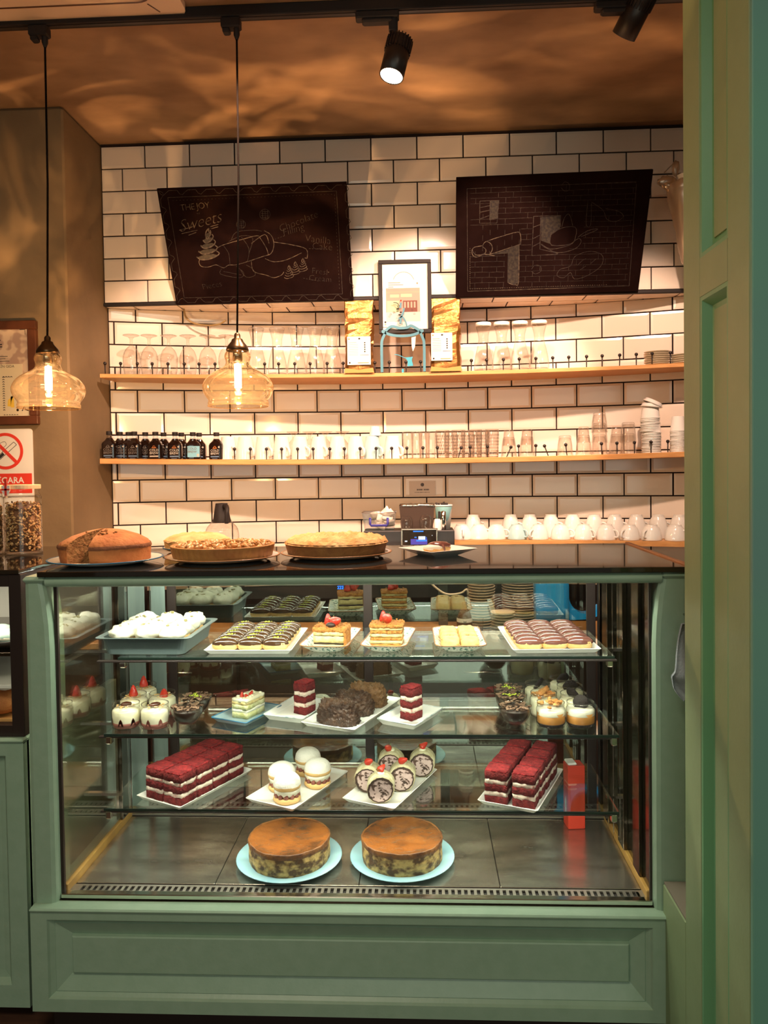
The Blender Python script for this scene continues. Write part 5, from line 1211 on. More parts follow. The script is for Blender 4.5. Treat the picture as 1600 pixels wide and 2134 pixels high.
# dark bin, paper cup of sticks, steel canister, small glasses
p = at(869, 1090, YM+.10); dW = YM+.10+1.9
bi = thing('ice_bucket', 'dark brown plastic bin with a foil lining behind the small glasses', 'bin', (p.x, YM+.115, ZM))
w0, w1, hb = 64*dW/F/2, 73*dW/F/2, at(869, 1052, YM+.1).z-ZM
K['brownplas'] = mat('brown_plastic', (.055, .032, .022), .4)
obj('tub', M().add([(-w0, -.05, 0), (w0, -.05, 0), (w0, .05, 0), (-w0, .05, 0), (-w1, -.056, hb), (w1, -.056, hb), (w1, .056, hb), (-w1, .056, hb)], [(3, 2, 1, 0), (0, 1, 5, 4), (1, 2, 6, 5), (2, 3, 7, 6), (3, 0, 4, 7), (4, 5, 6, 7)]).mesh('tub', 'brownplas'), bi)
obj('foil_lining', M().rough_box(-w1+.002, w1-.002, -.057, .054, hb-.006, hb+.004, .004, 80, (16, 6, 1), 3, rnd=.001).mesh('foil_lining', 'chrome'), bi)
p = at(924, 1078, YM+.07); dW = YM+.07+1.9
pcup = thing('straw_cup', 'pale blue and white paper cup holding dark stirrers', 'paper cup', (p.x, YM+.075, ZM+.0))
hc = at(924, 1053, YM+.07).z-ZM; r1_ = 38*dW/F/2
obj('cup', M().lathe([(.001, .0), (r1_*.72, 0), (r1_*.97, hc-.002)], 24).mesh('cup', mat('cup_print', (.28, .56, .58), .5, col2=(.74, .72, .68), scale=16, lo=.48, hi=.52, detail=0)), pcup)
obj('rim', M().lathe([(r1_*.95, hc-.004), (r1_*1.03, hc-.002), (r1_*1.0, hc+.003), (r1_*.9, hc)], 24).mesh('rim', 'white'), pcup)
for i in range(10):
    a = i*2*PI/10+.2; rr = r1_*(.3+.5*(i % 3)/2)
    obj('stirrer', M().tube([(rr*.5*math.cos(a), rr*.5*math.sin(a), hc*.3), (rr*math.cos(a), rr*math.sin(a), hc+.004+.010*random.random())], .0045, 6).mesh('stirrer', 'blackm'), pcup)
p = at(924, 1090, YM+.0); dW = YM+1.9
t = thing('steel_canister', 'slim steel canister before the pale blue paper cup', 'canister', (p.x, YM+.022, ZM)); hs = at(924, 1065, YM).z-ZM
obj('body', M().lathe([(.001, 0), (.011, 0), (.011, hs-.003), (.001, hs)], 18).mesh('body', 'chrome'), t)
obj('grip', M().box(-.022, -.012, -.006, .006, hs*.2, hs-.002, .002).mesh('grip', 'blackm'), t)
p = at(912, 1095, YM-.0)
t = thing('espresso_cup', 'small white cup on its side beside the lit screen', 'cup', (p.x, YM+.0225, ZM)); hs = at(912, 1082, YM).z-ZM
obj('cup', M().lathe([(.017, 0), (.0175, .003), (.016, hs*.7), (.012, hs), (.001, hs)], 18).mesh('cup', 'white'), t)
obj('handle', M().tube(smoothpts([(.014, 0, .006), (.024, 0, .008), (.024, 0, hs*.6), (.013, 0, hs*.7)], 3), .0028, 6).mesh('handle', 'white'), t)
for i, px in enumerate((847, 887)):
    p = at(px, 1090, YM+.01); hs = at(px, 1077-3*i, YM+.01).z-ZM
    t = thing('small_glass', ['small upturned glass on the left above the lit screen', 'small upturned glass on the right above the lit screen'][i], 'glass', (p.x, YM+.030, ZM))
    obj('glass', M().lathe(smoothpts([(.022, .001), (.026, hs*.3), (.027, hs*.55), (.022, hs*.9), (.015, hs), (.001, hs)], 2), 22).mesh('glass', 'wareglass'), t)
# small printed sticker on a tile
p = at(880, 1018, nY(.0)-.005)
sk = thing('wall_sticker', 'small printed sticker on a wall tile above the coffee machine', 'sticker', (p.x, nY(p.x)-.0058, p.z), math.atan2(nY(p.x+.01)-nY(p.x-.01), .02))
obj('film', M().box(-.062, .062, -.0004, .0004, -.032, .036).mesh('film', mat('sticker_film', (.60, .47, .36), .25)), sk)
m = M()
for x_, w_ in ((-.026, .005), (-.019, .004), (-.013, .005), (-.006, .006), (.006, .005), (.013, .004), (.019, .006), (.027, .004)): m.box(x_, x_+w_, -.0008, -.0004, -.009, -.002)
for i in range(12): m.box(-.036+i*.006, -.036+i*.006+random.choice((.003, .0045)), -.0008, -.0004, -.0195, -.0165)
obj('fine_print', m.mesh('fine_print', 'brownplas'), sk)
obj('emblem', M().lathe([(.0001, 0), (.0085, 0)], 12, T=T((0, -.0007, .018), rx=PI/2, sc=(1, 1, 1))).mesh('emblem', 'brownplas'), sk)
# ------------------------------------------------------------------ cakes on the countertop
def round_plate(name, label, c, r, mk, rimk, z, group=None, h=.013):
    t = thing(name, label, 'plate', (c[0], c[1], z), 0, group)
    obj('dish', M().lathe([(.001, .001), (r*.62, .001), (r*.68, .003), (r*.97, h), (r*.985, h+.002), (r*.96, h+.0022), (r*.66, .007), (r*.6, .005), (.001, .005)], 48).mesh('dish', mk), t)
    obj('rim', M().lathe([(r*.965, h+.0015), (r*.988, h), (r*.998, h+.0018), (r*.985, h+.0032), (r*.965, h+.0028)], 48).mesh('rim', rimk), t)
    return t
def centre_from(px0, px1, py_front, z, k=1.0):
    f = on((px0+px1)/2, py_front, z); d = f.y+1.9
    r = (px1-px0)*d/F/2
    r = (px1-px0)*(d+r)/F/2*k
    c = f.copy(); dirv = Vector((f.x-CAM[0], f.y-CAM[1], 0)).normalized(); c += dirv*r
    return c, r
# brown cake with a slice cut out
c, r = centre_from(103, 340, 1187, ZT)
round_plate('cake_plate', 'white plate with a blue rim under the cut brown cake', c, r, 'white', 'rimblue', ZT)
rc = r*.79; hcake = .088
t = thing('brown_cake', 'domed brown cake with a slice cut out on a blue rimmed plate', 'cake', (c.x, c.y, ZT+.0055))
a_cut0, a_cut1 = math.radians(-122), math.radians(-88)
prof = [(.0005, 0), (rc*.93, 0), (rc*.97, .006), (rc, .040), (rc*.985, .048), (rc*.94, .056), (rc*.72, .071), (rc*.42, .083), (rc*.2, .088), (.0005, .090)]
crust = M(); crust.lathe(prof[1:], 60, a0=a_cut1, a1=a_cut0+2*PI, wob=lambda a, z: .012*math.sin(a*5+z*60)+.008*math.sin(a*13))
obj('crust', crust.mesh('crust', 'cakebrown'), t)
inn = M()
for ang, flip in ((a_cut1, 1), (a_cut0+2*PI, 0)):
    w_ = lambda a, z: 1+.012*math.sin(a*5+z*60)+.008*math.sin(a*13)
    P = [(q*w_(ang, zz), zz) for q, zz in prof]
    n = len(P); vs = [(q*math.cos(ang), q*math.sin(ang), zz) for q, zz in P]
    inn.add(vs, [tuple(range(n)) if flip else tuple(range(n-1, -1, -1))])
inn.lathe([(.0005, 0.0005), (rc*.93, .0005)], 60, a0=a_cut1, a1=a_cut0+2*PI)
obj('cut_face', inn.mesh('cut_face', 'cakein'), t)
band = M().lathe([(rc*1.004, .040), (rc*1.012, .043), (rc*1.008, .0465), (rc*.99, .050)], 60, a0=a_cut1, a1=a_cut0+2*PI, wob=lambda a, z: .012*math.sin(a*5+z*60)+.008*math.sin(a*13)+.006*math.sin(a*31))
obj('crust_edge', band.mesh('crust_edge', mat('dark_crust', (.17, .055, .018), .75, bump=.5, bscale=80)), t)
cr = M()
for i in range(26):
    a = random.uniform(-2.6, -.6); q = random.uniform(.02, .55)*rc
    if a_cut0-.1 < a < a_cut1+.1: continue
    cr.blob((q*math.cos(a), q*math.sin(a), .0885-q*q/rc/rc*.028), (random.uniform(.002, .006), .003, .0022), 7, 5, .5, 2, seed=i)
obj('cracks', cr.mesh('cracks', 'cakein'), t)
# fluted nut tart
c, r = centre_from(345, 586, 1182, ZT)
round_plate('tart_plate', 'pale plate with a brown rim under the fluted nut tart', c, r, 'white', 'rimbrown', ZT)
rt = r*.90
t = thing('nut_tart', 'fluted tart topped with caramelised nuts on a brown rimmed plate', 'tart', (c.x, c.y, ZT+.0058))
N_ = 46
obj('crust', M().lathe([(.001, 0), (rt*.90, 0), (rt*.935, .006), (rt*.985, .036), (rt*.99, .0385), (rt*.955, .040), (rt*.94, .034), (.001, .031)], N_*6, wob=lambda a, z: .016*abs(math.sin(a*N_/2)) if z > .002 else 0).mesh('crust', 'tart'), t)
nm_ = [M().blob((0, 0, 0), (.010, .0065, .005), 7, 5, .5, 2.5, seed=s_).mesh('nut', 'nuts') for s_ in (1, 4, 9, 12)]
for i in range(190):
    a = random.uniform(0, 2*PI); q = rt*.90*math.sqrt(random.random())
    obj('nut', nm_[i % 4], t, (q*math.cos(a), q*math.sin(a), .034+.006*(1-(q/rt)**2)+random.uniform(0, .005)), (random.uniform(-.5, .5), random.uniform(-.5, .5), random.uniform(0, 6)), sc=(random.uniform(.8, 1.25),)*3)
# crumble-topped pie
c, r = centre_from(584, 819, 1174, ZT)
round_plate('pie_plate', 'pale blue plate with a brown rim under the crumble pie', c, r, 'white', 'rimbrown', ZT)
rp = r*.925
t = thing('crumble_pie', 'deep golden crumble topped pie beside the white eclair plate', 'pie', (c.x, c.y, ZT+.0058))
obj('crust', M().lathe([(.001, 0), (rp*.90, 0), (rp*.93, .006), (rp*.985, .036), (rp*.99, .040), (rp*.8, .042)], 90, wob=lambda a, z: .006*math.sin(a*40)*(1 if z > .003 else 0)).mesh('crust', 'pieside'), t)
vs = []; fs = []; nr, na = 16, 60
for i in range(nr+1):
    for k in range(na):
        q = rp*1.005*i/nr; a = 2*PI*k/na; x, y = q*math.cos(a), q*math.sin(a)
        h = .040+.016*(1-(i/nr)**6)+(.010*mnoise.noise(Vector((x*45, y*45, 3)))+.008*mnoise.noise(Vector((x*110, y*110, 7))))*(1 if i < nr else .5)
        if i == nr: h = .036
        vs.append((x*(1+.010*mnoise.noise(Vector((x*60, y*60, 0)))), y, h))
for i in range(nr):
    for k in range(na): fs.append((i*na+k, (i+1)*na+k, (i+1)*na+(k+1) % na, i*na+(k+1) % na))
obj('crumble', M().add(vs, fs, True).mesh('crumble', 'piecrumb'), t)
# pale pie behind the tart
c, r = centre_from(318, 478, 1162, ZT)
r = .105; c.y = .455
round_plate('pie_plate', 'small plate with blue rim under the pale cream pie behind the tart', c, r, 'white', 'rimblue', ZT)
rp = r*.95
t = thing('cream_pie', 'low pale pie partly hidden behind the fluted nut tart', 'pie', (c.x, c.y, ZT+.0058))
obj('crust', M().lathe([(.001, 0), (rp*.9, 0), (rp*.96, .006), (rp, .032), (rp*.9, .036)], 60, wob=lambda a, z: .01*math.sin(a*9)+.006*math.sin(a*23)).mesh('crust', 'choux'), t)
vs = []; fs = []; nr, na = 10, 44
for i in range(nr+1):
    for k in range(na):
        q = rp*1.02*i/nr; a = 2*PI*k/na; x, y = q*math.cos(a), q*math.sin(a)
        vs.append((x, y, .030+.020*(1-(i/nr)**4)+.006*mnoise.noise(Vector((x*60, y*60, 1)))))
for i in range(nr):
    for k in range(na): fs.append((i*na+k, (i+1)*na+k, (i+1)*na+(k+1) % na, i*na+(k+1) % na))
obj('topping', M().add(vs, fs, True).mesh('topping', 'paletop'), t)
# square plate with one glazed pastry
def square_plate(name, label, size, mk, rimk, loc, rz, z_lip=.016, group=None, foot=.7):
    t = thing(name, label, 'plate', loc, rz, group); s_ = size/2; f = s_*foot
    m = M(); L_ = []
    for hx, z in ((f*.96, .0), (f, .001), (s_*.98, z_lip-.001), (s_, z_lip), (s_*.975, z_lip+.0006), (f*.98, .0045), (f*.9, .004)):
        L_.append([(a, b_, z) for a, b_ in rrect(hx, hx, hx*.08, 2)])
    n = len(L_[0]); vs = sum(L_, []); fs = [tuple(range(n-1, -1, -1)), tuple(range(len(vs)-n, len(vs)))]
    for k in range(len(L_)-1):
        for i in range(n): fs.append((k*n+i, k*n+(i+1) % n, (k+1)*n+(i+1) % n, (k+1)*n+i))
    obj('dish', m.add(vs, fs).mesh('dish', mk), t)
    if rimk:
        P = [(a, b_, z_lip) for a, b_ in rrect(s_*.985, s_*.985, s_*.08, 2)]; obj('rim', M().tube(P+[P[0]], .0018, 6).mesh('rim', rimk), t)
    return t
pc_ = on(912, 1152, ZT+.006)
pl_ = square_plate('square_plate', 'white square plate with one pastry at the right of the countertop', .165, 'white', None, (pc_.x, pc_.y, ZT), .62, .020, foot=.52)
t = thing('glazed_pastry', 'small cream pastry with chocolate glaze on the white square plate', 'pastry', (pc_.x-.002, pc_.y, ZT+.0047), .1)
obj('bun', M().blob((0, 0, .014), (.040, .026, .015), 18, 10, .12, 2).mesh('bun', 'choux'), t)
obj('cream', M().blob((-.008, -.006, .017), (.033, .022, .010), 16, 8, .2, 3).mesh('cream', 'whip'), t)
obj('glaze', M().blob((.006, .002, .022), (.034, .024, .0125), 18, 8, .15, 3, zmin=.017).mesh('glaze', 'glaze2'), t)
obj('glaze_drip', M().tube([(.014, -.021, .026), (.017, -.027, .018), (.019, -.028, .006)], [.004, .0035, .002], 6).mesh('glaze_drip', 'glaze2'), t)
# ------------------------------------------------------------------ counter on the left with granola jars
ZLc = ZT-.004
YL = .075
lc = thing('left_counter', 'green and black display counter cut off at the left edge', 'display counter', (-1.45, YL, 0))
XLR = at(50, 1400, YL).x+1.45                  # right face of the black frame
xw = .55
obj('top', M().box(-xw, XLR-.002, -.01, .62, ZLc-.012, ZLc, .002).mesh('top', 'blackglass'), lc)
zk = at(30, 1545, YL-.01).z; z_b = at(30, 2094, YL-.01).z
XG = at(52, 1700, YL-.02).x+1.45
m = M(); 
rings = [rect(-xw, XG, z_b, zk, -.02), rect(-xw+.06, XG-.048, z_b+.06, zk-.035, -.02), rect(-xw+.075, XG-.060, z_b+.072, zk-.047, -.004), rect(-xw+.09, XG-.075, z_b+.09, zk-.06, -.002)]
vv = sum(rings, []); ff = []
for i in range(3):
    for k in range(4): ff.append((i*4+k, i*4+(k+1) % 4, i*4+4+(k+1) % 4, i*4+4+k))
ff.append((12, 13, 14, 15)); m.add(vv, ff); m.box(-xw, XG, .0, .6, z_b, zk-.002); m.box(-xw, XG, -.0199, .02, zk-.004, zk, .001)
m.box(XG-.006, XG, -.0199, .01, z_b, zk)
obj('lower_cabinet', m.mesh('lower_cabinet', 'paint'), lc)
obj('cabinet_cap', M().box(-xw, XG+.002, -.026, .06, zk, zk+.010, .004).mesh('cabinet_cap', 'paint'), lc)
obj('kick', M().box(-xw, XG-.02, .03, .58, 0, z_b).mesh('kick', 'frame'), lc)
obj('frame', M().box(XLR-.033, XLR, -.006, .03, zk+.010, ZLc-.012, .002).box(-xw, XLR-.033, -.004, .028, zk+.010, zk+.040).box(-xw, XLR-.033, -.004, .028, ZLc-.045, ZLc-.012).box(XLR-.033, XLR, .56, .60, zk+.010, ZLc-.012).box(XLR-.028, XLR-.003, .03, .56, ZLc-.04, ZLc-.012).box(XLR-.028, XLR-.003, .03, .56, zk+.010, zk+.03).box(XLR-.020, XLR-.008, .03, .56, .905, .925).mesh('frame', 'frame'), lc)
obj('pane', M().box(-xw, XLR-.033, .010, .014, zk+.04, ZLc-.045).mesh('pane', 'pane'), lc)
obj('side_pane', M().box(XLR-.018, XLR-.014, .03, .56, zk+.03, ZLc-.04).mesh('side_pane', 'glass'), lc)
obj('back_panel', M().box(-xw, XLR-.005, .58, .59, zk+.01, ZLc-.012).mesh('back_panel', 'whitemat'), lc)
sh_z = [at(20, 1347, .2).z, at(20, 1412, .2).z]
for k, z in enumerate(sh_z): obj('shelf', M().box(-xw, XLR-.034, .05, .56, z-.010, z, .001).mesh('shelf', 'steeldk' if k == 0 else 'white'), lc)
obj('floor_panel', M().box(-xw, XLR-.034, .03, .57, zk+.010, zk+.02).mesh('floor_panel', 'trimwood'), lc)
obj('led_strip', M().box(-xw+.02, XLR-.06, .05, .062, ZLc-.026, ZLc-.018).mesh('led_strip', 'ledmat'), lc)
area('left_counter_led_light', (-1.5, YL+.10, ZLc-.03), .8, 3.0, (1, .85, .62), (0, 0, 0), .02)
# its contents seen past the frame
tz = sh_z[0]
tr = thing('dark_tray', 'dark oval tray of mint pastries in the left counter', 'tray', (at(8, 1330, .2).x-.01, .24, tz))
obj('dish', M().lathe([(.001, .001), (.07, .001), (.10, .022), (.096, .023), (.066, .006), (.001, .006)], 32).mesh('dish', 'frame'), tr)
for i, (dx, dy, nm) in enumerate(((.030, -.045, 'nearest the black frame'), (-.035, -.045, 'cut off by the photo edge'), (.035, .02, 'behind the nearest one'), (-.03, .02, 'at the back of the tray'))):
    t = thing('mint_pastry', 'round pale mint pastry, the one %s in the left counter' % nm, 'pastry', (tr.location.x+dx, tr.location.y+dy, tz+.014))
    obj('shell', M().blob((0, 0, .016), (.031, .031, .022), 18, 8, .04, 2, zmin=0.0).mesh('shell', 'mint'), t)
    obj('ridge', M().lathe([(.0305, .010), (.033, .013), (.0305, .017)], 20, wob=lambda a, z: .03*math.sin(a*14)).mesh('ridge', 'whip'), t)
bx_ = at(10, 1500, .2)
t = thing('bread_loaf', 'brown loaf on a wooden tray low in the left counter', 'bread', (bx_.x-.03, .22, zk+.034))
obj('loaf', M().blob((0, 0, .036), (.085, .075, .036), 20, 12, .1, 2, sq=.7, zmin=0).mesh('loaf', 'cakebrown'), t)
obj('sugar_crust', M().blob((0, 0, .066), (.06, .05, .010), 16, 6, .3, 3).mesh('sugar_crust', 'sugar'), t)
t = thing('wooden_tray', 'shallow orange wooden tray under the loaf in the left counter', 'tray', (bx_.x-.03, .22, zk+.0205))
m = M().box(-.13, .13, -.11, .11, 0, .006)
for x0, x1, y0, y1 in ((-.13, -.122, -.11, .11), (.122, .13, -.11, .11), (-.122, .122, -.11, -.102), (-.122, .122, .102, .11)): m.box(x0, x1, y0, y1, .006, .024)
obj('tray_body', m.mesh('tray_body', 'wood'), t)
# granola jars
def jar(px, py, label, r, ycentre):
    p = at(px, py, ycentre)
    t = thing('granola_jar', label, 'jar', (p.x, ycentre, ZLc)); H = .205
    obj('glass', M().lathe(smoothpts([(.001, .002), (r*.93, .002), (r, .010), (r, .05), (r, H-.035), (r*.985, H-.025), (r*.88, H-.008), (r*.88, H)], 2), 32).mesh('glass', 'glass'), t)
    obj('base', M().lathe([(r*.6, .001), (r*1.0, .002), (r*1.005, .009), (r*.6, .010)], 32).mesh('base', 'wareglass'), t)
    obj('lid', M().lathe([(.001, H), (r*.97, H), (r*.98, H+.002), (r*.98, H+.011), (r*.97, H+.013), (.001, H+.013)], 32, False).mesh('lid', mat('pale_lid_wood', (.72, .50, .30), .5)), t, label='pale wooden lid')
    g = M(); rg = r*.955; top = H*.80
    for i in range(820):
        a = random.uniform(0, 2*PI); z = random.uniform(.014, top)
        q = rg*(1 if random.random() < .93 else math.sqrt(random.random()))
        if z > top-.012: q = rg*math.sqrt(random.random())
        q -= .005
        g.blob((0, 0, 0), (random.uniform(.004, .0075), random.uniform(.003, .0045), random.uniform(.0018, .003)), 5, 3, .4, 2, seed=i, mi=random.choice((0, 0, 1, 1, 2)), smooth=False,
               T=T((q*math.cos(a), q*math.sin(a), z), random.uniform(0, 6), random.uniform(-1.2, 1.2), random.uniform(-1.2, 1.2)))
    g.lathe([(.001, .011), (rg-.010, .011), (rg-.010, top-.008), (.001, top-.004)], 20, mi=2)
    o = obj('granola', g.mesh('granola', 'granola', 'granola2', 'granola3'), t); o['kind'] = 'stuff'
    return t
jt = jar(49, 1100, 'glass jar of granola with a pale wooden lid by the brown pillar', .0545, .455)
jar(-31, 1100, 'glass jar of granola cut off by the left edge of the photo', .0545, .445)
p = at(12, 1022, .385)
t = thing('shield_tag', 'small white shield tag with red cross hung between the granola jars', 'tag', (p.x, .385, p.z))
q = .013; sp = [(-q, .014), (q, .014), (q, -.002), (q*.6, -.012), (0, -.018), (-q*.6, -.012), (-q, -.002)]
obj('shield', M().prism(sp, -.001, .001).mesh('shield', 'signwhite'), t)
obj('red_cross', M().box(-.0035, .0035, -.0018, -.001, -.016, .014).box(-q, q, -.0018, -.001, .000, .005).mesh('red_cross', 'red'), t)
obj('ribbon', M().box(-.004, .004, -.001, .001, .014, .034).mesh('ribbon', 'red'), t)
# ------------------------------------------------------------------ inside the display case
def frame3(FL, FR, BR, z, zl=.012):
    A, B, D_ = on(*FL, z+zl), on(*FR, z+zl), on(*BR, z+zl)
    w_, d_ = B-A, D_-B
    rz = (math.atan2(w_.y, w_.x)+math.atan2(d_.y, d_.x)-PI/2)/2
    c = (A+D_)/2
    return Vector((c.x, c.y, z)), rz, math.hypot(w_.x, w_.y), math.hypot(d_.x, d_.y)
def loft(m, rects, mi=0):
    n = len(rects[0]); vs = sum(rects, []); fs = [tuple(range(n-1, -1, -1)), tuple(range(len(vs)-n, len(vs)))]
    for k in range(len(rects)-1):
        for i in range(n): fs.append((k*n+i, k*n+(i+1) % n, (k+1)*n+(i+1) % n, (k+1)*n+i))
    return m.add(vs, fs, False, mi)
def rect_tray(name, label, c, rz, wd, dp, mk='white', rimk=None, lip=.013, foot=.012, rad=.006, cat='tray'):
    t = thing(name, label, cat, c, rz); hx, hy = wd/2, dp/2; R_ = []
    for i, z in ((foot, 0), (foot*.9, .001), (.001, lip-.001), (0, lip), (.0015, lip+.0008), (.003, lip), (foot+.001, .0042), (foot+.004, .0038)):
        R_.append([(a, b_, z) for a, b_ in rrect(hx-i, hy-i, rad, 3)])
    obj('dish', loft(M(), R_).mesh('dish', mk), t)
    if rimk:
        P = [(a, b_, lip+.0006) for a, b_ in rrect(hx-.001, hy-.001, rad, 3)]; obj('rim', M().tube(P+[P[0]], .0018, 6).mesh('rim', rimk), t)
    return t
def loc_in(c, rz, x, y, z): return Vector((c.x+x*math.cos(rz)-y*math.sin(rz), c.y+x*math.sin(rz)+y*math.cos(rz), c.z+z))
# ---------- red velvet pieces: three sponges, two creams, crumb top
def velvet_mesh(sx, sy, h, seed):
    lay = [('sponge', 'redcake', 0, .23), ('cream', 'cream', .225, .365), ('sponge', 'redcake', .36, .585), ('cream', 'cream', .58, .715), ('sponge', 'redcake', .71, .955)]
    out = []
    for i, (nm, mk, a, b_) in enumerate(lay):
        g = -.0008 if nm == 'cream' else 0.0
        out.append((nm, M().rough_box(-sx/2-g, sx/2+g, -sy/2-g, sy/2+g, a*h, b_*h, .0034 if nm == 'cream' else .0026, 95, (9, 9, 2), seed+i*3, rnd=.003).mesh(nm, mk)))
    out.append(('crumb_top', M().rough_box(-sx/2+.001, sx/2-.001, -sy/2+.001, sy/2-.001, .945*h, h, .0022, 150, (9, 9, 1), seed+40, rnd=.004).mesh('crumb_top', 'redcrumb')))
    return out
def velvet(label, p, rz, parts, group):
    t = thing('red_velvet_slice', label, 'cake slice', p, rz, group)
    for nm, me in parts: obj(nm, me, t)
    return t
c, rz, wd, dp = frame3((285, 1658), (375, 1685), (525, 1603), ZCs)
rect_tray('long_tray', 'long white tray under the red velvet block at the left', c, rz, wd, dp)
px_, py_ = (wd-.032)/2, (dp-.040)/4
vm = [velvet_mesh(px_-.003, py_-.0015, .088, s_) for s_ in (2, 17, 31)]
for i in range(2):
    for j in range(4):
        velvet('red velvet slice, %s row from the front, %s column, on the left bottom tray' % (ORD[j], ['left', 'right'][i]), loc_in(c, rz, (i-.5)*px_, (j-1.5)*py_, .0042), rz+random.uniform(-.03, .03), vm[(i+2*j) % 3], 'red velvet slices on the left tray')
c, rz, wd, dp = frame3((996, 1668), (1122, 1692), (1172, 1603), ZCs)
rect_tray('long_tray', 'long white tray under the red velvet slices at the right', c, rz, wd, dp)
px_, py_ = (wd-.022)/2, (dp-.035)/4
vm = [velvet_mesh(px_-.010, py_-.004, .092, s_) for s_ in (5, 23, 44)]
for i in range(2):
    for j in range(4):
        velvet('red velvet slice, %s row from the front, %s column, on the right bottom tray' % (ORD[j], ['left', 'right'][i]), loc_in(c, rz, (i-.5)*(px_+.002), (j-1.5)*py_+(.004 if i else -.004), .0042), rz+random.uniform(-.05, .05), vm[(i+2*j) % 3], 'red velvet slices on the right tray')
# ---------- cream buns
c, rz, wd, dp = frame3((503, 1664), (608, 1685), (733, 1607), ZCs)
rect_tray('long_tray', 'long white tray carrying four sugared cream buns', c, rz, wd, dp)
def berry(m, x, y, z, s_=1.0, rx=0.0, mi=0):
    m.lathe([(.0005*s_, .024*s_), (.0035*s_, .021*s_), (.0062*s_, .014*s_), (.0088*s_, .006*s_), (.0082*s_, .002*s_), (.0005*s_, .0)], 12, T=T((x, y, z), rx=rx), mi=mi)
def bun_parts(seed):
    pts = [('base', M().lathe([(.001, 0), (.034, 0), (.039, .006), (.037, .015), (.001, .017)], 24, wob=lambda a, z: .02*math.sin(5*a+seed)).mesh('base', 'bun'))]
    bm = M()
    for k in range(12):
        a = 2*PI*k/12+seed; bm.lathe([(.001, 0), (.0075, .001), (.006, .010), (.001, .016)], 8, T=T((.0300*math.cos(a), .0300*math.sin(a), .014)))
    pts.append(('strawberry_pieces', bm.mesh('strawberry_pieces', 'jam')))
    pts.append(('cream', M().lathe([(.001, .016), (.028, .017), (.033, .024), (.0375, .031), (.037, .038), (.001, .038)], 36, wob=lambda a, z: .09*math.sin(12*a+seed) if z < .027 else .02*math.sin(7*a)).mesh('cream', 'whip')))
    pts.append(('bun_top', M().lathe([(.030, .036), (.0375, .038), (.0395, .044), (.0392, .048)], 28).mesh('bun_top', 'bun')))
    pts.append(('sugar_dome', M().lathe(smoothpts([(.0392, .047), (.037, .060), (.028, .071), (.014, .077), (.0005, .078)], 2), 28, wob=lambda a, z: .012*math.sin(4*a+seed)).mesh('sugar_dome', 'sugar')))
    return pts
bp_ = [bun_parts(0), bun_parts(2.2)]
for (px, py, lab) in ((597, 1672, 'front bun of four on the white tray'), (586, 1648, 'left bun behind the front one'), (661, 1640, 'right bun nearest the roll cakes'), (641, 1615, 'rearmost bun with a bare golden top')):
    p = on(px, py-2, ZCs+.006); p.z = ZCs+.0042
    t = thing('cream_bun', 'sugared strawberry cream bun, '+lab, 'bun', p+Vector((0, .012, 0)), random.uniform(0, 3), 'cream buns on the white tray')
    for nm, me in bp_[px % 2]: obj(nm, me, t, label=None)
# ---------- roll cakes with strawberries
c, rz, wd, dp = frame3((705, 1664), (818, 1684), (918, 1603), ZCs)
rect_tray('long_tray', 'long white tray carrying five cream roll slices', c, rz, wd, dp)
RR = .038
def roll_parts(seed):
    ln = .058; o = []
    wob = lambda a, z: .04*math.sin(2*a+seed)+.02*math.sin(5*a)
    o.append(('sponge_roll', M().lathe([(RR*.93, -ln/2), (RR, -ln/2+.003), (RR, ln/2-.003), (RR*.93, ln/2), (.001, ln/2)], 30, wob=wob, T=T((0, 0, RR*.96), rx=PI/2)).mesh('sponge_roll', 'roll')))
    f = M(); f.lathe([(.0005, ln/2+.0005), (RR*.88, ln/2+.0003)], 30, wob=wob, T=T((0, 0, RR*.96), rx=PI/2)); o.append(('cream_filling', f.mesh('cream_filling', 'rollcream')))
    s_ = M(); P = []
    for i in range(46):
        a = seed+i*.052*PI; q = RR*(.90-.10*(i/45)**2)*(1+.04*math.sin(2*a+seed))+.0007*math.sin(i*2.3+seed); P.append((q*math.cos(a), RR*.96+q*math.sin(a)))
    s_.ribbon(P, .0036, -ln/2-.0008); s_.ribbon(P[6:22], .0058, -ln/2-.0009)
    for k in range(10):
        a = random.uniform(0, 6.28); q = RR*random.uniform(.0, .42); s_.blob((q*math.cos(a), -ln/2-.0004, RR*.96+q*math.sin(a)), (random.uniform(.002, .0065), .0008, random.uniform(.001, .0032)), 9, 5, 1.4, 4, seed=k+seed)
    o.append(('chocolate_swirl', s_.mesh('chocolate_swirl', 'swirl')))
    cd_ = M().blob((0, 0, RR*1.94), (.011, .013, .005), 12, 6, .3, 3, seed=seed); o.append(('cream_dab', cd_.mesh('cream_dab', 'custard')))
    return o
rp_ = [roll_parts(.4), roll_parts(2.6)]
sbm = M(); berry(sbm, 0, 0, 0, 1.25, rx=1.1); sbm = sbm.mesh('strawberry', 'straw')
lfm = M()
for k in range(5):
    a = 2*PI*k/5; lfm.add([(0, 0, 0), (.006*math.cos(a-.3), .006*math.sin(a-.3), .003), (.011*math.cos(a), .011*math.sin(a), .002), (.006*math.cos(a+.3), .006*math.sin(a+.3), .003)], [(0, 1, 2, 3)])
lfm = lfm.mesh('calyx', 'leaf')
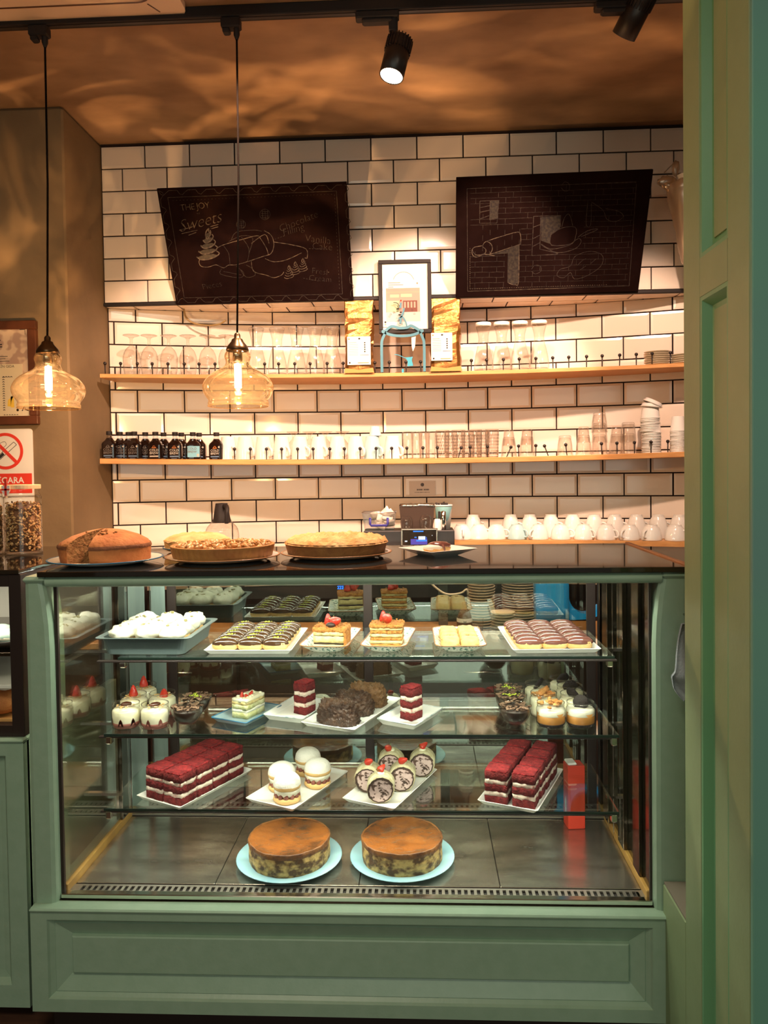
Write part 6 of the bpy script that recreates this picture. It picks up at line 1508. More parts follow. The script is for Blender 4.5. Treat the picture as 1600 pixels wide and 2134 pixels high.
for k, (px, py, lab, sb) in enumerate(((793, 1672, 'front roll slice with a big chocolate swirl', 1), (768, 1650, 'left roll slice half hidden by the front one', 1), (838, 1648, 'middle roll slice facing right', 1), (815, 1618, 'back left roll slice', 1), (880, 1618, 'back right roll slice beside the blue plate reflection', 1))):
    p = on(px, py, ZCs+.005); p.z = ZCs+.0042; p.y += .022
    t = thing('roll_slice', 'cream filled roll cake, '+lab, 'roll cake', p, rz+.42+random.uniform(-.12, .12), 'cream roll slices')
    for nm, me in rp_[k % 2]: obj(nm, me, t)
    sb_o = obj('strawberry', sbm, t, (-.006, -.002, RR*2.05), (0, 0, random.uniform(-1, 2.5))); obj('calyx', lfm, sb_o, (0, .003, .004), (1.2, 0, 0))
# ---------- shelf B
c, rz, wd, dp = frame3((447, 1497), (520, 1510), (580, 1470), ZB)
rect_tray('slate_plate', 'slate blue plate under the pistachio cream slice', c, rz-.06, wd, dp, 'darkplate', 'rimblue', cat='plate')
t = thing('cream_slice', 'pale layered cream slice topped with strawberries on the slate plate', 'cake slice', loc_in(c, rz, .002, .004, .0042), rz-.06, None)
for i, (a, b_, mk, nm) in enumerate(((0, .018, 'spongegreen', 'sponge'), (.017, .026, 'whip', 'cream'), (.025, .040, 'spongegreen', 'sponge'), (.039, .049, 'custpale', 'cream'), (.047, .056, 'custard', 'topping'))):
    obj(nm, M().rough_box(-.027, .027, -.045, .045, a, b_, .0018, 90, (6, 9, 2), i*5, rnd=.003).mesh(nm, mk), t)
bm = M()
for x, y in ((-.008, -.02), (.006, -.012), (.002, .006)): berry(bm, x, y, .053, .75, rx=random.uniform(-.8, .8))
obj('strawberry_pieces', bm.mesh('strawberry_pieces', 'straw'), t)
wm_ = M()
for k in range(12): wm_.blob((random.uniform(-.022, .022), random.uniform(-.04, .04), .056), (.006, .006, .004), 7, 5, .3, 2, seed=k)
obj('cream_dabs', wm_.mesh('cream_dabs', 'custard'), t)
vs_ = velvet_mesh(.044, .052, .094, 61)
for (FL, FR, BR, lp, ls, px, py) in (((560, 1492), (632, 1504), (680, 1462), 'square grey blue rimmed plate left of the chocolate domes', 'tall red velvet slice on a plate left of the chocolate domes', 633, 1487), ((790, 1502), (862, 1516), (918, 1478), 'square grey blue rimmed plate right of the chocolate domes', 'tall red velvet slice on a plate right of the chocolate domes', 857, 1499)):
    c, rz, wd, dp = frame3(FL, FR, BR, ZB)
    rect_tray('dessert_plate', lp, c, rz, wd+.012, dp, 'white', 'greyplate', lip=.016, cat='plate')
    p = on(px, py, ZB+.006); p.z = ZB+.0042; p.y += .02
    velvet(ls, p, rz-.18, vs_, 'single red velvet slices')
c, rz, wd, dp = frame3((632, 1505), (742, 1524), (832, 1455), ZB)
rect_tray('long_tray', 'long white tray carrying three chocolate crunch domes', c, rz, wd, dp)
def dome(seed, mk):
    m = M(); vs = []; fs = []; nu, nv = 84, 28
    for j in range(nv+1):
        th = PI/2*j/nv
        for i in range(nu):
            ph = 2*PI*i/nu; cx, sy = math.cos(ph), math.sin(ph)
            e = lambda v, q: math.copysign(abs(v)**q, v)
            x = .059*e(cx, .62)*(.55+.45*math.cos(th)**.7); y = .037*e(sy, .7)*(math.cos(th)**.55 if j < nv else 0); z = .060*math.sin(th)**.85
            x = x if j < nv else x*.9
            k = 1+.12*mnoise.noise(Vector((x*120+seed, y*120, z*120)))+.15*max(0, mnoise.noise(Vector((x*260+seed, y*260, z*260))))
            vs.append((x*k, y*k, max(0, z*k)))
    for j in range(nv):
        for i in range(nu): fs.append((j*nu+i, j*nu+(i+1) % nu, (j+1)*nu+(i+1) % nu, (j+1)*nu+i))
    fs.append(tuple(range(nu-1, -1, -1)))
    return m.add(vs, fs, True).mesh('dome', mk)
for dy_, mk, lab, sd in ((-.092, 'choc', 'dark chocolate crunch dome at the front of the tray', 1), (.0, 'choc', 'dark chocolate crunch dome in the middle of the tray', 7), (.092, 'choc2', 'milk chocolate crunch dome at the back of the tray', 13)):
    p = loc_in(c, rz, 0, dy_, .0042)
    t = thing('chocolate_dome', lab, 'cake', p, rz, 'chocolate crunch domes')
    obj('dome', dome(sd, mk), t)
    nb = M()
    for k in range(80):
        a = random.uniform(0, 6.28); q = random.random()**.5
        x, y = .050*q*math.cos(a), .030*q*math.sin(a); nb.blob((x, y, .060*(1-q**2.6)**.55), (.0042, .0042, .0032), 6, 4, .4, 2, seed=k)
    obj('crunch_bits', nb.mesh('crunch_bits', mk), t)
# dessert jars and bowls
def jar_parts(fill):
    r = .0345; H = .058
    g = M().lathe(smoothpts([(.001, .001), (r*.86, .001), (r*.97, .005), (r, .012), (r, .040), (r*.95, .045), (r*.88, .048)], 2)+[(r*.88, .049), (r*.94, .050), (r*.94, H), (r*.90, H)], 30).mesh('glass', 'glass')
    rim = M().lathe([(r*.90, H-.001), (r*.945, H-.001), (r*.955, H+.0008), (r*.92, H+.0016), (r*.89, H)], 30).mesh('rim', 'wareglass')
    p = [('glass', g), ('rim', rim)]
    if fill == 'berry':
        p.append(('berry_layer', M().lathe([(.001, .003), (r*.84, .003), (r*.955, .010), (r*.96, .016), (.001, .018)], 30, wob=lambda a, z: 0).mesh('berry_layer', 'jam')))
        sl = M()
        for k in range(7):
            a = 2*PI*k/7; pts = [(-.007, .010), (-.004, .022), (0, .028), (.004, .022), (.007, .010)]
            sl.add([(r*.968*math.cos(a+u/r), r*.968*math.sin(a+u/r), z) for u, z in pts], [(0, 1, 2, 3, 4)]); sl.add([(r*.968*math.cos(a+u/r), r*.968*math.sin(a+u/r), z) for u, z in pts], [(4, 3, 2, 1, 0)])
        p.append(('strawberry_slices', sl.mesh('strawberry_slices', 'jam')))
        p.append(('cream', M().lathe([(r*.95, .016), (r*.955, .041), (r*.86, .0455), (.001, .050)], 30).mesh('cream', 'custard')))
    elif fill == 'biscuit':
        p.append(('crumb_base', M().lathe([(.001, .003), (r*.84, .003), (r*.95, .009), (r*.955, .012), (.001, .012)], 30).mesh('crumb_base', 'biscuit')))
        p.append(('caramel_layer', M().lathe([(r*.95, .012), (r*.955, .036), (.001, .036)], 30, wob=None).mesh('caramel_layer', 'caramel')))
        p.append(('cream', M().lathe([(r*.957, .030), (r*.957, .041), (r*.86, .0450), (.001, .047)], 30, wob=lambda a, z: .004*math.sin(3*a)).mesh('cream', 'whip')))
    else:
        p.append(('cream', M().lathe([(.001, .003), (r*.84, .003), (r*.955, .010), (r*.957, .041), (r*.86, .0450), (.001, .047)], 30).mesh('cream', 'custard')))
    return p
jb, jo, jc = jar_parts('berry'), jar_parts('biscuit'), jar_parts('plain')
def put_jar(px, py, parts, top, lab, group, s_=1.16):
    p = on(px, py, ZB+.001); p.z = ZB+.0004; p.y += .034
    t = thing('dessert_jar', lab, 'dessert jar', p, random.uniform(0, 6), group); t.scale = (s_,)*3
    for nm, me in parts: obj(nm, me, t)
    for nm, me, lc_, rt_ in top: obj(nm, me, t, lc_, rt_)
    return t
sb1 = M(); berry(sb1, 0, 0, 0, 1.3); sb1 = sb1.mesh('strawberry', 'straw')
sb2 = M().blob((0, 0, .004), (.014, .009, .006), 12, 8, .2, 2).mesh('date_half', mat('dark_fruit', (.09, .025, .012), .25, coat=.4))
GB = 'strawberry cream jars at the left of the middle shelf'
dust = M()
for k in range(14): dust.blob((random.uniform(-.02, .02), random.uniform(-.02, .02), .0), (.004, .003, .0016), 6, 4, seed=k)
dust = dust.mesh('crumbs', 'choux')
J_ = [(254, 1522, [('fruit', sb2, (0, 0, .051), (0, 0, 0))], 'front left strawberry cream jar with dark fruit on top'), (315, 1523, [('fruit', sb2, (0, 0, .051), (0, 0, .5))], 'front right strawberry cream jar beside the chocolate bowl'),
      (270, 1500, [('strawberry', sb1, (0, 0, .049), (0, 0, 0))], 'strawberry cream jar behind the front left one'), (331, 1497, [('strawberry', sb1, (.004, 0, .046), (.6, 0, 0))], 'strawberry cream jar behind the front right one'),
      (292, 1478, [('strawberry', sb1, (0, 0, .050), (0, 0, 0))], 'rearmost strawberry cream jar with a red berry on top')]
for px, py, tp, lab in J_: put_jar(px, py, jb, tp+[('crumbs', dust, (0, 0, .052), (0, 0, 0))], lab, GB)
ck = M().lathe([(.001, -.004), (.017, -.004), (.0185, -.002), (.0185, .002), (.017, .004), (.001, .004)], 24, wob=lambda a, z: .03*math.cos(a*18)).mesh('dark_biscuit', 'biscuit')
bo = M().rough_box(-.018, .018, -.009, .009, 0, .012, .003, 80, (6, 4, 2), 3).mesh('caramel_biscuit', 'biscorange')
bo2 = M()
for k in range(24): bo2.blob((random.uniform(-.024, .024), random.uniform(-.024, .024), random.uniform(0, .008)), (.006, .005, .0035), 6, 4, .4, 2, seed=k, smooth=False)
bo2 = bo2.mesh('biscuit_crumbs', 'biscorange')
GC = 'biscuit cream jars at the right of the middle shelf'
ckt = [('dark_biscuit', ck, (0, .002, .056), (1.05, .1, 0))]
for px, py, parts, tp, lab in ((1152, 1521, jo, [('biscuit_crumbs', bo2, (0, 0, .052), (0, 0, 0))], 'front cream jar topped with orange biscuit crumbs'), (1215, 1521, jo, ckt, 'front right cream and caramel jar with a dark biscuit on top'),
                               (1137, 1498, jc, [('caramel_biscuit', bo, (0, 0, .054), (.4, .3, .4)), ('biscuit_crumbs', bo2, (0, 0, .050), (0, 0, 0))], 'cream jar with a bar of caramel biscuit sticking out'), (1200, 1500, jc, ckt, 'second cream jar with a dark biscuit, behind the front right one'),
                               (1124, 1477, jc, ckt, 'cream jar with a dark biscuit behind the caramel biscuit jar'), (1192, 1481, jc, ckt, 'third cream jar with a dark biscuit from the front'), (1176, 1464, jc, ckt, 'rearmost cream jar with a dark biscuit at the right')):
    put_jar(px, py, parts, tp, lab, GC)
def bowl_parts():
    r = .042; H = .058
    o = smoothpts([(.001, .001), (.020, .001), (.022, .004), (.019, .010), (.024, .016), (.034, .028), (.040, .044), (r, H)], 2)
    g = M().lathe(o, 30).lathe([(r, H), (r*.965, H-.001), (r*.93, .046)], 30).mesh('glass', 'glass')
    ms = M().lathe([(.001, .013), (.020, .015), (.031, .028), (.0375, .046), (.036, .049), (.001, .050)], 30).mesh('mousse', 'mousse')
    s_ = M()
    for k in range(60):
        a = random.uniform(0, 6.28); q = .037*math.sqrt(random.random())
        s_.box(-.006, .006, -.0028, .0028, -.0005, .0005, T=T((q*math.cos(a), q*math.sin(a), .052+random.uniform(0, .006)), random.uniform(0, 6), random.uniform(-.5, .5), random.uniform(-.5, .5), sc=(random.uniform(.5, 1.3), 1, 1)))
    d_ = M()
    for k in range(26): d_.blob((random.gauss(0, .009), random.gauss(0, .006), .058), (.0024, .0024, .0012), 5, 3, seed=k)
    return [('glass', g), ('mousse', ms), ('shavings', s_.mesh('shavings', 'shav')), ('nut_dust', d_.mesh('nut_dust', 'lime'))]
bw_ = bowl_parts()
for px, py, lab, gp, dd in ((386, 1521, 'front chocolate mousse bowl beside the strawberry jars', 'left', 0), (405, 1498, 'chocolate mousse bowl with green dust behind the front left one', 'left', 1), (1075, 1521, 'front chocolate mousse bowl beside the biscuit jars', 'right', 0), (1067, 1497, 'middle chocolate mousse bowl of three at the right', 'right', 1), (1061, 1479, 'rearmost chocolate mousse bowl of three at the right', 'right', 1)):
    p = on(px, py, ZB+.001); p.z = ZB+.0004; p.y += .020
    t = thing('mousse_bowl', lab, 'dessert bowl', p, random.uniform(0, 6), 'chocolate mousse bowls'); t.scale = (1.1,)*3
    for nm, me in bw_:
        if nm == 'nut_dust' and not dd: continue
        obj(nm, me, t)
# ---------- shelf A
c = on(318, 1352, ZA+.004); 
dsh = thing('baking_dish', 'grey enamel baking dish heaped with cream at the left of the top shelf', 'baking dish', (c.x-.002, .325, ZA), -.02)
hx, hy, H = .128, .14, .050; R_ = []
for x, y, z in ((hx*.86, hy*.88, 0), (hx*.88, hy*.9, .002), (hx*.95, hy*.95, H-.004), (hx*1.06, hy*1.04, H-.002), (hx*1.07, hy*1.05, H), (hx*1.05, hy*1.03, H+.001), (hx*.94, hy*.94, H-.001), (hx*.86, hy*.88, .004)): R_.append([(a, b_, z) for a, b_ in rrect(x, y, .02, 4)])
obj('dish', loft(M(), R_).mesh('dish', 'greypan'), dsh)
k = 0
for j in range(4):
    for i in range(3):
        t = thing('cream_mound', 'cream topped sponge in the grey baking dish, %s row from the front, %s' % (ORD[j], ['left', 'centre', 'right'][i]), 'pastry', loc_in(dsh.location, -.02, (i-1)*.074, (j-1.5)*.062, .0042), random.uniform(0, 6), 'cream mounds in the grey baking dish')
        obj('sponge', M().blob((0, 0, .022), (.034, .030, .022), 14, 8, .05, 2, zmin=0).mesh('sponge', 'choux'), t)
        obj('cream', M().blob((0, 0, .052), (.036, .033, .024), 20, 12, .28, 2.2, seed=k*3.1).mesh('cream', 'whip'), t)
        nb = M()
        for q in range(5): nb.blob((random.uniform(-.015, .015), random.uniform(-.015, .012), .073+random.uniform(-.002, .002)), (.0055, .0045, .0022), 6, 4, .5, 2, seed=q+k)
        obj('nut_pieces', nb.mesh('nut_pieces', mat('green_nuts', (.28, .24, .09), .8) if k == 0 else bpy.data.materials['green_nuts']), t); k += 1
def eclair_parts(ln, rw, rh, gk, seed, dusty):
    b_ = M().blob((0, 0, rh*.85), (ln/2, rw, rh), 18, 10, .05, 2, seed=seed, sq=.8, zmin=0).mesh('choux', 'choux')
    g_ = M().blob((0, 0, rh*1.02), (ln/2*1.02, rw*1.04, rh*.98), 20, 10, .07, 2.5, seed=seed+5, sq=.85, zmin=rh*.92).mesh('glaze', gk)
    o = [('choux', b_), ('glaze', g_)]
    if dusty:
        d_ = M()
        for k in range(18): d_.blob((random.gauss(.0, .006), random.gauss(0, .006), rh*1.98), (.002, .002, .0012), 5, 3, seed=k)
        o.append(('pistachio_dust', d_.mesh('pistachio_dust', 'pistachio')))
    return o
for (FL, FR, BR, gk, lt, le, rows, dusty, dlim, gname) in (((428, 1355), (610, 1356), (641, 1306), 'glaze', 'white tray of dark eclairs dusted with pistachio on the top shelf', 'dark eclair with pistachio dust, %s row from the front, %s column of the centre-left tray', 6, True, .30, 'dark eclairs with pistachio'),
                                               ((1063, 1355), (1246, 1351), (1190, 1292), 'glaze2', 'white tray of milk chocolate eclairs at the right of the top shelf', 'milk chocolate eclair, %s row from the front, %s column of the right tray', 6, False, .31, 'milk chocolate eclairs')):
    c, rz, wd, dp = frame3(FL, FR, BR, ZA); dp = min(dp, dlim); c.y = .195+dp/2
    rect_tray('eclair_tray', lt, c, rz, wd, dp)
    ep = [eclair_parts(.074, .0205, .0185, gk, s_, dusty) for s_ in (1, 6, 11)]
    for j in range(rows):
        for i in range(3):
            t = thing('eclair', le % (ORD[j], ['left', 'middle', 'right'][i]), 'eclair', loc_in(c, rz, (i-1)*(wd-.03)/3.05, (j-(rows-1)/2)*(dp-.035)/rows, .0042), rz+random.uniform(-.10, .10), gname)
            for nm, me in ep[(i+2*j) % 3]: obj(nm, me, t)
def pat_plate(FL, FR, BR, label, dlim=.26):
    c, rz, wd, dp = frame3(FL, FR, BR, ZA); dp = min(dp, dlim); c.y = .195+dp/2; rz *= .7
    rect_tray('patterned_plate', label, c, rz, wd+.004, dp, 'pattern', 'rimbrown', lip=.022, foot=.03, rad=.025, cat='plate')
    return c, rz
for k, (FL, FR, BR, px, py, lp, lc_) in enumerate((((629, 1351), (725, 1356), (752, 1308), 688, 1350, 'patterned green plate under the cream crumb cake with dark cherries', 'cream filled crumb cake with cherries and strawberry on a patterned plate'), ((750, 1351), (842, 1356), (867, 1303), 806, 1346, 'patterned green plate under the orange crumb cake', 'orange crumb coated cake topped with a strawberry on a patterned plate'))):
    c, rz = pat_plate(FL, FR, BR, lp)
    p = on(px, py, ZA+.008); p.z = ZA+.0042; p.y += .035
    t = thing('crumb_cake', lc_, 'cake slice', p, rz+(-.05, .05)[k])
    hx = .046
    if k == 0:
        for i, (a, b_, mk, nm) in enumerate(((0, .012, 'custpale', 'sponge'), (.011, .018, 'mousse', 'fruit_layer'), (.017, .036, 'custpale', 'cream'), (.034, .039, 'mousse', 'fruit_layer'), (.037, .048, 'custpale', 'cream'))):
            g = .002 if nm == 'fruit_layer' else 0
            obj(nm, M().rough_box(-hx+g, hx-g, -.034+g, .036, a, b_, .0018, 80, (8, 7, 2), i*3+k, rnd=.003).mesh(nm, mk), t)
        obj('crumb_coat', M().rough_box(-hx-.001, hx+.003, -.034, .037, .046, .060, .0028, 130, (14, 12, 2), 9, rnd=.004).rough_box(hx-.004, hx+.003, -.034, .037, 0, .056, .002, 130, (2, 10, 7), 5, rnd=.002).mesh('crumb_coat', 'crumb'), t)
    else:
        for i in range(6):
            obj('layer', M().rough_box(-hx, hx, -.034, .036, i*.0095, i*.0095+.0085, .0022, 110, (9, 8, 2), i*7, rnd=.002).mesh('layer', 'crumb' if i % 2 == 0 else 'custpale'), t)
        obj('crumb_coat', M().rough_box(-hx-.002, hx+.002, -.036, .038, .054, .064, .0030, 130, (14, 12, 2), 19, rnd=.004).mesh('crumb_coat', 'crumb'), t)
    zt2 = .060+.004*k
    s1_ = M(); berry(s1_, 0, 0, 0, 1.7, rx=1.25)
    so = obj('strawberry', s1_.mesh('strawberry', 'straw'), t, (.004, -.002, zt2+.010), (0, 0, .9-1.2*k)); obj('calyx', lfm, so, (0, .0, .004), (1.3, 0, 0), sc=(1.5,)*3)
    s2_ = M(); berry(s2_, 0, 0, 0, 1.4, rx=.2)
    obj('strawberry', s2_.mesh('strawberry', 'straw'), t, (-.012, .014, zt2), (0, 0, 0))
    if k == 0: obj('cherry', M().blob((.004, -.024, zt2+.006), (.014, .009, .008), 12, 8).mesh('cherry', 'mousse'), t)
    cm = M()
    for q in range(60): cm.blob((random.uniform(-hx, hx), random.uniform(-.034, .036), zt2+random.uniform(-.001, .003)), (.0028, .0028, .002), 5, 3, .4, 2, seed=q, smooth=False)
    obj('loose_crumbs', cm.mesh('loose_crumbs', 'crumb'), t)
c, rz = pat_plate((905, 1352), (1010, 1350), (994, 1300), 'patterned green plate of golden flaky pastries')
pm_ = [M().blob((0, 0, .016), (.027, .024, .018), 16, 9, .18, 3, seed=s_, sq=.7, zmin=0).mesh('flaky_roll', 'choux') for s_ in (1, 8)]
fm_ = M()
for q in range(14): fm_.blob((random.uniform(-.022, .022), random.uniform(-.022, .022), random.uniform(.014, .034)), (.006, .004, .002), 6, 4, .4, 2, seed=q, smooth=False)
fm_ = fm_.mesh('flakes', 'biscorange')
for j in range(4):
    for i in range(2):
        t = thing('flaky_pastry', 'golden flaky pastry, %s row from the front, %s side of the patterned plate' % (ORD[j], ['left', 'right'][i]), 'pastry', loc_in(c, rz, (i-.5)*.053, (j-1.5)*.046-.005, .0046), rz, 'golden flaky pastries')
        obj('flaky_roll', pm_[(i+j) % 2], t); 
        if j == 0: obj('flakes', fm_, t)
# ---------- deck: two burnt cheesecakes and a red carton
for k, (p0, p1, pf, c0_, c1_, lab, lp) in enumerate(((492, 717, 1853, 512, 683, 'burnt cheesecake with a grey sheen on top, on the left blue plate', 'round pale blue plate under the left burnt cheesecake'), (728, 950, 1852, 748, 918, 'burnt cheesecake with evenly orange top on the right blue plate', 'round pale blue plate under the right burnt cheesecake'))):
    c, r = centre_from(p0, p1, pf, ZD)
    round_plate('blue_plate', lp, c, r, 'blueware', 'blueware', ZD+.0004, 'blue cheesecake plates', h=.014)
    rc = r*.765; h = .066
    t = thing('burnt_cheesecake', lab, 'cheesecake', (c.x, c.y, ZD+.0056), k*1.3)
    wb = lambda a, z: .012*math.sin(3*a+k)+.008*math.sin(8*a+z*90)+.005*math.sin(21*a)
    obj('side', M().lathe([(.001, 0), (rc*.955, 0), (rc*.985, .004), (rc, .020), (rc*.995, .045), (rc, h-.004), (rc*.985, h)], 90, wob=wb).mesh('side', 'burntside'), t)
    vs = []; fs = []; nr, na = 14, 72
    for i in range(nr+1):
        for q in range(na):
            rr = rc*.992*i/nr; a = 2*PI*q/na; rr2 = rr*(1+wb(a, h)*(i/nr)); x, y = rr2*math.cos(a), rr2*math.sin(a)
            z = h-.005+.006*(i/nr)**6+.0016*mnoise.noise(Vector((x*50, y*50, k)))
            if i == nr: z = h-.002
            vs.append((x, y, z))
    for i in range(nr):
        for q in range(na): fs.append((i*na+q, (i+1)*na+q, (i+1)*na+(q+1) % na, i*na+(q+1) % na))
    obj('burnt_top', M().add(vs, fs, True).mesh('burnt_top', 'burnt'), t)
    obj('burnt_rim', M().lathe([(rc*.97, h-.003), (rc*.99, h+.0012), (rc*1.008, h-.001), (rc*1.006, h-.010), (rc*1.002, h-.014)], 90, wob=wb).mesh('burnt_rim', mat('burnt_edge', (.10, .035, .012), .45, col2=(.22, .085, .02), scale=40, bump=.5, bscale=90) if k == 0 else bpy.data.materials['burnt_edge']), t)
p = on(1203, 1729, ZD); zt2 = at(1197, 1592, p.y+.02).z
t = thing('red_carton', 'tall narrow red carton standing at the back right of the steel deck', 'carton', (p.x-.004, p.y+.026, ZD+.0003), .12)
hx = 18*(p.y+1.9)/F
obj('box', M().box(-hx, hx, -.024, .024, 0, zt2-ZD, .002).mesh('box', 'carton'), t)
obj('white_tab', M().box(-hx*.95, hx*.1, -.02, .02, zt2-ZD, zt2-ZD+.008, .003).mesh('white_tab', 'white'), t)
obj('printed_oval', M().lathe([(.0001, 0), (.018, 0)], 16, T=T((-hx-.0006, 0, (zt2-ZD)*.35), ry=-PI/2, sc=(1.4, .5, 1))).mesh('printed_oval', 'cream'), t)
# ------------------------------------------------------------------ things on the back bench seen through the glass doors
pm_ = M().lathe([(.001, 0), (.04, 0), (.052, .003), (.080, .010), (.083, .013), (.079, .0128), (.05, .006), (.001, .005)], 32).mesh('bench_plate', 'stack')
for (px, pyb, n_, r_, nm) in ((1003, 1325, 22, .70, 'tall middle'), (1048, 1328, 9, .60, 'low front')):
    p = on(px, pyb, ZBN+.001); yy = min(max(p.y, 1.14), 1.36)
    if nm == 'tall middle': yy = 1.30
    else: yy = 1.15
    x = at(px, pyb, yy).x
    for i in range(n_): tag(obj('bench_plate', pm_, None, (x+random.uniform(-.002, .002), yy, ZBN+.0005+i*.0115), sc=(r_, r_, 1)), '%s plate from the bottom of the %s stack on the back bench' % (ORD[i], nm), 'plate', 'plates stacked on the back bench')
x = at(1085, 1240, 1.36).x
for i in range(24):
    tag(obj('bench_plate', pm_, None, (x, 1.38, ZBN+.0005+i*.0115), sc=(.95, .95, 1)), '%s plate from the bottom of the wide stack by the blue jug' % ORD[i], 'plate', 'plates stacked on the back bench')
p = at(1150, 1285, 1.14)
t = thing('blue_jug', 'bright blue plastic jug with a hooked spout on the back bench', 'jug', (p.x, 1.16, ZBN))
d = 1.14+1.9; s_ = d/F
zj = lambda py: at(1150, py, 1.14).z-ZBN
bw2 = 35*s_
obj('body', M().rough_box(-bw2, bw2, -.045, .045, zj(1291), zj(1195), .0005, 30, (6, 4, 4), 2, rnd=.012).mesh('body', 'bluejug'), t)
obj('foot', M().rough_box(-bw2*.8, bw2*.8, -.04, .04, 0.0005, zj(1289), .0, 30, (2, 2, 2), 2, rnd=.008).mesh('foot', mat('dark_blue', (.01, .05, .14), .4)), t)
hk = smoothpts([(bw2-.012, zj(1205)), (bw2-.004, zj(1240)), (bw2+.010, zj(1262)), (bw2+.045, zj(1277)), (bw2+.085, zj(1277)), (bw2+.118, zj(1264)), (bw2+.120, zj(1270)), (bw2+.110, zj(1283)), (bw2+.06, zj(1290)), (bw2-.012, zj(1291))], 3)
obj('spout', M().prism(hk[::-1], -.03, .03).mesh('spout', 'bluejug'), t)
p = at(1007, 1300, 1.10)
t = thing('syrup_bottle', 'brown bottle with a pale paper label behind the flaky pastries', 'bottle', (at(968, 1290, 1.12).x, 1.13, ZBN))
hb = at(968, 1255, 1.12).z-ZBN
obj('bottle', M().lathe(smoothpts([(.001, .001), (.028, .001), (.030, .006), (.030, hb*.62), (.012, hb*.82), (.011, hb), (.001, hb)], 2), 22).mesh('bottle', 'winebottle'), t)
obj('paper_label', M().lathe([(.0306, hb*.12), (.0306, hb*.58)], 22).mesh('paper_label', 'paper'), t)
text(t, 'M', .016, 'ink', (0, -.0312, hb*.48))
p = at(1000, 1300, 1.15)
t = thing('bench_tumbler', 'small amber filled glass beside the syrup bottle on the bench', 'glass', (at(994, 1300, 1.12).x, 1.125, ZBN))
obj('glass', M().lathe([(.001, .002), (.022, .002), (.027, .085), (.026, .085)], 20).mesh('glass', 'wareglass'), t)
obj('drink', M().lathe([(.001, .003), (.021, .003), (.0245, .055), (.001, .055)], 20).mesh('drink', 'winebottle'), t)
# red apples-like balls and an egg-shaped bun in the lower back, cable loop
pts = smoothpts([at(885, 1200, 1.1), at(905, 1222, 1.1), at(930, 1238, 1.1), at(960, 1236, 1.1), at(972, 1228, 1.1), at(975, 1240, 1.11)], 4)
tag(obj('bench_cable', M().tube(pts, .004, 8).mesh('bench_cable', 'stack')), 'pale cable drooping in front of the dark bench behind the glass', 'cable')
# ------------------------------------------------------------------ bag of plastic cups hung beside the right chalkboard, towel
p0, p1 = at(1408, 345, 1.30), at(1432, 548, 1.30)
t = thing('cup_bag', 'clear plastic bag of nested cups hanging by the green partition', 'bag of cups', (p1.x, 1.30, p1.z))
ax = p0-p1
wtop = 48*3.2/F
m = M(); n = 16; vs = []; fs = []
H_ = 13
for j in range(H_+1):
    v = j/H_; cxx = ax.x*v+.035*v; ww = wtop*(.30+.70*v)*(1 if j < H_ else .35)
    for i in range(n):
        a = 2*PI*i/n; k = 1+.14*mnoise.noise(Vector((math.cos(a)*2, math.sin(a)*2, v*9)))
        vs.append((cxx+ww*.8*k*math.cos(a), ww*.8*k*math.sin(a), ax.z*.86*v))
for j in range(H_):
    for i in range(n): fs.append((j*n+i, j*n+(i+1) % n, (j+1)*n+(i+1) % n, (j+1)*n+i))
obj('bag', m.add(vs, fs, True).mesh('bag', 'bag'), t)
cm = M().lathe([(.022, 0), (.036, .075), (.038, .077), (.036, .079)], 18).mesh('plastic_cup', 'white')
for i in range(14): obj('plastic_cup', cm, t, (ax.x*.8*(.04+i*.05)+.035*(.04+i*.05), 0, ax.z*(.02+i*.052)), sc=(.55+.045*i,)*2+(1,))
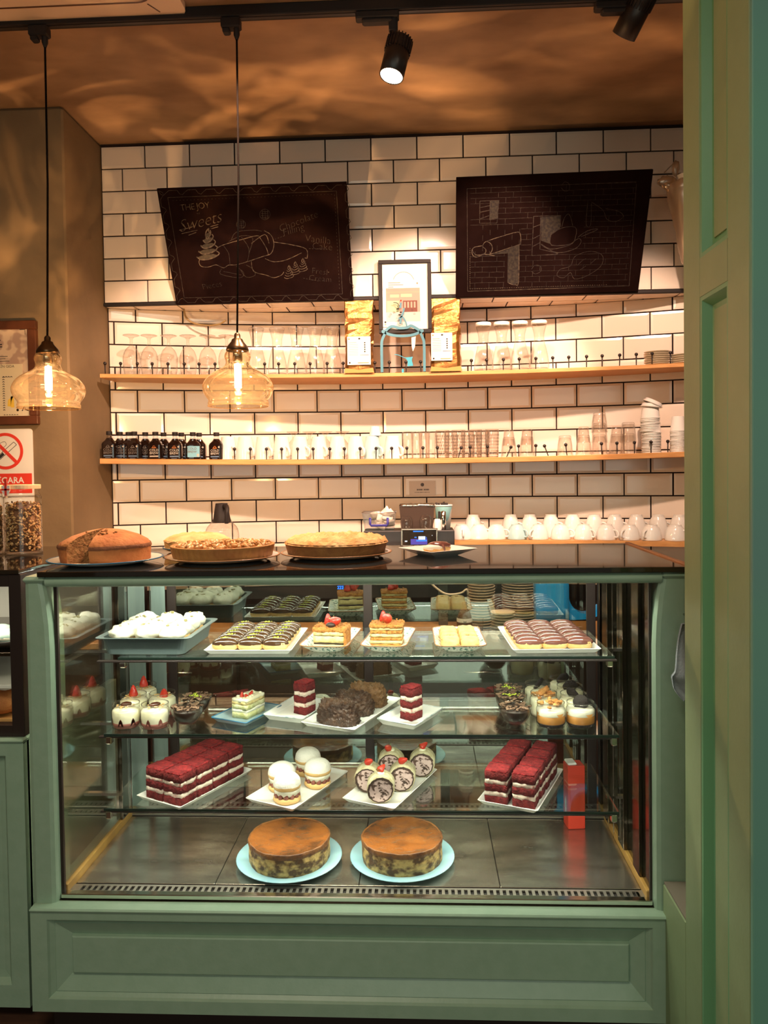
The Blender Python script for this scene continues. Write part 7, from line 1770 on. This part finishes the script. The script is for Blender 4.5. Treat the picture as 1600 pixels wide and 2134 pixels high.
kn = M().blob((ax.x+.0, 0, ax.z*.97), (.016, .012, .030), 10, 8, .5, 2).blob((ax.x-.040, 0, ax.z*.84), (.034, .014, .024), 10, 8, .5, 2, seed=3).blob((ax.x-.02, 0, ax.z*.80), (.03, .02, .03), 10, 8, .4, 2, seed=6)
obj('knot', kn.mesh('knot', 'bag'), t)
obj('tie', M().tube([(ax.x, 0, ax.z*1.05), (ax.x+.01, .05, ax.z*1.08), (ax.x+.01, .178, ax.z*1.1)], .0025, 6).mesh('tie', 'bag'), t)
YW = -.10; zb_ = at(1418, 1462, YW).z
t = thing('grey_towel', 'grey cloth hanging beside the right post of the display case', 'cloth', (at(1418, 1462, YW).x, YW, zb_))
hz = at(1418, 1300, YW).z-zb_
vs = []; fs = []; nu, nv = 12, 18; x00 = t.location.x
edge = [(1424, 1462), (1413, 1446), (1408, 1425), (1402, 1412), (1407, 1398), (1409, 1370), (1414, 1335), (1420, 1300)]
for j in range(nv+1):
    v = j/nv; f_ = v*(len(edge)-1); k = min(int(f_), len(edge)-2); fr_ = f_-k
    pe = [edge[k][q]+(edge[k+1][q]-edge[k][q])*fr_ for q in (0, 1)]; pw = at(pe[0], pe[1], YW)
    for i in range(nu+1):
        u = i/nu; vs.append((pw.x-x00+.075*u, .020*math.sin(u*7+v*5)*(1-.5*v)+.010*math.sin(v*9), pw.z-zb_))
for j in range(nv):
    for i in range(nu): fs.append((j*(nu+1)+i, j*(nu+1)+i+1, (j+1)*(nu+1)+i+1, (j+1)*(nu+1)+i))
n0 = len(vs); vs2 = vs+[(x, y+.010, z) for x, y, z in vs]; fs2 = fs+[tuple(q+n0 for q in f[::-1]) for f in fs]
bord = [i for i in range(nu+1)]+[j*(nu+1)+nu for j in range(1, nv+1)]+[nv*(nu+1)+i for i in range(nu-1, -1, -1)]+[j*(nu+1) for j in range(nv-1, 0, -1)]
fs2 += [(a, b_, b_+n0, a+n0) for a, b_ in zip(bord, bord[1:]+bord[:1])]
obj('fabric', M().add(vs2, fs2, True).mesh('fabric', 'cloth'), t)
obj('hook', M().tube([(.04, .0, hz-.008), (.04, .03, hz+.004), (.04, .094, hz+.004)], .003, 6).mesh('hook', 'chrome'), t)
